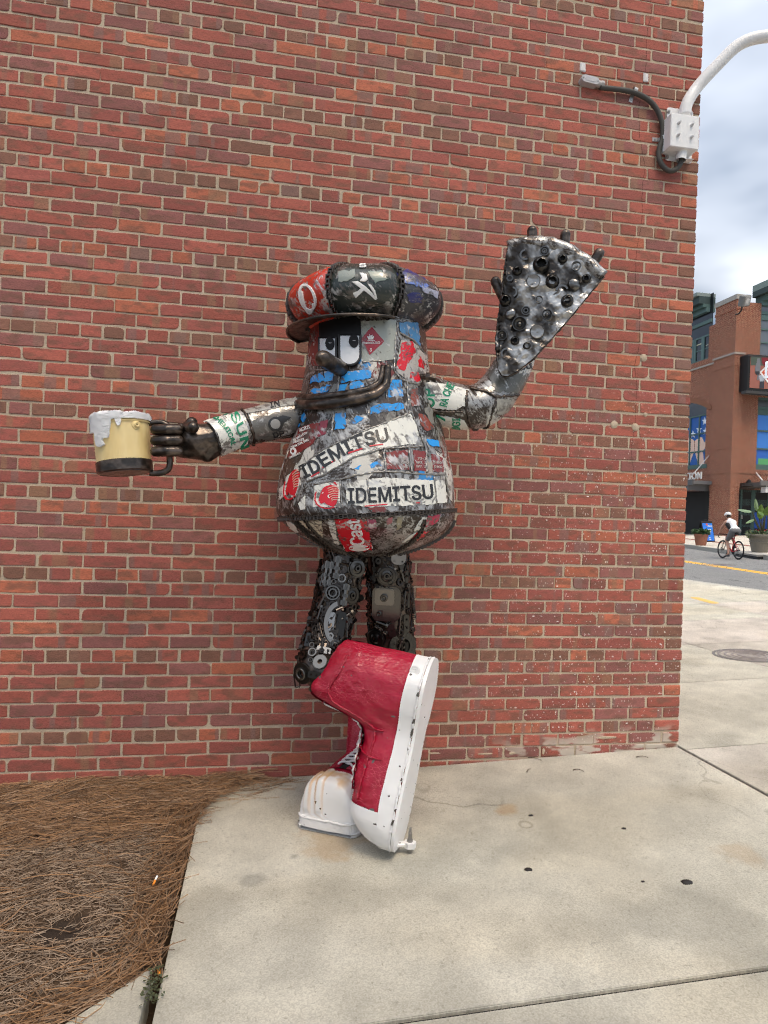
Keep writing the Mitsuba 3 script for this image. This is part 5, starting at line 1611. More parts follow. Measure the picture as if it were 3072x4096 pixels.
class Shoe:
    def __init__(self, O, L, U, W, kl=1.0, kh=1.0, kw=1.0, seed=0, tall=1.0, blunt=False):
        self.tall = tall
        self.hh, self.hw = PchipInterpolator(HL, BLUNT_H if blunt else HH), PchipInterpolator(HL, BLUNT_W if blunt else HW)
        self.O, self.L, self.U, self.W, self.k = np.asarray(O), L, U, W, (kl, kh, kw)
        self.seed = seed

    def at(self, l, u, w):
        kl, kh, kw = self.k
        ks = 1 + (self.tall - 1) * np.clip((.29 - np.asarray(l, float)) / .07, 0, 1)      # how far the shaft is drawn up
        return self.O + (np.asarray(l) * kl)[..., None] * self.L + (np.asarray(u) * kh * ks)[..., None] * self.U + (np.asarray(w) * kw)[..., None] * self.W

    def skin(self, l, t, off=0.0, h=None):
        """Point of the upper: l along the sole from heel to toe, t from 0 (near side, sole) to pi (far side, sole)."""
        l, t = np.broadcast_arrays(np.asarray(l, float), np.asarray(t, float))
        n = np.interp(l, [.0, .2, .33, .6, .7, .8], [5.5, 5.0, 3.0, 2.7, 2.9, 2.4])
        hh_, ww = self.hh(l) if h is None else h, self.hw(l)
        c, s = np.cos(t), np.sin(t)
        return self.at(l + off * .0, hh_ * np.abs(s) ** (2 / n) + off * s, np.sign(c) * (ww + off * np.abs(c)) * np.abs(c) ** (2 / n))

    def t_of_u(self, l, u):
        n = np.interp(l, [.0, .2, .33, .6, .7, .8], [5.5, 5.0, 3.0, 2.7, 2.9, 2.4])
        return np.arcsin(np.clip((u / self.hh(l)) ** (n / 2), 0, 1))


def dents(v, seed, amp=.006, f=7.0):
    return v + (meshkit.fbm(v[:, None, :] * f + np.arange(3)[None, :, None] * 13.0 + seed, 3, seed) - .5) * 2 * amp


def sneaker(sh, label, foot_open):
    k0 = fresh(f'{FIG}__sneaker')
    ls = np.unique(np.r_[np.linspace(-.052, .02, 14), np.linspace(.02, .69, 70), np.linspace(.69, .793, 26)])
    t = np.linspace(0, np.pi, 61)
    Lg, Tg = np.meshgrid(ls, t, indexing='ij')
    V = sh.skin(Lg, Tg).reshape(-1, 3)
    F0 = grid_faces(len(ls), 61, False)
    lc = Lg.ravel()[F0].mean(1)
    hc = (sh.skin(Lg, Tg).reshape(-1, 3) - sh.O) @ sh.U
    V = dents(dents(V, sh.seed, .009, 10), sh.seed + 5, .006, 26)
    V[:, :] = np.where((V[:, 2] < gz(V[:, 0], V[:, 1]) + .003)[:, None], np.c_[V[:, :2], gz(V[:, 0], V[:, 1]) + .003], V)
    put(k0, (V, F0[lc < .652]), 'm_red', smooth=True, exact=True, label=label)
    # toe cap, standing 5 mm proud, with three raised ribs running over it
    lt = np.unique(np.r_[np.linspace(.640, .70, 16), np.linspace(.70, .78, 34), np.linspace(.782, .793, 34)])
    tt = np.linspace(0, np.pi, 121)
    Lt, Tt = np.meshgrid(lt, tt, indexing='ij')
    n = np.interp(Lt, [.0, .2, .33, .6, .7, .8], [5.5, 5.0, 3.0, 2.7, 2.9, 2.4])
    wv = np.sign(np.cos(Tt)) * sh.hw(Lt) * np.abs(np.cos(Tt)) ** (2 / n)
    rib = sum(1 / (1 + np.exp((np.abs(wv - c) - .015) / .0009)) for c in (-.034, -.092)) * .0085 * np.clip((sh.hh(Lt) * np.abs(np.sin(Tt)) - .05) / .02, 0, 1)
    Vt = sh.skin(Lt, Tt, .005)
    outw = Vt - sh.at(Lt * 0 + .64, sh.hh(Lt) * .3, wv * .6)
    outw /= np.linalg.norm(outw, axis=-1, keepdims=True)
    Vt = (Vt + outw * (rib if foot_open else rib * 0)[..., None]).reshape(-1, 3)
    Vt = dents(Vt, sh.seed + 1, .0018, 12)
    uvt = np.stack([wv.ravel() if foot_open else wv.ravel() * 0 + 9, np.clip(sh.hh(Lt).ravel() * np.abs(np.sin(Tt)).ravel() / .2, .02, 1) * (1.0 if foot_open else 0)], 1)
    cap_f = grid_faces(len(lt), 121, False)
    endr = np.arange(121) + (len(lt) - 1) * 121
    Vt2 = np.vstack([Vt, (Vt[endr[0]] + Vt[endr[-1]]) / 2])
    fan = np.stack([endr[:-1] * 0 + len(Vt), endr[:-1], endr[1:]], 1)
    put(f'{k0}__toe_cap', (Vt2, np.vstack([cap_f, fan])), 'm_white', smooth=True, uv=np.vstack([uvt, uvt[-1:]]), label='ribbed white toe cap streaked with rust' if foot_open else 'plain white toe cap')
    # foxing band round the sole
    lb = np.unique(np.r_[np.linspace(-.052, .0, 14), np.linspace(.0, .70, 60), np.linspace(.70, .793, 30)])
    ub = np.interp(lb, [-.05, 0, .3, .6, .8], [.052, .052, .060, .066, .05]) if not foot_open else np.interp(lb, [-.05, .8], [.045, .04])
    ub = np.minimum(ub, sh.hh(lb) * .93)
    rows = []
    for sgn in (1, -1):
        te = sh.t_of_u(lb, ub)
        q = np.linspace(0, 1, 9)
        Tb = te[:, None] * q
        Tb = Tb if sgn > 0 else np.pi - Tb
        vb = sh.skin(lb[:, None] + 0 * Tb, Tb, .0065 if foot_open else .0095)
        rows.append((vb.reshape(-1, 3), grid_faces(len(lb), 9, False, flip=sgn < 0)))
        up = vb[:, -1]
        ins = sh.skin(lb, te if sgn > 0 else np.pi - te, -.002)
        rows.append((np.stack([up, ins], 1).reshape(-1, 3), grid_faces(len(lb), 2, False, flip=sgn < 0)))
    m = MM(*rows)
    wq = np.linspace(-1, 1, 25) * (sh.hw(.793) + .0095)
    uq = np.linspace(0, float(ub[-1]), 6)
    fw = .793 + .010 * np.sqrt(np.clip(1 - (wq / wq[-1]) ** 4, 0, 1))
    Ff = sh.at(fw[:, None] + 0 * uq, uq[None, :] + 0 * wq[:, None], wq[:, None] + 0 * uq)
    Fi = sh.at(.780 + 0 * wq, 0 * wq + uq[-1], wq)
    m = MM(m, (Ff.reshape(-1, 3), grid_faces(25, 6, False)), (np.stack([Ff[:, -1], Fi], 1).reshape(-1, 3), grid_faces(25, 2, False)))
    put(f'{k0}__sole_band', (dents(m[0], sh.seed + 2, .003, 14), m[1]), 'm_white', smooth=40, uv=(9, 0))
    if foot_open:
        for sg in (1, -1):
            te = sh.t_of_u(lb, ub)
            put(f'{k0}__toe_weld', bead(sh.skin(lb, te if sg > 0 else np.pi - te, .008), .0045, 3), 'm_white', smooth=True, uv=(8, 0))
        put(f'{k0}__toe_weld', bead(Ff[:, -1], .0045, 4), 'm_white', smooth=True, uv=(8, 0))
    # the sole itself
    lo_ = np.r_[np.linspace(-.056, .0, 10), np.linspace(.03, .70, 26), np.linspace(.71, .796, 14)]
    wo = sh.hw(np.clip(lo_, -.052, .793)) + .010
    Us = -.004
    ed = np.stack([sh.at(lo_, lo_ * 0 + Us, wo), sh.at(lo_, lo_ * 0 + Us, -wo)], 1)
    bot = np.stack([sh.at(lo_, lo_ * 0 + Us - .012, wo - .003), sh.at(lo_, lo_ * 0 + Us - .012, -wo + .003)], 1)
    sv_ = np.concatenate([ed[:, :1], bot, ed[:, 1:]], 1)
    sv_ = sv_.reshape(-1, 3)
    if foot_open:
        sv_[:, 2] = np.maximum(sv_[:, 2], gz(sv_[:, 0], sv_[:, 1]) + .003)
    put(f'{k0}__sole', (sv_, grid_faces(len(lo_), 4, True)), 'm_white', smooth=40, uv=(9, 0), label='flat pale sole')
    for w_ in (1, -1):
        e = sh.at(lo_, lo_ * 0 + .001, w_ * (wo + .001))
        put(f'{k0}__sole_weld', bead(e, .0046, 2), 'm_white', smooth=True, uv=(8, 0))
    # seams across the upper, tongue and laces
    sm_ = []
    for l0, u0, u1 in ((.300, .0, 1.0), (.420, .0, 1.0)):
        tq = np.linspace(.34, np.pi - .34, 70)
        sm_.append(bead(sh.skin(np.full(70, l0) + .012 * np.sin(tq * 3), tq, .004), .0042, l0))
    for sg in (.58, np.pi - .58):
        lq = np.linspace(.02, .62, 80)
        sm_.append(bead(sh.skin(lq, sg + 0 * lq + .25 * np.clip((lq - .3) / .3, 0, 1) * (1 if sg < 1 else -1), .003), .0040, sg))
    put(f'{k0}__weld_seam', MM(*sm_), 'm_red', smooth=True, kind='stuff')
    tg_l = np.linspace(.235, .60, 40)
    wt = np.interp(tg_l, [.235, .6], [.034, .018])
    Vq = np.stack([sh.at(tg_l, sh.hh(tg_l) + .004, -wt), sh.at(tg_l, sh.hh(tg_l) + .006, wt * 0), sh.at(tg_l, sh.hh(tg_l) + .004, wt)], 1).reshape(-1, 3)
    put(f'{k0}__tongue', (Vq, grid_faces(40, 3, False)), 'm_tint', color=(.012, .010, .010), label='black gap of the lacing')
    # the two eyelet flaps stand up beside the tongue
    for w_ in (1, -1):
        fl = np.linspace(.225, .60, 40)
        wi = np.interp(fl, [.225, .6], [.036, .020]) * w_
        a_ = sh.at(fl, sh.hh(fl) + .008, wi); b_ = sh.at(fl, sh.hh(fl) - .002, wi + .050 * w_)
        c_ = sh.at(fl, sh.hh(fl) + .003, wi + .0 * w_)
        Vf = np.stack([c_, a_, b_], 1).reshape(-1, 3)
        put(f'{k0}__eyelet_flap', dents(Vf, 3, .003, 12) if False else Vf, 'm_red') if False else put(f'{k0}__eyelet_flap', (dents(Vf, 3, .003, 12), grid_faces(40, 3, False)), 'm_red', smooth=30)
    lace_l = np.linspace(.255, .565, 7)
    for i, l in enumerate(lace_l):
        w0 = np.interp(l, [.235, .6], [.050, .034])
        hq = float(sh.hh(l)) + .012
        for w_ in (1, -1):
            put(f'{k0}__eyelet', place(cyl(.009, .006, 12, .004), sh.at(l, hq - .010, w_ * w0), sh.U), 'm_red', smooth=30)
        if i < len(lace_l) - 1:
            l2 = lace_l[i + 1]
            h2 = float(sh.hh(l2)) + .012
            w2 = np.interp(l2, [.235, .6], [.050, .034])
            for w_ in (1, -1):
                a_, b_ = sh.at(l, hq - .012, w_ * w0), sh.at(l2, h2 - .012, -w_ * w2)
                mid = (a_ + b_) / 2 + sh.U * (.012 + .004 * w_)
                put(f'{k0}__lace', tube(smooth_path([a_, a_ + sh.U * .013 + (b_ - a_) * .06, mid, b_ + sh.U * .013 + (a_ - b_) * .06, b_], 20), .0052, 8), 'm_gloss', color=(.68, .67, .66), smooth=True)
    # shaft opening: dark inside with a rolled rim
    return k0


gp = on_ground((1302, 3336))
L1 = unit([-.56, -.83, 0]); L1 = unit(L1 + np.array([0, 0, GA * L1[0] + GB * L1[1]]))
U1 = unit(np.array([-GA, -GB, 1.0])); W1 = unit(np.cross(U1, L1))
kl = .84
S1 = Shoe(gp - L1 * .793 * kl + U1 * .018, L1, U1, W1, kl, 1.0, 1.0, 3, blunt=True)
SH1 = sneaker(S1, 'planted red sneaker seen from its white toe, laces showing', True)
tipw = on_ground((1575, 3412))
L2_ = unit([-.215, -.17, -.96])
ang = math.radians(25)
U2 = np.array([-math.cos(ang), math.sin(ang), 0.10]); U2 = unit(U2 - L2_ * (U2 @ L2_))
W2 = np.cross(U2, L2_); W2 = W2 if W2[1] < 0 else -W2
S2 = Shoe(tipw - L2_ * .797 * .91 + np.array([0, 0, .02]), L2_, U2, W2, .91, 1.03, 1.0, 8, tall=1.10)
SH2 = sneaker(S2, 'crossed red sneaker standing on its toe, shown from the side', False)
# the round stud on the heel end of the band, and the fixing clamp at the toe
o = S2.skin(np.array(.012), np.array(.20), .011)
put(f'{SH2}__stud', place(revolve([(0, .006), (.004, .003), (.008, .006), (.013, .005), (.016, .008), (.020, .007), (.022, 0)], 24), S2.at(np.array(.022), np.array(.034), np.array(S2.hw(.022) + .010)), S2.W), 'm_gloss', color=(.66, .66, .65), smooth=35)
cl = on_ground((1638, 3412))
put(f'{SH2}__clamp_bolt', MM(move(cyl(.008, .085, 12), cl), move(hexm(.0125, .012), cl + [0, 0, .045]), move(cyl(.005, .02, 10), cl + [0, 0, .083])), 'm_galv', color=(.30, .29, .28), smooth=30)
put(f'{SH2}__clamp_plate', MM(move(hexm(.026, .022), cl + [0, 0, .024]), move(rbox(.07, .03, .016, .004), cl + [-.03, .005, .035])), 'm_white', uv=(9, 0))

# ------------------------------------------------------------------ wall fixture: bracket box with a white arm, flexible conduit
C7 = crop(2250, 100, 2.0182)
FX = thing('wall_light_arm', 'white steel bracket box with curved pipe arm near the corner of the wall', 'light bracket')
WP = (.72, .73, .735)


def wall(x, y, d=0.0): return on_y(C7(x, y), -d)


Dn = np.array([0, -1.0, 0])
pl = np.array([wall(840, 672), wall(1050, 700), wall(1030, 1128), wall(822, 1092)])
pc_ = pl.mean(0); pw, ph = .5 * (pl[1][0] - pl[0][0] + pl[2][0] - pl[3][0]), .5 * (pl[0][2] - pl[3][2] + pl[1][2] - pl[2][2])
px0, px1, pz0, pz1 = pc_[0] - pw / 2, pc_[0] + pw / 2, pc_[2] - ph / 2, pc_[2] + ph / 2
v, f = extr(sbox(px0 + .012, pz0 + .012, px1 - .012, pz1 - .012).buffer(.012, 5), .006)
put(f'{FX}__back_plate', (np.stack([v[:, 0], -.004 - v[:, 2], v[:, 1]], 1), f), 'm_fixture', color=WP)
bd = .105
b0, b1 = wall(880, 700, bd), wall(1100, 1000, bd)
bx0, bx1 = b0[0], b1[0]
bz1, bz0 = b0[2] - .003, wall(868, 975, bd)[2]
box_mesh = rbox(bx1 - bx0, bd - .010, bz1 - bz0, .004)
put(f'{FX}__box', move(box_mesh, ((bx0 + bx1) / 2, -.010 - (bd - .010) / 2, (bz0 + bz1) / 2)), 'm_fixture', color=WP, label='white sheet steel box')
for x, y in ((942, 790), (1048, 806), (936, 888), (1044, 905)):
    o = wall(x - 6, y + 4, bd)
    put(f'{FX}__box_screw', MM(place(cyl(.0085, .010, 12), o, Dn), place(cyl(.005, .022, 10), o, Dn)), 'm_fixture', color=(.50, .50, .51), smooth=30)
for x, y in ((854, 702), (842, 1068), (1012, 1098), (1030, 722)):
    o = wall(x, y, .010)
    put(f'{FX}__anchor_bolt', MM(place(cyl(.012, .003, 16), o, Dn), place(hexm(.009, .009), o, Dn), place(cyl(.0045, .016, 10), o, Dn)), 'm_galv', color=(.42, .41, .40), smooth=30)
r_ = .5 * (bx0 + bx1)
for s_ in (-1, 1):
    put(f'{FX}__rib', place(rough(rbox(.012, (bz1 - bz0) * .72, .006, .0025), .0005, 20), (r_ + .006 + s_ * .011, -bd - .0005, (bz0 + bz1) / 2 + .01), Dn, (1, 0, 0)), 'm_fixture', color=WP) if False else None
ya = .052
arm_px = [(988, 735), (990, 705), (1000, 650), (1028, 590), (1075, 520), (1150, 430), (1230, 345), (1310, 262), (1390, 185), (1470, 135), (1560, 105), (1659, 90), (1800, 80), (2000, 78)]
arm = smooth_path([on_y(C7(x, y), -ya - .16 * max(0, i - 4) / 9.0) for i, (x, y) in enumerate(arm_px)], 90)
put(f'{FX}__arm', tube(arm, .0335 * 1.0, 24), 'm_fixture', smooth=True, color=WP, label='white pipe arm curving up and out to the right')
slv0, slv1 = wall(975, 965, .060), wall(955, 1092, .060)
put(f'{FX}__sleeve', MM(tube([slv0, slv1], .0285, 24, caps=False), tube([slv1, slv0], .0255, 24, caps=False)), 'm_fixture', smooth=True, color=WP)
put(f'{FX}__bracket_tab', MM(bx(px0 + .055, px0 + .15, -.055, -.008, wall(930, 1100, .01)[2] - .004, wall(930, 1100, .01)[2], .001)), 'm_fixture', color=WP)
arm_end = arm[-1]
put(f'{FX}__lamp_head', rough(hull((arm_end + [0, -.0, -.02], .05), (arm_end + [.20, -.05, -.03], .085)), .0005, 10), 'm_fixture', smooth=40, color=WP)
CD = thing('conduit', 'grey flexible conduit looping along the brick wall into the white bracket box', 'conduit')
cd_px = [(300, 502), (400, 515), (500, 527), (570, 543), (640, 572), (700, 610), (752, 668), (786, 735), (805, 800), (810, 870), (803, 930), (785, 985), (777, 1045), (790, 1105), (825, 1155), (870, 1178), (920, 1162), (950, 1125), (962, 1080), (964, 1040)]
dep = np.interp(np.arange(20), [0, 12, 16, 19], [.022, .022, .045, .060])
put(CD, tube(smooth_path([wall(x, y, d) for (x, y), d in zip(cd_px, dep)], 120), .0145, 16), 'm_tint', color=(.062, .060, .055), smooth=True, exact=True)
labels[CD] = {'label': labels[CD]['label'], 'category': 'conduit'}
for (x, y), ang_ in (((567, 548), 75), ((798, 930), 5)):
    o = wall(x, y, 0)
    a = np.radians(ang_)
    cx_, cz_ = np.array([math.cos(a), 0, math.sin(a)]), np.array([-math.sin(a), 0, math.cos(a)])
    t = np.linspace(-np.pi / 2, np.pi / 2, 12)
    prof = [o + cx_ * (.017 * math.sin(q)) + np.array([0, -.022 - .017 * math.cos(q), 0]) for q in t]
    strap = []
    pts = [o - cx_ * .060 * (1 if ang_ > 40 else 1) + [0, -.004, 0], o - cx_ * .0175 + [0, -.004, 0]] + prof + [o + cx_ * .0175 + [0, -.004, 0]]
    P = np.array(pts)
    vv_ = np.stack([P - cz_ * .011, P + cz_ * .011], 1).reshape(-1, 3)
    q = grid_faces(len(P), 2, False)
    put(f'{CD}__clip', thick(vv_, np.tile([0, -1.0, 0], (len(vv_), 1)), q, .0015, .001), 'm_galv', color=(.50, .50, .49))
    put(f'{CD}__clip_screw', place(cyl(.006, .004, 12), o - cx_ * .045 + [0, -.005, 0], Dn), 'm_galv', color=(.35, .35, .35), smooth=30)
fo, fe = wall(205, 478, .0), wall(292, 500, .0)
fx_ = unit(fe - fo)
v, f = extr(LineString([(-.038, 0), (.030, 0)]).buffer(.021, 8), .040)
put(f'{CD}__fitting', place((v, f), fo, Dn, fx_), 'm_fixture', color=(.36, .36, .37), smooth=30, label='grey cast conduit body with oval cover')
v, f = extr(LineString([(-.036, 0), (.028, 0)]).buffer(.020, 8), .004)
put(f'{CD}__fitting__cover', place((v, f), fo + Dn * .0402, Dn, fx_), 'm_fixture', color=(.46, .46, .48), smooth=30)
v, f = extr(LineString([(-.026, 0), (.018, 0)]).buffer(.010, 8), .0022)
put(f'{CD}__fitting__raised_panel', place((v, f), fo + Dn * .0442, Dn, fx_), 'm_fixture', color=(.44, .44, .46), smooth=30)
for s_ in (-.048, .040):
    put(f'{CD}__fitting__screw', place(cyl(.004, .003, 10), fo + Dn * .0442 + fx_ * s_, Dn), 'm_galv', color=(.3, .3, .3), smooth=30)
put(f'{CD}__gland', MM(tube([fo + fx_ * .045 + Dn * .022, fo + fx_ * .072 + Dn * .022], .0185, 16), tube([fo + fx_ * .066 + Dn * .022, fo + fx_ * .084 + Dn * .022], .0215, 6)), 'm_fixture', color=(.40, .39, .38), smooth=30)

# ------------------------------------------------------------------ small things on the ground
rg_ = np.random.default_rng(77)


def on_slab(x, y, dz=0.0):
    p = on_ground((x, y))
    return np.array([p[0], p[1], gz(p[0], p[1]) + dz])


CR3 = crop(0, 2600, 1.4785)
for (x, y), sp, L, lab in (((917, 1390), 1.45, .052, 'white and orange cigarette butt lying on the pine straw'), ((938, 1905), 1.75, .026, 'orange cigarette filter lying in the crack beside the concrete')):
    k = thing('cigarette_butt', lab, 'cigarette butt')
    p = on_ground(CR3(x, y))
    z = (bed_z(np.array(p[0]), np.array(p[1])) + .020) if L > .04 else gz(p[0], p[1]) + .012
    o = np.array([p[0], p[1], float(z)])
    d = np.array([math.cos(sp), math.sin(sp), .08])
    if L > .04: put(f'{k}__paper', place(cyl(.004, L * .5, 12), o, d), 'm_tint', color=(.75, .75, .74), smooth=30)
    put(f'{k}__filter', place(cyl(.0041, L * (.5 if L > .04 else 1), 12), o, -d), 'm_tint', color=col(222, 140, 52), smooth=30)
CR6 = crop(2048, 2600, 1.4785)
for (x, y), s_, lab in (((112, 979), .011, 'dark seed husk on the concrete just right of the sneakers'), ((661, 1056), .010, 'small dark seed husk in the middle of the concrete slab'), ((96, 1299), .016, 'round black gum spot on the concrete below the sneakers'), ((775, 1370), .007, 'tiny black speck on the concrete beside the torn leaf'), ((1033, 1373), .022, 'torn dark leaf lying on the concrete at the right')):
    k = thing('debris_speck', lab, 'debris')
    p = on_slab(*CR6(x, y))
    m = revolve([(0, s_ * .22), (s_ * .6, s_ * .2), (s_, .0005), (s_, -.001)], 12)
    v = m[0] * [1, .8, 1]
    v[:, :2] *= (1 + .35 * (meshkit.noise(v * 160 + x, 4) - .5))[:, None]
    put(k, place((v, m[1]), p + [0, 0, .001], (-GA, -GB, 1)), 'm_tint', color=(.018, .016, .015), smooth=40, exact=True)
for (x0, y0, x1, y1), lab in (((736, 637, 808, 642), 'short twig lying on the concrete near the wall corner'), ((95, 640, 178, 661), 'thin twig by the foot of the brick wall'), ((360, 714, 425, 723), 'thin dry stalk on the concrete in front of the wall'), ((88, 727, 112, 708), 'curled dry stem on the concrete behind the sneaker sole')):
    k = thing('twig', lab, 'twig')
    a_, b_ = on_slab(*CR6(x0, y0), .004), on_slab(*CR6(x1, y1), .004)
    put(k, tube(smooth_path([a_, (a_ + b_) / 2 + [.004, .01, .004], b_], 12), np.linspace(.0026, .0012, 12), 6), 'm_tint', color=(.07, .05, .035), smooth=True, exact=True)
# weeds in the gap between the slabs
WD = thing('weed', 'small grey green weed growing in the crack beside the pine straw', 'weed')
lv = []
for i in range(150):
    q = rg_.random()
    y = -1.50 - .14 * q + rg_.normal(0, .012)
    x = -2.706 + rg_.normal(0, .014)
    L = rg_.uniform(.006, .013)
    a = rg_.random() * 6.28
    o = np.array([x, y, gz(x, y) + rg_.uniform(.002, .022)])
    d = np.array([math.cos(a), math.sin(a), rg_.uniform(.1, .7)])
    s_ = np.array([-math.sin(a), math.cos(a), 0]) * L * .42
    lv.append((np.array([o, o + d * L * .5 + s_, o + d * L, o + d * L * .5 - s_]), np.array([[0, 1, 2], [0, 2, 3]])))
put(f'{WD}__leaves', MM(*lv), 'm_leaf', color=(.055, .065, .032), kind='stuff')
put(f'{WD}__stem', MM(*[tube(smooth_path([(-2.706, -1.50 - .03 * i, gz(-2.706, -1.5) + .001), (-2.704 + .006 * (-1) ** i, -1.51 - .03 * i, gz(-2.7, -1.5) + .012), (-2.71 + .01 * (-1) ** i, -1.53 - .03 * i, gz(-2.7, -1.5) + .018)], 6), .0009, 5) for i in range(5)]), 'm_tint', color=(.06, .05, .03))

# ------------------------------------------------------------------ the brick building across the street
BLD = thing('brick_building', 'large brick building across the street with blue picture windows, green frames and a corner pier', 'building')
CA, CB, CD_, CR5 = crop(2730, 1180, 4.85), crop(2730, 1550, 4.85), crop(2650, 1900, 3.931), crop(2672, 1150, 1.77)
_c = on_ground((2915, 2144))
XB, YB = float(_c[0]), float(_c[1])
ZB = gz(XB, YB) - .25
GREEN_F, STONE_C, TEAL = (.075, .135, .125), (.36, .345, .315), (.10, .17, .165)


def lx(x, y, c=CA, d=0.0): return on_x(c(x, y), XB + d)             # a point of the west front
def ry(x, y, c=CA, d=0.0): return on_y(c(x, y), YB + d)             # a point of the south front


REC = .30
wx = ry(1205, 800)[0] - XB
wy = lx(628, 800)[1] - YB
ztop = ry(920, 62)[2]
EX_, EY_ = XB + 16.0, YB + 24.0
zdoor = ry(1108, 1960, CB, REC)[2]
gwx0 = ry(1512, 800, CA, REC)[0]                                    # big window bay in the south front
bwz0, bwz1 = ry(1505, 1165, CA, REC)[2], ry(1535, 130, CA, REC)[2]
lwz0, lwz1 = ry(1428, 1592, CB, REC)[2], ry(1460, 178, CB, REC)[2]
lwx0 = ry(1445, 900, CB, REC)[0]
dz0, dx0 = ZB, XB + wx
parts = [bx(XB, XB + wx, YB, YB + wy, ZB, ztop)]
# south wall behind the pier, in pieces round its openings
sy0, sy1 = YB + REC, YB + REC + .5
parts += [bx(XB + wx - .01, gwx0, sy0, sy1, zdoor, ztop - .02), bx(gwx0, EX_, sy0, sy1, lwz1, bwz0), bx(lwx0, EX_, sy0 + .003, sy1, zdoor, lwz0), bx(gwx0, lwx0, sy0, sy1, zdoor, bwz0) if lwx0 > gwx0 else bx(gwx0, EX_, sy0, sy1, zdoor, lwz0)]
# west wall
wwy = lx(515, 800, CA, REC)[1]
awy = lx(505, 600, CB, REC)[1]
uz0, uz1 = lx(510, 1225, CA, REC)[2], lx(522, 300, CA, REC)[2]
az0, az1 = lx(488, 1560, CB, REC)[2], lx(505, 415, CB, REC)[2]
gzt = lx(580, 1990, CB, REC)[2]
gy0 = lx(585, 2000, CB, 0)[1]
w0, w1 = XB + REC, XB + REC + .5
parts += [bx(w0, w1, YB + wy - .01, wwy, gzt, ztop - .9), bx(w0, w1, wwy, EY_, az1 + .85, uz0), bx(w0, w1, min(awy, wwy), EY_, gzt, az0)]
arch = []
aw = 7.0
ac = awy + aw / 2
hh_a = .85
pgn = Polygon([(awy, az0), (EY_, az0), (EY_, az1 + hh_a + .02), (awy, az1 + hh_a + .02)])
R_a = (aw * aw / 4 + hh_a * hh_a) / (2 * hh_a)
ths = np.linspace(-math.asin(aw / 2 / R_a), math.asin(aw / 2 / R_a), 24)
openp = Polygon([(awy, az0), (awy + aw, az0)] + [(ac - R_a * math.sin(t), az1 + hh_a - R_a + R_a * math.cos(t)) for t in -ths[::-1]][::1])
v, f = extr(pgn.difference(openp.buffer(0)), .5)
parts.append((np.stack([w0 + v[:, 2], v[:, 0], v[:, 1]], 1), f[:, ::-1]))
put(f'{BLD}__wall', MM(*parts), 'm_far_brick')
core = MM(bx(w1 + .4, EX_, sy1 + .4, EY_, ZB, ztop - 1.2))
put(f'{BLD}__core', core, 'm_tint', color=(.02, .02, .02))
# stone: coping, string course
def ring_band(z0, z1, d, name, m, color, right=None, left=None):
    r, l = (XB + wx if right is None else right), (YB + wy if left is None else left)
    kw = {'color': color} if color is not None else {}
    put(f'{BLD}__{name}', MM(bx(XB - d, r + d, YB - d, YB + .3, z0, z1), bx(XB - d, XB + .3, YB + .3, l + d, z0, z1)), m, **kw)


ring_band(ztop, ztop + .30, .06, 'coping', 'm_stone', STONE_C)
zs1, zs0 = ry(880, 1095)[2], ry(880, 1130)[2]
ring_band(zs0, zs1, .07, 'string_course', 'm_stone', STONE_C)
put(f'{BLD}__string_course', MM(bx(XB + wx + .07, EX_, YB + REC - .07, YB + REC + .3, zs0 - .06, zs1 - .06), bx(XB + REC - .07, XB + REC + .3, YB + wy + .07, EY_, zs0 - .10, zs1 - .10)), 'm_stone', color=STONE_C)
for (y0, y1, c, q) in ((1290, 1350, CA, .035), (200, 250, CA, .03), (1140, 1165, CB, .03), (1590, 1640, CB, .05), (1880, 1900, CB, .02)):
    z1_, z0_ = ry(880 if c is CA else 850, y0, c)[2], ry(880 if c is CA else 850, y1, c)[2]
    ring_band(z0_, z1_, q, 'brick_course', 'm_far_brick', None)
    if c is CB and y0 > 1500:
        put(f'{BLD}__brick_course', MM(bx(XB + wx + .05, EX_, YB + REC - q, YB + REC + .2, z0_, z1_), bx(XB + REC - q, XB + REC + .2, YB + wy + .05, EY_, z0_, z1_)), 'm_far_brick')
v, f = extr(openp.buffer(.32).difference(openp.buffer(0)).intersection(sbox(awy - .4, az1 - .05, awy + aw + .4, az1 + 3)), .08)
put(f'{BLD}__arch_lintel', (np.stack([w0 - .05 + v[:, 2], v[:, 0], v[:, 1]], 1), f[:, ::-1]), 'm_stone', color=(.26, .12, .075))

# windows of the west front
def glass_w(y0, y1, z0, z1, x, color=None, name='window', m='m_far_glass'):
    kw = {} if color is None else {'color': color}
    return put(f'{BLD}__{name}', bx(x, x + .03, y0, y1, z0, z1), m, **kw)


xw = w0 + .22
k = glass_w(wwy, EY_ - 8, uz0, uz1 + 1.2, xw, name='upper_window')
fr = []
zm1, zm2, zm3 = lx(512, 480, CA, .5)[2], lx(512, 545, CA, .5)[2], lx(510, 775, CA, .5)[2]
zm4 = lx(505, 1020, CA, .5)[2]
fr.append(bx(xw - .10, xw, wwy, EY_ - 8, zm2, zm1))
fr.append(bx(xw - .06, xw, wwy, EY_ - 8, zm3 - .05, zm3 + .05))
fr.append(bx(xw - .04, xw, wwy, EY_ - 8, zm4 - .03, zm4 + .03))
fr.append(bx(xw - .06, xw, wwy, EY_ - 8, uz0, uz0 + .12))
for px_ in (400, 378, 240, 205):
    y_ = lx(px_, 1000, CA, .5)[1]
    fr.append(bx(xw - .07, xw, y_ - .16, y_ + .02, uz0, zm3))
for i in range(4):
    fr.append(bx(xw - .07, xw, wwy + 6 + 1.6 * i, wwy + 6.2 + 1.6 * i, uz0, zm3))
put(f'{k}__frame', MM(*fr), 'm_tint', color=TEAL)
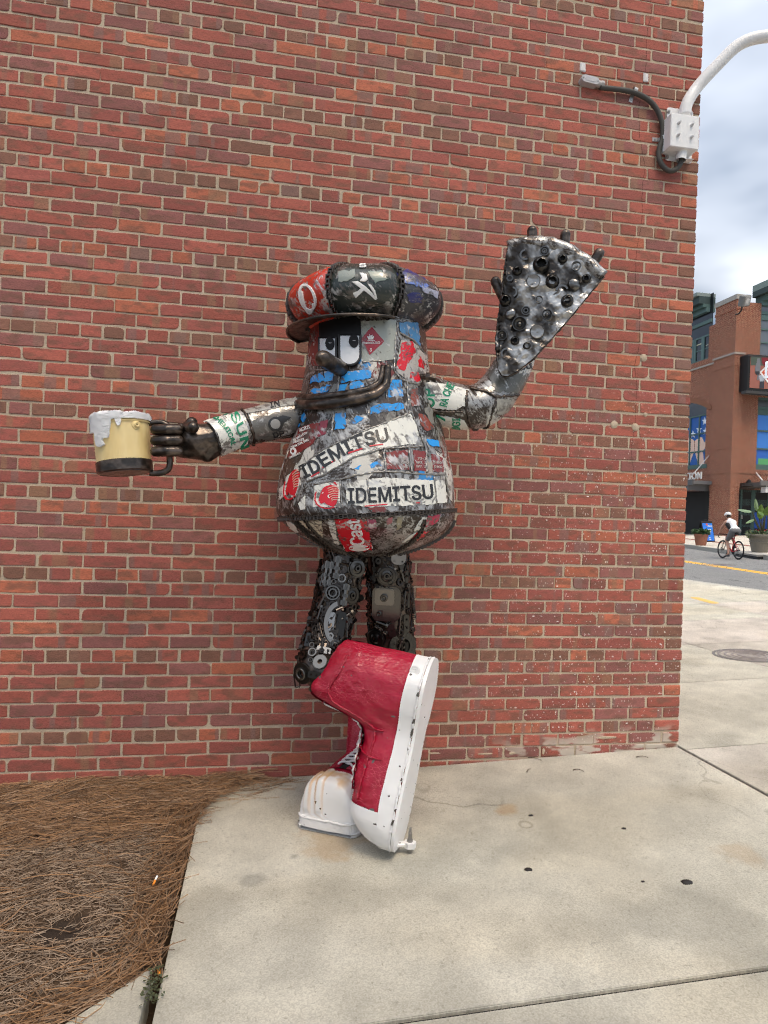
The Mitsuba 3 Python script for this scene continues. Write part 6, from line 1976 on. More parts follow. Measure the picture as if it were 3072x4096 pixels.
put(f'{k}__light_strip', MM(bx(xw - .006, xw - .003, *sorted((lx(365, 960, CA, .5)[1], lx(270, 955, CA, .5)[1])), lx(320, 966, CA, .5)[2], lx(320, 952, CA, .5)[2]), bx(xw - .006, xw - .003, *sorted((lx(503, 970, CA, .5)[1], lx(448, 970, CA, .5)[1])), lx(480, 975, CA, .5)[2], lx(480, 965, CA, .5)[2])), 'm_tint', color=(.75, .70, .5))
# green eaves over it
ez = lx(520, 300, CA, .3)[2]
for i, (d0, d1, z0_, z1_, c_) in enumerate(((-.05, .6, .0, .28, TEAL), (-.30, .6, .28, .50, GREEN_F), (-.62, .6, .50, 1.0, (.04, .065, .065)), (-.80, .6, 1.0, 1.22, (.22, .27, .26)))):
    put(f'{BLD}__eaves', bx(XB + REC + d0, XB + REC + d1, wwy + .3, EY_, ez + z0_, ez + z1_), 'm_tint', color=c_)
ex_ = ry(1450, 60, CA, .3)[0]; ezr = ry(1540, 130, CA, .3)[2]
for d0, z0_, z1_, c_ in ((.0, -.2, .05, TEAL), (-.30, .05, .4, GREEN_F), (-.75, .4, .75, (.04, .065, .065)), (-.95, .75, 1.15, (.20, .27, .25))):
    put(f'{BLD}__eaves', bx(gwx0 + .05 - .25 * (z0_ > .3), EX_, YB + REC + d0, YB + REC + .6, ezr + z0_, ezr + z1_), 'm_tint', color=c_)
# arched window with the printed picture: stars over raised hands on blue
k = fresh(f'{BLD}__picture_window')
v, f = extr(openp.buffer(0), .03)
put(k, (np.stack([xw + v[:, 2], v[:, 0], v[:, 1]], 1), f[:, ::-1]), 'm_far_glass', exact=True)
zp1 = lx(500, 525, CB, .5)[2]
put(f'{k}__print', bx(xw - .012, xw - .002, awy, awy + aw, az0 + .25, zp1), 'm_screen', color=col(22, 84, 160))


def on_print(pts, color, name, d):
    P = np.array([lx(x, y, CB, .52)[1:] for x, y in pts])
    v, f = extr(Polygon(P).buffer(0), .006)
    put(f'{k}__{name}', (np.stack([xw - .012 - d - v[:, 2], v[:, 0], v[:, 1]], 1), f), 'm_screen', color=color)


def star(cx, cy, r, q=.92):
    return [(cx + q * (r if i % 2 == 0 else r * .40) * math.sin(i * np.pi / 5), cy - (r if i % 2 == 0 else r * .40) * math.cos(i * np.pi / 5)) for i in range(10)]


for cx, cy, r in ((438, 655, 88), (326, 815, 86), (452, 850, 84), (207, 910, 82)):
    on_print(star(cx, cy, r, .72), col(214, 222, 235), 'star', .002)
SKIN_P = col(222, 190, 172)
on_print([(78, 985), (110, 965), (160, 985), (205, 1010), (240, 1040), (275, 1010), (330, 985), (350, 960), (385, 965), (415, 1030), (425, 1075), (460, 1010), (492, 1005), (470, 1060), (440, 1180), (400, 1240), (415, 1380), (430, 1480), (415, 1535), (318, 1540), (285, 1400), (240, 1270), (190, 1380), (140, 1480), (110, 1555), (70, 1560)], SKIN_P, 'hands', .004)
on_print([(232, 1035), (246, 1035), (246, 1250), (236, 1260)], col(150, 105, 90), 'hand_line', .011)
on_print([(222, 1270), (250, 1270), (318, 1540), (135, 1555), (150, 1470)], col(22, 84, 160), 'gap', .011)
fr = []
for y_ in (600, 930, 1268):
    z_ = lx(300, y_ - 30 if y_ > 700 else 555, CB, .5)[2] if False else lx(490, {600: 520, 930: 872, 1268: 1222}[y_], CB, .5)[2]
    fr.append(bx(xw - .08, xw - .005, awy, awy + aw, z_ - .04, z_ + .04))
for px_ in (330, 155):
    yv = lx(px_, 900, CB, .5)[1]
    fr.append(bx(xw - .08, xw - .005, yv - .05, yv + .05, az0 + .2, zp1))
fr.append(bx(xw - .25, xw, awy, awy + aw, az0, az0 + .28))
put(f'{k}__frame', MM(*fr), 'm_tint', color=GREEN_F)

# windows of the south front
yw = YB + REC + .2
k = fresh(f'{BLD}__glazed_bay')
put(k, bx(gwx0, EX_, yw, yw + .03, bwz0, bwz1), 'm_gloss', color=(.13, .155, .19), exact=True)
fr = []
for y_, t in ((350, .10), (440, .16), (670, .05), (925, .05), (200, .05)):
    z_ = ry(1530, y_, CA, .5)[2]
    fr.append(bx(gwx0, EX_, yw - .09, yw, z_ - t, z_ + t))
for i in range(6): fr.append(bx(gwx0 + .02 + 2.3 * i, gwx0 + .12 + 2.3 * i, yw - .08, yw, bwz0, bwz1))
put(f'{k}__frame', MM(*fr), 'm_tint', color=TEAL)
k = fresh(f'{BLD}__picture_window')
put(k, bx(lwx0, EX_, yw, yw + .03, lwz0, lwz1), 'm_gloss', color=(.05, .06, .065), exact=True)
zb1, zb0 = ry(1455, 500, CB, .5)[2], ry(1430, 1530, CB, .5)[2]
put(f'{k}__print', bx(lwx0, EX_, yw - .012, yw - .002, zb0, zb1), 'm_screen', color=col(60, 128, 214))
zg = ry(1470, 1375, CB, .5)[2]
put(f'{k}__print_lawn', bx(ry(1462, 1400, CB, .5)[0], EX_, yw - .020, yw - .012, zb0 + .1, zg), 'm_screen', color=col(90, 165, 105))
put(f'{k}__print_lower_sky', bx(lwx0, EX_, yw - .016, yw - .012, zb0, ry(1440, 1190, CB, .5)[2]), 'm_screen', color=col(42, 100, 190))
fr = []
for y_, t in ((840, .05), (1190, .05), (400, .08), (480, .16), (1560, .22), (200, .12)):
    z_ = ry(1445, y_, CB, .5)[2]
    fr.append(bx(lwx0, EX_, yw - .10, yw, z_ - t, z_ + t))
for i in range(6): fr.append(bx(lwx0 + 2.3 * i, lwx0 + .10 + 2.3 * i, yw - .09, yw, lwz0, lwz1))
put(f'{k}__frame', MM(*fr), 'm_tint', color=GREEN_F)

# garage-like opening on the west front with its canopy
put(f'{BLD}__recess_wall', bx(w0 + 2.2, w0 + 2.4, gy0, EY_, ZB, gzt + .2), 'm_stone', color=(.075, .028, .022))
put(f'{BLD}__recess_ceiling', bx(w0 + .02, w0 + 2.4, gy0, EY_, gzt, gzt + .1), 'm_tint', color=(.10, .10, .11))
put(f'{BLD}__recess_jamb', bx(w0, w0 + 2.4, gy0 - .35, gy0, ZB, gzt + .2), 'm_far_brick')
CAN = f'{BLD}__canopy'
cz1, cz0 = lx(580, 1810, CB, -.2)[2], lx(580, 1900, CB, -.2)[2]
put(CAN, bx(XB - 1.3, XB + REC, gy0 + .1, EY_, cz1 - .22, cz1), 'm_tint', color=(.16, .165, .175), label='grey steel canopy on the west front')
_last[CAN] = 0
put(f'{CAN}__lip', bx(XB - 1.42, XB - 1.3, gy0 + .1, EY_, cz1 - .30, cz1 + .05), 'm_tint', color=(.10, .105, .11))
for i in range(7):
    put(f'{CAN}__beam', bx(XB - 1.25, XB + REC, gy0 + .8 + 2.4 * i, gy0 + .95 + 2.4 * i, cz1 - .62, cz1 - .22), 'm_tint', color=(.20, .21, .22))
    y_ = gy0 + .9 + 2.4 * i
    put(f'{CAN}__tie_rod', tube([(XB + REC, y_, cz1 + 1.75), (XB - 1.2, y_, cz1)], .035, 8), 'm_tint', color=(.62, .62, .62), smooth=True)
m = meshkit.text_mesh('ATION', .42, depth=.06, bold=True)
v, f = VF(m)
ye = lx(372, 1790, CB, -1.4)[1]
put(f'{CAN}__lettering', (np.stack([XB - 1.38 - v[:, 2], ye + (v[:, 0].max() - v[:, 0]) * 1.25, cz1 + .06 + v[:, 1]], 1), f), 'm_tint', color=(.55, .55, .54), label='pale capital letters standing on the canopy edge')
# entrance on the south front
cx0 = ry(1400, 1850, CB, -1.0)[0]
cz = ry(1400, 1840, CB, -1.0)[2]
k = put(f'{BLD}__canopy', bx(cx0, EX_, YB - 1.5, YB + REC, cz - .28, cz), 'm_tint', color=(.085, .075, .07), label='dark entrance canopy on the south front')
put(f'{k}__lip', bx(cx0 - .05, EX_, YB - 1.62, YB - 1.5, cz - .2, cz + .1), 'm_tint', color=(.16, .15, .145))
put(f'{k}__tie_rod', tube([ry(1428, 1650, CB, .28), ry(1560, 1815, CB, -1.4)], .04, 8), 'm_tint', color=(.62, .62, .62), smooth=True)
m = meshkit.text_mesh('S', .62, depth=.08, bold=True)
v, f = VF(m)
o = ry(1628, 1825, CB, -1.6)
put(f'{k}__lettering', (np.stack([o[0] + v[:, 0] * 1.1, YB - 1.62 - v[:, 2], cz + .1 + v[:, 1]], 1), f[:, ::-1]), 'm_tint', color=(.70, .70, .70))
put(f'{k}__lamp', bx(*sorted((ry(1592, 1880, CB, -1.4)[0], ry(1640, 1880, CB, -1.4)[0])), YB - 1.5, YB - 1.1, cz - .62, cz - .2), 'm_tint', color=(.6, .6, .6))
ys_ = YB + REC + 1.0
zd0 = ZB + .1
put(f'{BLD}__entrance', bx(dx0, EX_, ys_, ys_ + .04, zd0, zdoor), 'm_far_glass')
EN = f'{BLD}__entrance'
dd = lambda x, y, d=1.2: on_y(CD_(x, y), YB + d)
fr = []
for x0_, x1_ in ((1215, 1245), (1385, 1450), (1640, 1670)):
    a_, b_ = dd(x0_, 600)[0], dd(x1_, 600)[0]
    fr.append(bx(a_, b_, ys_ - .12, ys_ + .02, zd0, zdoor))
for y_, t in ((215, .22), (430, .20), (600, .06), (620, .05), (800, .08)):
    z_ = dd(1300, y_)[2]
    fr.append(bx(dx0, EX_, ys_ - .10, ys_ + .02, z_ - t, z_ + t))
put(f'{EN}__frame', MM(*fr), 'm_tint', color=GREEN_F)
put(f'{EN}__soffit', bx(dx0, EX_, YB + REC, ys_ + .1, zdoor, zdoor + .15), 'm_tint', color=(.05, .05, .05))
put(f'{EN}__poster', bx(dd(1440, 700)[0], dd(1640, 700)[0], ys_ - .13, ys_ - .12, dd(1500, 840)[2], dd(1500, 590)[2]), 'm_screen', color=col(28, 82, 178))
put(f'{EN}__door_handle', bx(dd(1222, 650)[0], dd(1242, 650)[0], ys_ - .2, ys_ - .13, dd(1230, 690)[2], dd(1230, 625)[2]), 'm_tint', color=(.4, .4, .38))
# gooseneck lamp over the entrance
GL = thing('gooseneck_lamp', 'black gooseneck barn lamp on the pier beside the entrance canopy', 'wall lamp')
o = ry(1290, 1915, CB, -.45)
put(f'{GL}__shade', place(revolve([(.04, .42), (.09, .38), (.12, .20), (.42, .03), (.45, .0), (.41, .01), (.0, .2)], 20), o, (0, 0, 1)), 'm_tint', color=(.012, .012, .013), smooth=30)
put(f'{GL}__arm', tube(smooth_path([ry(1195, 1880, CB, .2), ry(1215, 1885, CB, .0), ry(1245, 1830, CB, -.2), ry(1272, 1815, CB, -.45), o + [0, 0, .40]], 24), .03, 8), 'm_tint', color=(.012, .012, .013), smooth=True)
# floodlight
FL = thing('floodlight', 'grey floodlight on a bent arm high on the corner of the brick building', 'floodlight')
o = ry(1205, 110, CA, -1.0)
nrm = unit([.35, -.85, -.35])
put(f'{FL}__housing', place(rbox(.70, .66, .38, .05), o, nrm, (1, 0, .12)), 'm_tint', color=(.18, .185, .18))
put(f'{FL}__lens', place(rbox(.46, .52, .03, .01), o + nrm * .195, nrm, (1, 0, .12)), 'm_gloss', color=(.34, .34, .33))
put(f'{FL}__lens__reflector', place(revolve([(0, .02), (.10, .012), (.16, 0)], 16), o + nrm * .212, nrm), 'm_gloss', color=(.55, .55, .53))
put(f'{FL}__arm', tube(smooth_path([ry(1035, 378, CA, .0), ry(1060, 372, CA, -.3), ry(1110, 340, CA, -.8), ry(1145, 280, CA, -1.0), ry(1150, 205, CA, -1.0)], 20), .045, 8), 'm_tint', color=(.02, .02, .02), smooth=True)
# video screen
SCN = thing('video_screen', 'black framed video screen with ball field picture on the brick building', 'screen')
s0, s1 = ry(1325, 1185, CA, -.75), ry(1325, 1800, CA, -.75)
sx0, sx1 = s0[0], s0[0] + 5.4
sz1, sz0 = s0[2], s1[2]
put(f'{SCN}__housing', bx(sx0 - .16, sx1 + .16, YB - .72, YB + REC - .01, sz0 - .18, sz1 + .12, .02), 'm_tint', color=(.012, .012, .013))
put(f'{SCN}__rim', MM(bx(sx0 - .16, sx1 + .16, YB - .76, YB - .70, sz1, sz1 + .05), bx(sx0 - .30, sx1 + .2, YB - .85, YB - .4, sz0 - .36, sz0 - .19)), 'm_tint', color=(.05, .05, .05))
put(f'{SCN}__picture', bx(sx0, sx1, YB - .735, YB - .722, sz0, sz1), 'm_screen', color=col(150, 92, 78))


def on_screen(pts, color, name, d):
    P = np.array([ry(x, y, CA, -.74)[[0, 2]] for x, y in pts])
    v, f = extr(Polygon(P).buffer(0), .004)
    put(f'{SCN}__{name}', (np.stack([v[:, 0], YB - .735 - d - v[:, 2], v[:, 1]], 1), f[:, ::-1]), 'm_screen', color=color)


on_screen([(1325, 1190), (1540, 1200), (1900, 1215), (1900, 1380), (1328, 1365)], col(70, 82, 70), 'picture_trees', .002)
on_screen([(1440, 1300), (1450, 1225), (1500, 1225), (1510, 1310), (1512, 1420), (1500, 1500), (1475, 1650), (1440, 1650), (1455, 1560), (1405, 1500), (1410, 1400)], col(110, 112, 118), 'picture_player', .008)
on_screen([(1405, 1480), (1500, 1480), (1480, 1550), (1420, 1540)], (.02, .02, .025), 'picture_shorts', .014)
on_screen([(1530, 1210), (1700, 1220), (1700, 1370), (1580, 1370), (1540, 1320)], col(120, 24, 34), 'picture_coach', .008)
on_screen([(1490, 1500), (1680, 1320), (1900, 1520), (1680, 1740)], (.75, .75, .76), 'picture_diamond', .014)
on_screen([(1530, 1500), (1690, 1350), (1860, 1520), (1690, 1700)], col(200, 80, 48), 'picture_diamond_field', .020)
on_screen([(1500, 1680), (1580, 1660), (1580, 1812), (1490, 1808)], (.03, .03, .04), 'picture_trousers', .008)
on_screen([(1480, 1560), (1570, 1540), (1590, 1680), (1500, 1680)], col(160, 170, 180), 'picture_shirt', .008)
for t, b, h in (('FU', (1590, 1480), .62), ('D', (1560, 1600), .95)):
    m = meshkit.text_mesh(t, h, depth=.01, bold=True)
    v, f = VF(m)
    o = ry(*b, CA, -.76)
    put(f'{SCN}__lettering', (np.stack([o[0] + v[:, 0], YB - .762 - v[:, 2], o[2] + v[:, 1]], 1), f[:, ::-1]), 'm_screen', color=(.75, .85, .92))

# ------------------------------------------------------------------ pots and the folding sign on the far pavement
def leaf_blades(c, n, spread, size, rng, up=.6, lift=.25):
    ms = []
    for _ in range(n):
        a = rng.random() * 2 * np.pi
        o = c + np.array([math.cos(a), math.sin(a), 0]) * spread * math.sqrt(rng.random()) + [0, 0, rng.uniform(0, lift)]
        d = unit([math.cos(a) + rng.normal(0, .6), math.sin(a) + rng.normal(0, .6), rng.uniform(-.3, 1) * up])
        s = unit(np.cross(d, [rng.normal(), rng.normal(), 1]))
        L = size * rng.uniform(.6, 1.3)
        ms.append((np.array([o, o + d * L * .4 + s * L * .28, o + d * L, o + d * L * .4 - s * L * .28]), np.array([[0, 1, 2], [0, 2, 3]])))
    return MM(*ms)


rp = np.random.default_rng(31)
PT = thing('terracotta_planter', 'terracotta pot with bushy green plant beside the blue folding sign', 'planter')
pb = on_ground(CD_(602, 1108))
pd = pix(pb)[2]
u_ = pd / FPX / 3.931
put(f'{PT}__pot', place(revolve([(0, .01), (75 * u_, 0), (90 * u_, 90 * u_), (98 * u_, 140 * u_), (103 * u_, 141 * u_), (106 * u_, 180 * u_), (100 * u_, 182 * u_), (94 * u_, 165 * u_), (0, 165 * u_)], 32), pb, (0, 0, 1)), 'm_stone', color=(.30, .13, .085), smooth=30)
for c_, n_, sd in (((.035, .085, .025), 220, 1), ((.08, .14, .05), 90, 2), ((.02, .045, .018), 120, 3)):
    put(f'{PT}__foliage', leaf_blades(pb + [0, 0, 175 * u_], n_, 115 * u_, 42 * u_, rp, .7, 70 * u_), 'm_leaf', color=c_, kind='stuff')
put(f'{PT}__flower', MM(*[move(VF(trimesh.creation.icosphere(1, 6 * u_)), pb + [rp.normal(0, 60 * u_), rp.normal(0, 60 * u_), 195 * u_ + rp.random() * 30 * u_]) for _ in range(14)]), 'm_tint', color=(.6, .6, .6), kind='stuff')
SB = thing('folding_sign', 'blue and black folding sidewalk sign behind the terracotta pot', 'sign')
b0_, b1_ = on_ground(CD_(690, 1055)), on_ground(CD_(772, 1066))
ctr = on_ground(CD_(672, 1050))
sd_ = pix(ctr)[2] / FPX / 3.931
rt_ = unit([RIGHT[0], RIGHT[1], 0]); rt_ = unit(rt_ + np.array([FWD[0], FWD[1], 0]) * .25)
fwd_ = np.array([rt_[1], -rt_[0], 0])
H_, Wd = 325 * sd_, 190 * sd_
for s_, nm in ((1, 'front_panel'), (-1, 'rear_panel')):
    base = ctr + fwd_ * .30 * s_
    topc = ctr + fwd_ * .04 * s_ + [0, 0, H_]
    up_ = unit(topc - base)
    nn_ = unit(np.cross(rt_, up_)) * (1 if s_ < 0 else 1)
    o = (base + topc) / 2
    put(f'{SB}__{nm}', place(rbox(Wd * 1.08, np.linalg.norm(topc - base), .03, .008), o, np.cross(rt_, up_), rt_), 'm_tint', color=(.015, .015, .017))
    if s_ > 0:
        nf = np.cross(rt_, up_)
        nf = nf if nf @ (CAM - o) > 0 else -nf
        sheet_o = o + nf * .018 - up_ * .02
        put(f'{SB}__poster', place(rbox(Wd * .94, H_ * .86, .004, .001), sheet_o, nf, rt_), 'm_screen', color=col(34, 112, 210))
        Bs = basis(nf, rt_)
        m = meshkit.text_mesh('DRIVE', 22 * sd_, depth=.004, bold=True)
        v, f = VF(m)
        v = v - [v[:, 0].min(), 0, 0]
        put(f'{SB}__lettering', (sheet_o + nf * .003 + (v + [-.0, 80 * sd_, 0]) @ Bs.T, f), 'm_screen', color=(.75, .77, .8))
        for yy, ww, x_ in ((40, 46, 30), (12, 50, 28), (-95, 34, 10), (-122, 30, 16)):
            put(f'{SB}__print', place(rbox(ww * sd_, 13 * sd_, .003, .0008), sheet_o + nf * .004 + rt_ * x_ * sd_ + up_ * yy * sd_, nf, rt_), 'm_screen', color=(.7, .73, .78))
        put(f'{SB}__badge', place(revolve([(0, .004), (17 * sd_, .004), (18 * sd_, 0)], 20), sheet_o + nf * .003 + up_ * 118 * sd_ - rt_ * 10 * sd_, nf), 'm_screen', color=col(200, 90, 90))
put(f'{SB}__handle', tube(smooth_path([ctr + rt_ * -.09 + [0, 0, H_ * 1.0], ctr + rt_ * -.08 + [0, 0, H_ * 1.05], ctr + rt_ * .08 + [0, 0, H_ * 1.05], ctr + rt_ * .09 + [0, 0, H_ * 1.0]], 12), .014, 6), 'm_tint', color=(.015, .015, .017))

PS = thing('stone_planter', 'large weathered stone tub with elephant ear leaves at the right edge', 'planter')
pb = on_ground(CD_(1568, 1213))
u_ = pix(pb)[2] / FPX / 3.931
put(f'{PS}__tub', place(revolve([(0, .01), (150 * u_, 0), (158 * u_, 40 * u_), (175 * u_, 120 * u_), (188 * u_, 190 * u_), (215 * u_, 235 * u_), (238 * u_, 250 * u_), (240 * u_, 272 * u_), (228 * u_, 282 * u_), (214 * u_, 270 * u_), (0, 262 * u_)], 40), pb, (0, 0, 1)), 'm_stone', color=(.22, .20, .165), smooth=30)
put(f'{PS}__tub_ring', place(revolve([(181 * u_, 150 * u_), (190 * u_, 152 * u_), (191 * u_, 162 * u_), (184 * u_, 165 * u_)], 40), pb, (0, 0, 1)), 'm_stone', color=(.24, .22, .18), smooth=30)
for c_, n_, s_ in (((.05, .10, .03), 320, 26), ((.20, .24, .10), 200, 22), ((.03, .06, .02), 200, 30)):
    put(f'{PS}__ground_foliage', leaf_blades(pb + [0, 0, 265 * u_], n_, 245 * u_, s_ * u_, rp, .5, 70 * u_), 'm_leaf', color=c_, kind='stuff')
put(f'{PS}__trailing_foliage', leaf_blades(pb - rt_ * 215 * u_ + [0, 0, 215 * u_], 160, 70 * u_, 26 * u_, rp, .3, 80 * u_), 'm_leaf', color=(.15, .19, .08), kind='stuff')
put(f'{PS}__flower', MM(*[move(VF(trimesh.creation.icosphere(1, 7 * u_)), pb + [rp.normal(0, 90 * u_), rp.normal(0, 90 * u_), 330 * u_ + rp.random() * 30 * u_]) for _ in range(22)]), 'm_tint', color=(.42, .05, .05), kind='stuff')


def ear(root, tip_dir, L, Wd_, droop, color, side):
    """A big heart-shaped leaf on its stalk."""
    n1, n2 = 14, 9
    t = np.linspace(0, 1, n1)
    d = unit(tip_dir)
    s = unit(np.cross(d, side))
    nrm = np.cross(s, d)
    wv = Wd_ * np.sin(np.pi * np.clip(t * .92 + .06, 0, 1)) ** .7 * (1 - .45 * t)
    q = np.linspace(-1, 1, n2)
    T_, Q_ = np.meshgrid(t, q, indexing='ij')
    v = root + (T_ * L)[..., None] * d + (Q_ * wv[:, None] * (1 + .06 * np.sin(T_ * 40)))[..., None] * s + (-droop * T_ ** 2 * L - .18 * np.abs(Q_) * wv[:, None] * -1 + .015 * L * np.cos(T_ * 28))[..., None] * nrm
    return v.reshape(-1, 3), grid_faces(n1, n2, False)


fw_h = unit([FWD[0], FWD[1], 0])
pr = lambda x, y, dq=0.0: on_y(CD_(x, y), pb[1] + dq)
for i, (rx, ry_, tx, ty, W_, c_) in enumerate(((1500, 560, 1440, 372, 62, (.20, .30, .14)), (1560, 690, 1530, 455, 88, (.10, .19, .02)), (1405, 575, 1150, 560, 32, (.22, .32, .19)), (1440, 700, 1295, 772, 26, (.17, .26, .13)), (1620, 640, 1680, 470, 70, (.09, .17, .025)), (1600, 620, 1480, 590, 40, (.10, .18, .05)))):
    a_, b_ = pr(rx, ry_, -.1 * i), pr(tx, ty, -.1 * i - .15)
    put(f'{PS}__large_leaf', ear(a_, b_ - a_, np.linalg.norm(b_ - a_) * 1.02, W_ * u_, .10, c_, unit(fw_h + np.array([0, 0, -.5]))), 'm_leaf', smooth=True, color=c_)
    put(f'{PS}__stalk', tube(smooth_path([pb + [0, 0, 265 * u_], (pb + [0, 0, 300 * u_]) * .4 + a_ * .6 + [0, 0, -.05], a_], 14), np.linspace(.028, .014, 14), 7), 'm_leaf', smooth=True, color=(.07, .075, .035))

# ------------------------------------------------------------------ the cyclist
fc, rc = on_ground((2881, 2232), RD), on_ground((2962, 2240), RD)
hd = unit((fc - rc) * [1, 1, 0]); hd = unit(hd)
mid = (fc + rc) / 2
sc_ = 74.0 * pix(mid)[2] / FPX / .685                              # real size at that distance
gh = unit(np.array([hd[0], hd[1], GA * hd[0] + GB * hd[1]]))
lf = np.array([-hd[1], hd[0], 0])                                  # the rider's left
org = mid - gh * .5 * sc_


def bk(f_, z, s=0.0): return org + gh * f_ * sc_ + np.array([0, 0, z * sc_]) + lf * s * sc_


BK = thing('bicycle', 'red road bike with drop bars ridden along the street', 'bicycle')
for f_, nm in ((0.0, 'rear'), (1.0, 'front')):
    hub = bk(f_, .343)
    a = np.linspace(0, 2 * np.pi, 41)
    ringp = hub + .325 * sc_ * (np.cos(a)[:, None] * gh + np.sin(a)[:, None] * np.array([0, 0, 1.0]))
    wk = put(f'{BK}__wheel', tube(ringp, .018 * sc_, 8, caps=False), 'm_tint', color=(.012, .012, .013), smooth=True)
    put(f'{wk}__rim', tube(hub + .296 * sc_ * (np.cos(a)[:, None] * gh + np.sin(a)[:, None] * np.array([0, 0, 1.0])), .013 * sc_, 6, caps=False), 'm_tint', color=(.02, .02, .022), smooth=True)
    sp = [tube([hub + lf * .02 * sc_ * (-1) ** i, hub + .29 * sc_ * (math.cos(b) * gh + math.sin(b) * np.array([0, 0, 1.0]))], .0022 * sc_, 4) for i, b in enumerate(np.linspace(0, 2 * np.pi, 25)[:-1])]
    put(f'{wk}__spokes', MM(*sp), 'm_tint', color=(.12, .12, .12))
    put(f'{wk}__hub', tube([hub - lf * .05 * sc_, hub + lf * .05 * sc_], .022 * sc_, 10), 'm_tint', color=(.03, .03, .03), smooth=30)
    put(f'{wk}__brake_disc', place(revolve([(.05 * sc_, 0), (.08 * sc_, 0), (.08 * sc_, .002), (.05 * sc_, .002)], 24), hub + lf * .045 * sc_, lf), 'm_tint', color=(.18, .17, .16))
RDF = (.42, .012, .022)
put(f'{BK}__frame', MM(*[tube([bk(*a_), bk(*b_)], r_ * sc_, 10) for a_, b_, r_ in (((.42, .27), (.27, .80), .018), ((.30, .74), (.80, .82), .017), ((.42, .27), (.82, .70), .024), ((.42, .27), (.0, .343, .05), .012), ((.42, .27), (.0, .343, -.05), .012), ((.29, .70), (.0, .343, .05), .010), ((.29, .70), (.0, .343, -.05), .010), ((.79, .86), (.83, .68), .020))]), 'm_gloss', color=RDF, smooth=True)
put(f'{BK}__fork', MM(tube([bk(.83, .68, .05), bk(1.0, .343, .05)], .013 * sc_, 8), tube([bk(.83, .68, -.05), bk(1.0, .343, -.05)], .013 * sc_, 8)), 'm_tint', color=(.015, .015, .016), smooth=True)
put(f'{BK}__handlebar', MM(tube(smooth_path([bk(.80, .90, 0), bk(.86, .91, 0)], 6), .014 * sc_, 8), tube([bk(.86, .91, -.21), bk(.86, .91, .21)], .013 * sc_, 8), *[tube(smooth_path([bk(.86, .91, s * .21), bk(.94, .91, s * .21), bk(.97, .86, s * .21), bk(.93, .80, s * .22), bk(.86, .79, s * .22)], 14), .014 * sc_, 8) for s in (1, -1)]), 'm_tint', color=(.012, .012, .013), smooth=True)
put(f'{BK}__saddle', rough(hull((bk(.12, .965), .055 * sc_), (bk(.38, .97), .018 * sc_), (bk(.14, .965, .05), .03 * sc_), (bk(.14, .965, -.05), .03 * sc_)), .001, 10), 'm_tint', color=(.012, .012, .013), smooth=True)
put(f'{BK}__seat_post', tube([bk(.27, .79), bk(.225, .95)], .014 * sc_, 8), 'm_tint', color=(.012, .012, .013), smooth=True)
put(f'{BK}__crank', MM(tube([bk(.42, .27, .08), bk(.44, .10, .09)], .012 * sc_, 8), tube([bk(.42, .27, -.08), bk(.40, .44, -.09)], .012 * sc_, 8), tube([bk(.44, .10, .08), bk(.44, .10, .16)], .012 * sc_, 8), tube([bk(.40, .44, -.08), bk(.40, .44, -.16)], .012 * sc_, 8), place(extr(Point(0, 0).buffer(.09 * sc_), .006), bk(.42, .27, -.06), lf)), 'm_tint', color=(.02, .02, .02), smooth=30)
put(f'{BK}__bottle', tube([bk(.53, .40), bk(.62, .52)], .036 * sc_, 12), 'm_tint', color=(.65, .65, .65), smooth=30)
put(f'{BK}__rear_light', move(VF(trimesh.creation.icosphere(1, .022 * sc_)), bk(.20, .86)), 'm_tint', color=(.45, .02, .02), smooth=True)

PE = thing('person', 'person in white and black tank top, grey shorts and white helmet riding a bicycle', 'person')
SK = (.50, .29, .215)
hip, chest, neck, head = (.235, 1.045), (.55, 1.36), (.655, 1.485), (.745, 1.60)
legs = []
def J(a_, s=0.0): return bk(a_[0], a_[1], s)
knL, ankL = (.58, .66), (.44, .20)
knR, ankR = (.66, .86), (.40, .52)
sp = [(J(hip, .07), .115 * sc_, J(hip, -.07), .115 * sc_), (J(hip), .12 * sc_, J(chest), .125 * sc_), (J(chest, .10), .095 * sc_, J(chest, -.10), .095 * sc_), (J(chest, .16), .062 * sc_, J(chest, -.16), .062 * sc_), (J(chest), .08 * sc_, J(neck), .055 * sc_), (J(neck), .055 * sc_, J(head), .075 * sc_), (J(head), .092 * sc_, J((.765, 1.575)), .080 * sc_)]
for s, kn_, an in ((1, knL, ankL), (-1, knR, ankR)):
    sp += [(J(hip, .09 * s), .098 * sc_, J(kn_, .10 * s), .058 * sc_), (J(kn_, .10 * s), .056 * sc_, bk(kn_[0] * .55 + an[0] * .45 - .03, kn_[1] * .55 + an[1] * .45, .10 * s), .054 * sc_), (bk(kn_[0] * .55 + an[0] * .45 - .03, kn_[1] * .55 + an[1] * .45, .10 * s), .054 * sc_, J(an, .11 * s), .036 * sc_), (J(an, .11 * s), .036 * sc_, bk(an[0] + .09, an[1] - .07, .12 * s), .03 * sc_)]
    elb, hnd = (.74, 1.16), (.935, .925)
    sp += [(J(chest, .18 * s), .056 * sc_, J(elb, .23 * s), .040 * sc_), (J(elb, .23 * s), .040 * sc_, bk(.88, .985, .215 * s), .029 * sc_), (bk(.88, .985, .215 * s), .029 * sc_, J(hnd, .21 * s), .034 * sc_)]
    for q in range(4):
        sp.append((bk(.925 + .012 * q, .935 - .006 * q, .21 * s), .012 * sc_, bk(.945 + .010 * q, .885 - .006 * q, .205 * s), .011 * sc_))
    sp.append((bk(.915, .93, .20 * s), .012 * sc_, bk(.925, .905, .175 * s), .011 * sc_))
put(f'{PE}__body', blob(sp, length=.035 * sc_, it=4), 'm_tint', color=SK, smooth=True)
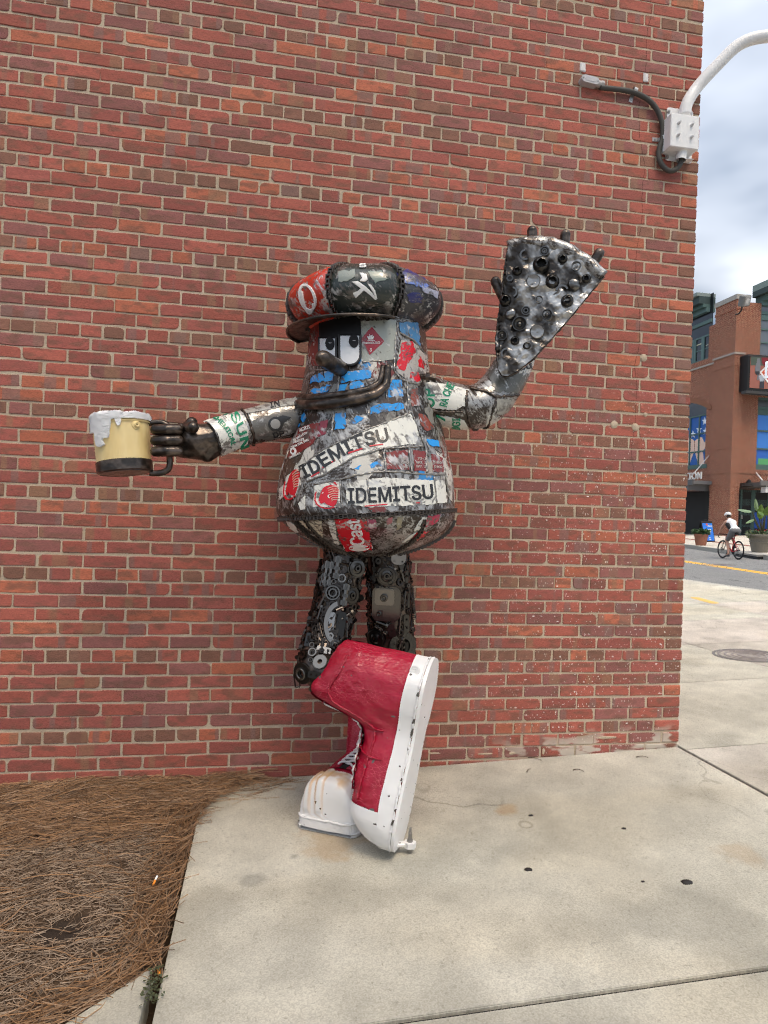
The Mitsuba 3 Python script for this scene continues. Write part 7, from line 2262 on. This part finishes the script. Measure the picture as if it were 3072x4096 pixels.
tank = [(J((.25, 1.06), .075), .128 * sc_, J((.25, 1.06), -.075), .128 * sc_), (J((.26, 1.07)), .135 * sc_, J((.54, 1.355)), .140 * sc_), (J((.53, 1.35), .09), .108 * sc_, J((.53, 1.35), -.09), .108 * sc_), (J((.55, 1.40), .0), .09 * sc_, J((.62, 1.455)), .062 * sc_)]
put(f'{PE}__tank_top', rough(blob(tank, length=.03 * sc_, it=4), .010, 14), 'm_tint', color=(.68, .69, .72), smooth=True, label='loose white sleeveless top')
put(f'{PE}__tank_top__side_panel', blob([(bk(.38, 1.14, .10), .085 * sc_, bk(.50, 1.27, .125), .094 * sc_), (bk(.50, 1.27, .125), .09 * sc_, bk(.60, 1.41, .10), .055 * sc_)], length=.03 * sc_, it=3), 'm_tint', color=(.012, .012, .014), smooth=True)
sh_ = []
for s, kn_ in ((1, knL), (-1, knR)):
    e = .78
    sh_ += [(J(hip, .085 * s), .124 * sc_, bk(hip[0] + (kn_[0] - hip[0]) * e, hip[1] + (kn_[1] - hip[1]) * e, .10 * s), .088 * sc_)]
sh_.append((J(hip, .07), .128 * sc_, J(hip, -.07), .128 * sc_))
put(f'{PE}__shorts', rough(blob(sh_, length=.03 * sc_, it=4), .008, 14), 'm_tint', color=(.15, .15, .155), smooth=True)
hb = J(head)
hm = VF(trimesh.creation.icosphere(3, 1.0))
hv = hm[0] * np.array([.150, .112, .118]) * sc_
hv[:, 2] = np.maximum(hv[:, 2], -.018 * sc_)
hB = np.stack([unit(gh * .93 + np.array([0, 0, -.2])), lf, np.cross(unit(gh * .93 + np.array([0, 0, -.2])), lf)], 1)
put(f'{PE}__helmet', (hv @ hB.T + hb + np.array([0, 0, .035 * sc_]), hm[1]), 'm_gloss', color=(.68, .68, .68), smooth=True)
vents = []
for a_ in (-.5, 0, .5):
    for b_ in (-.35, .25):
        d = unit([math.sin(b_), math.sin(a_) * .8, .8])
        vents.append(place(rbox(.10 * sc_, .022 * sc_, .012 * sc_, .002), hb + np.array([0, 0, .035 * sc_]) + hB @ (d * np.array([.148, .110, .116]) * sc_), hB @ d, hB[:, 0]))
put(f'{PE}__helmet__vents', MM(*vents), 'm_tint', color=(.015, .015, .016))
put(f'{PE}__hair', blob([(bk(.69, 1.575), .082 * sc_, bk(.675, 1.535), .06 * sc_)], length=.03 * sc_, it=2), 'm_tint', color=(.03, .02, .015), smooth=True)
put(f'{PE}__helmet_strap', MM(*[tube([hb + lf * s * .10 * sc_ + gh * .01, bk(.80, 1.475, .03 * s)], .008 * sc_, 6) for s in (1, -1)]), 'm_tint', color=(.012, .012, .012))
put(f'{PE}__face', MM(move(VF(trimesh.creation.icosphere(1, .016 * sc_)), bk(.848, 1.56)), *[move(VF(trimesh.creation.icosphere(1, .009 * sc_)), bk(.83, 1.585, .032 * s)) for s in (1, -1)]), 'm_tint', color=(.36, .19, .14), smooth=True)
for s, an in ((1, ankL), (-1, ankR)):
    put(f'{PE}__shoe', hull((bk(an[0] - .05, an[1] - .07, .12 * s), .035 * sc_), (bk(an[0] + .06, an[1] - .085, .125 * s), .036 * sc_), (bk(an[0] + .14, an[1] - .095, .125 * s), .025 * sc_)), 'm_tint', color=(.05, .05, .055), smooth=40)
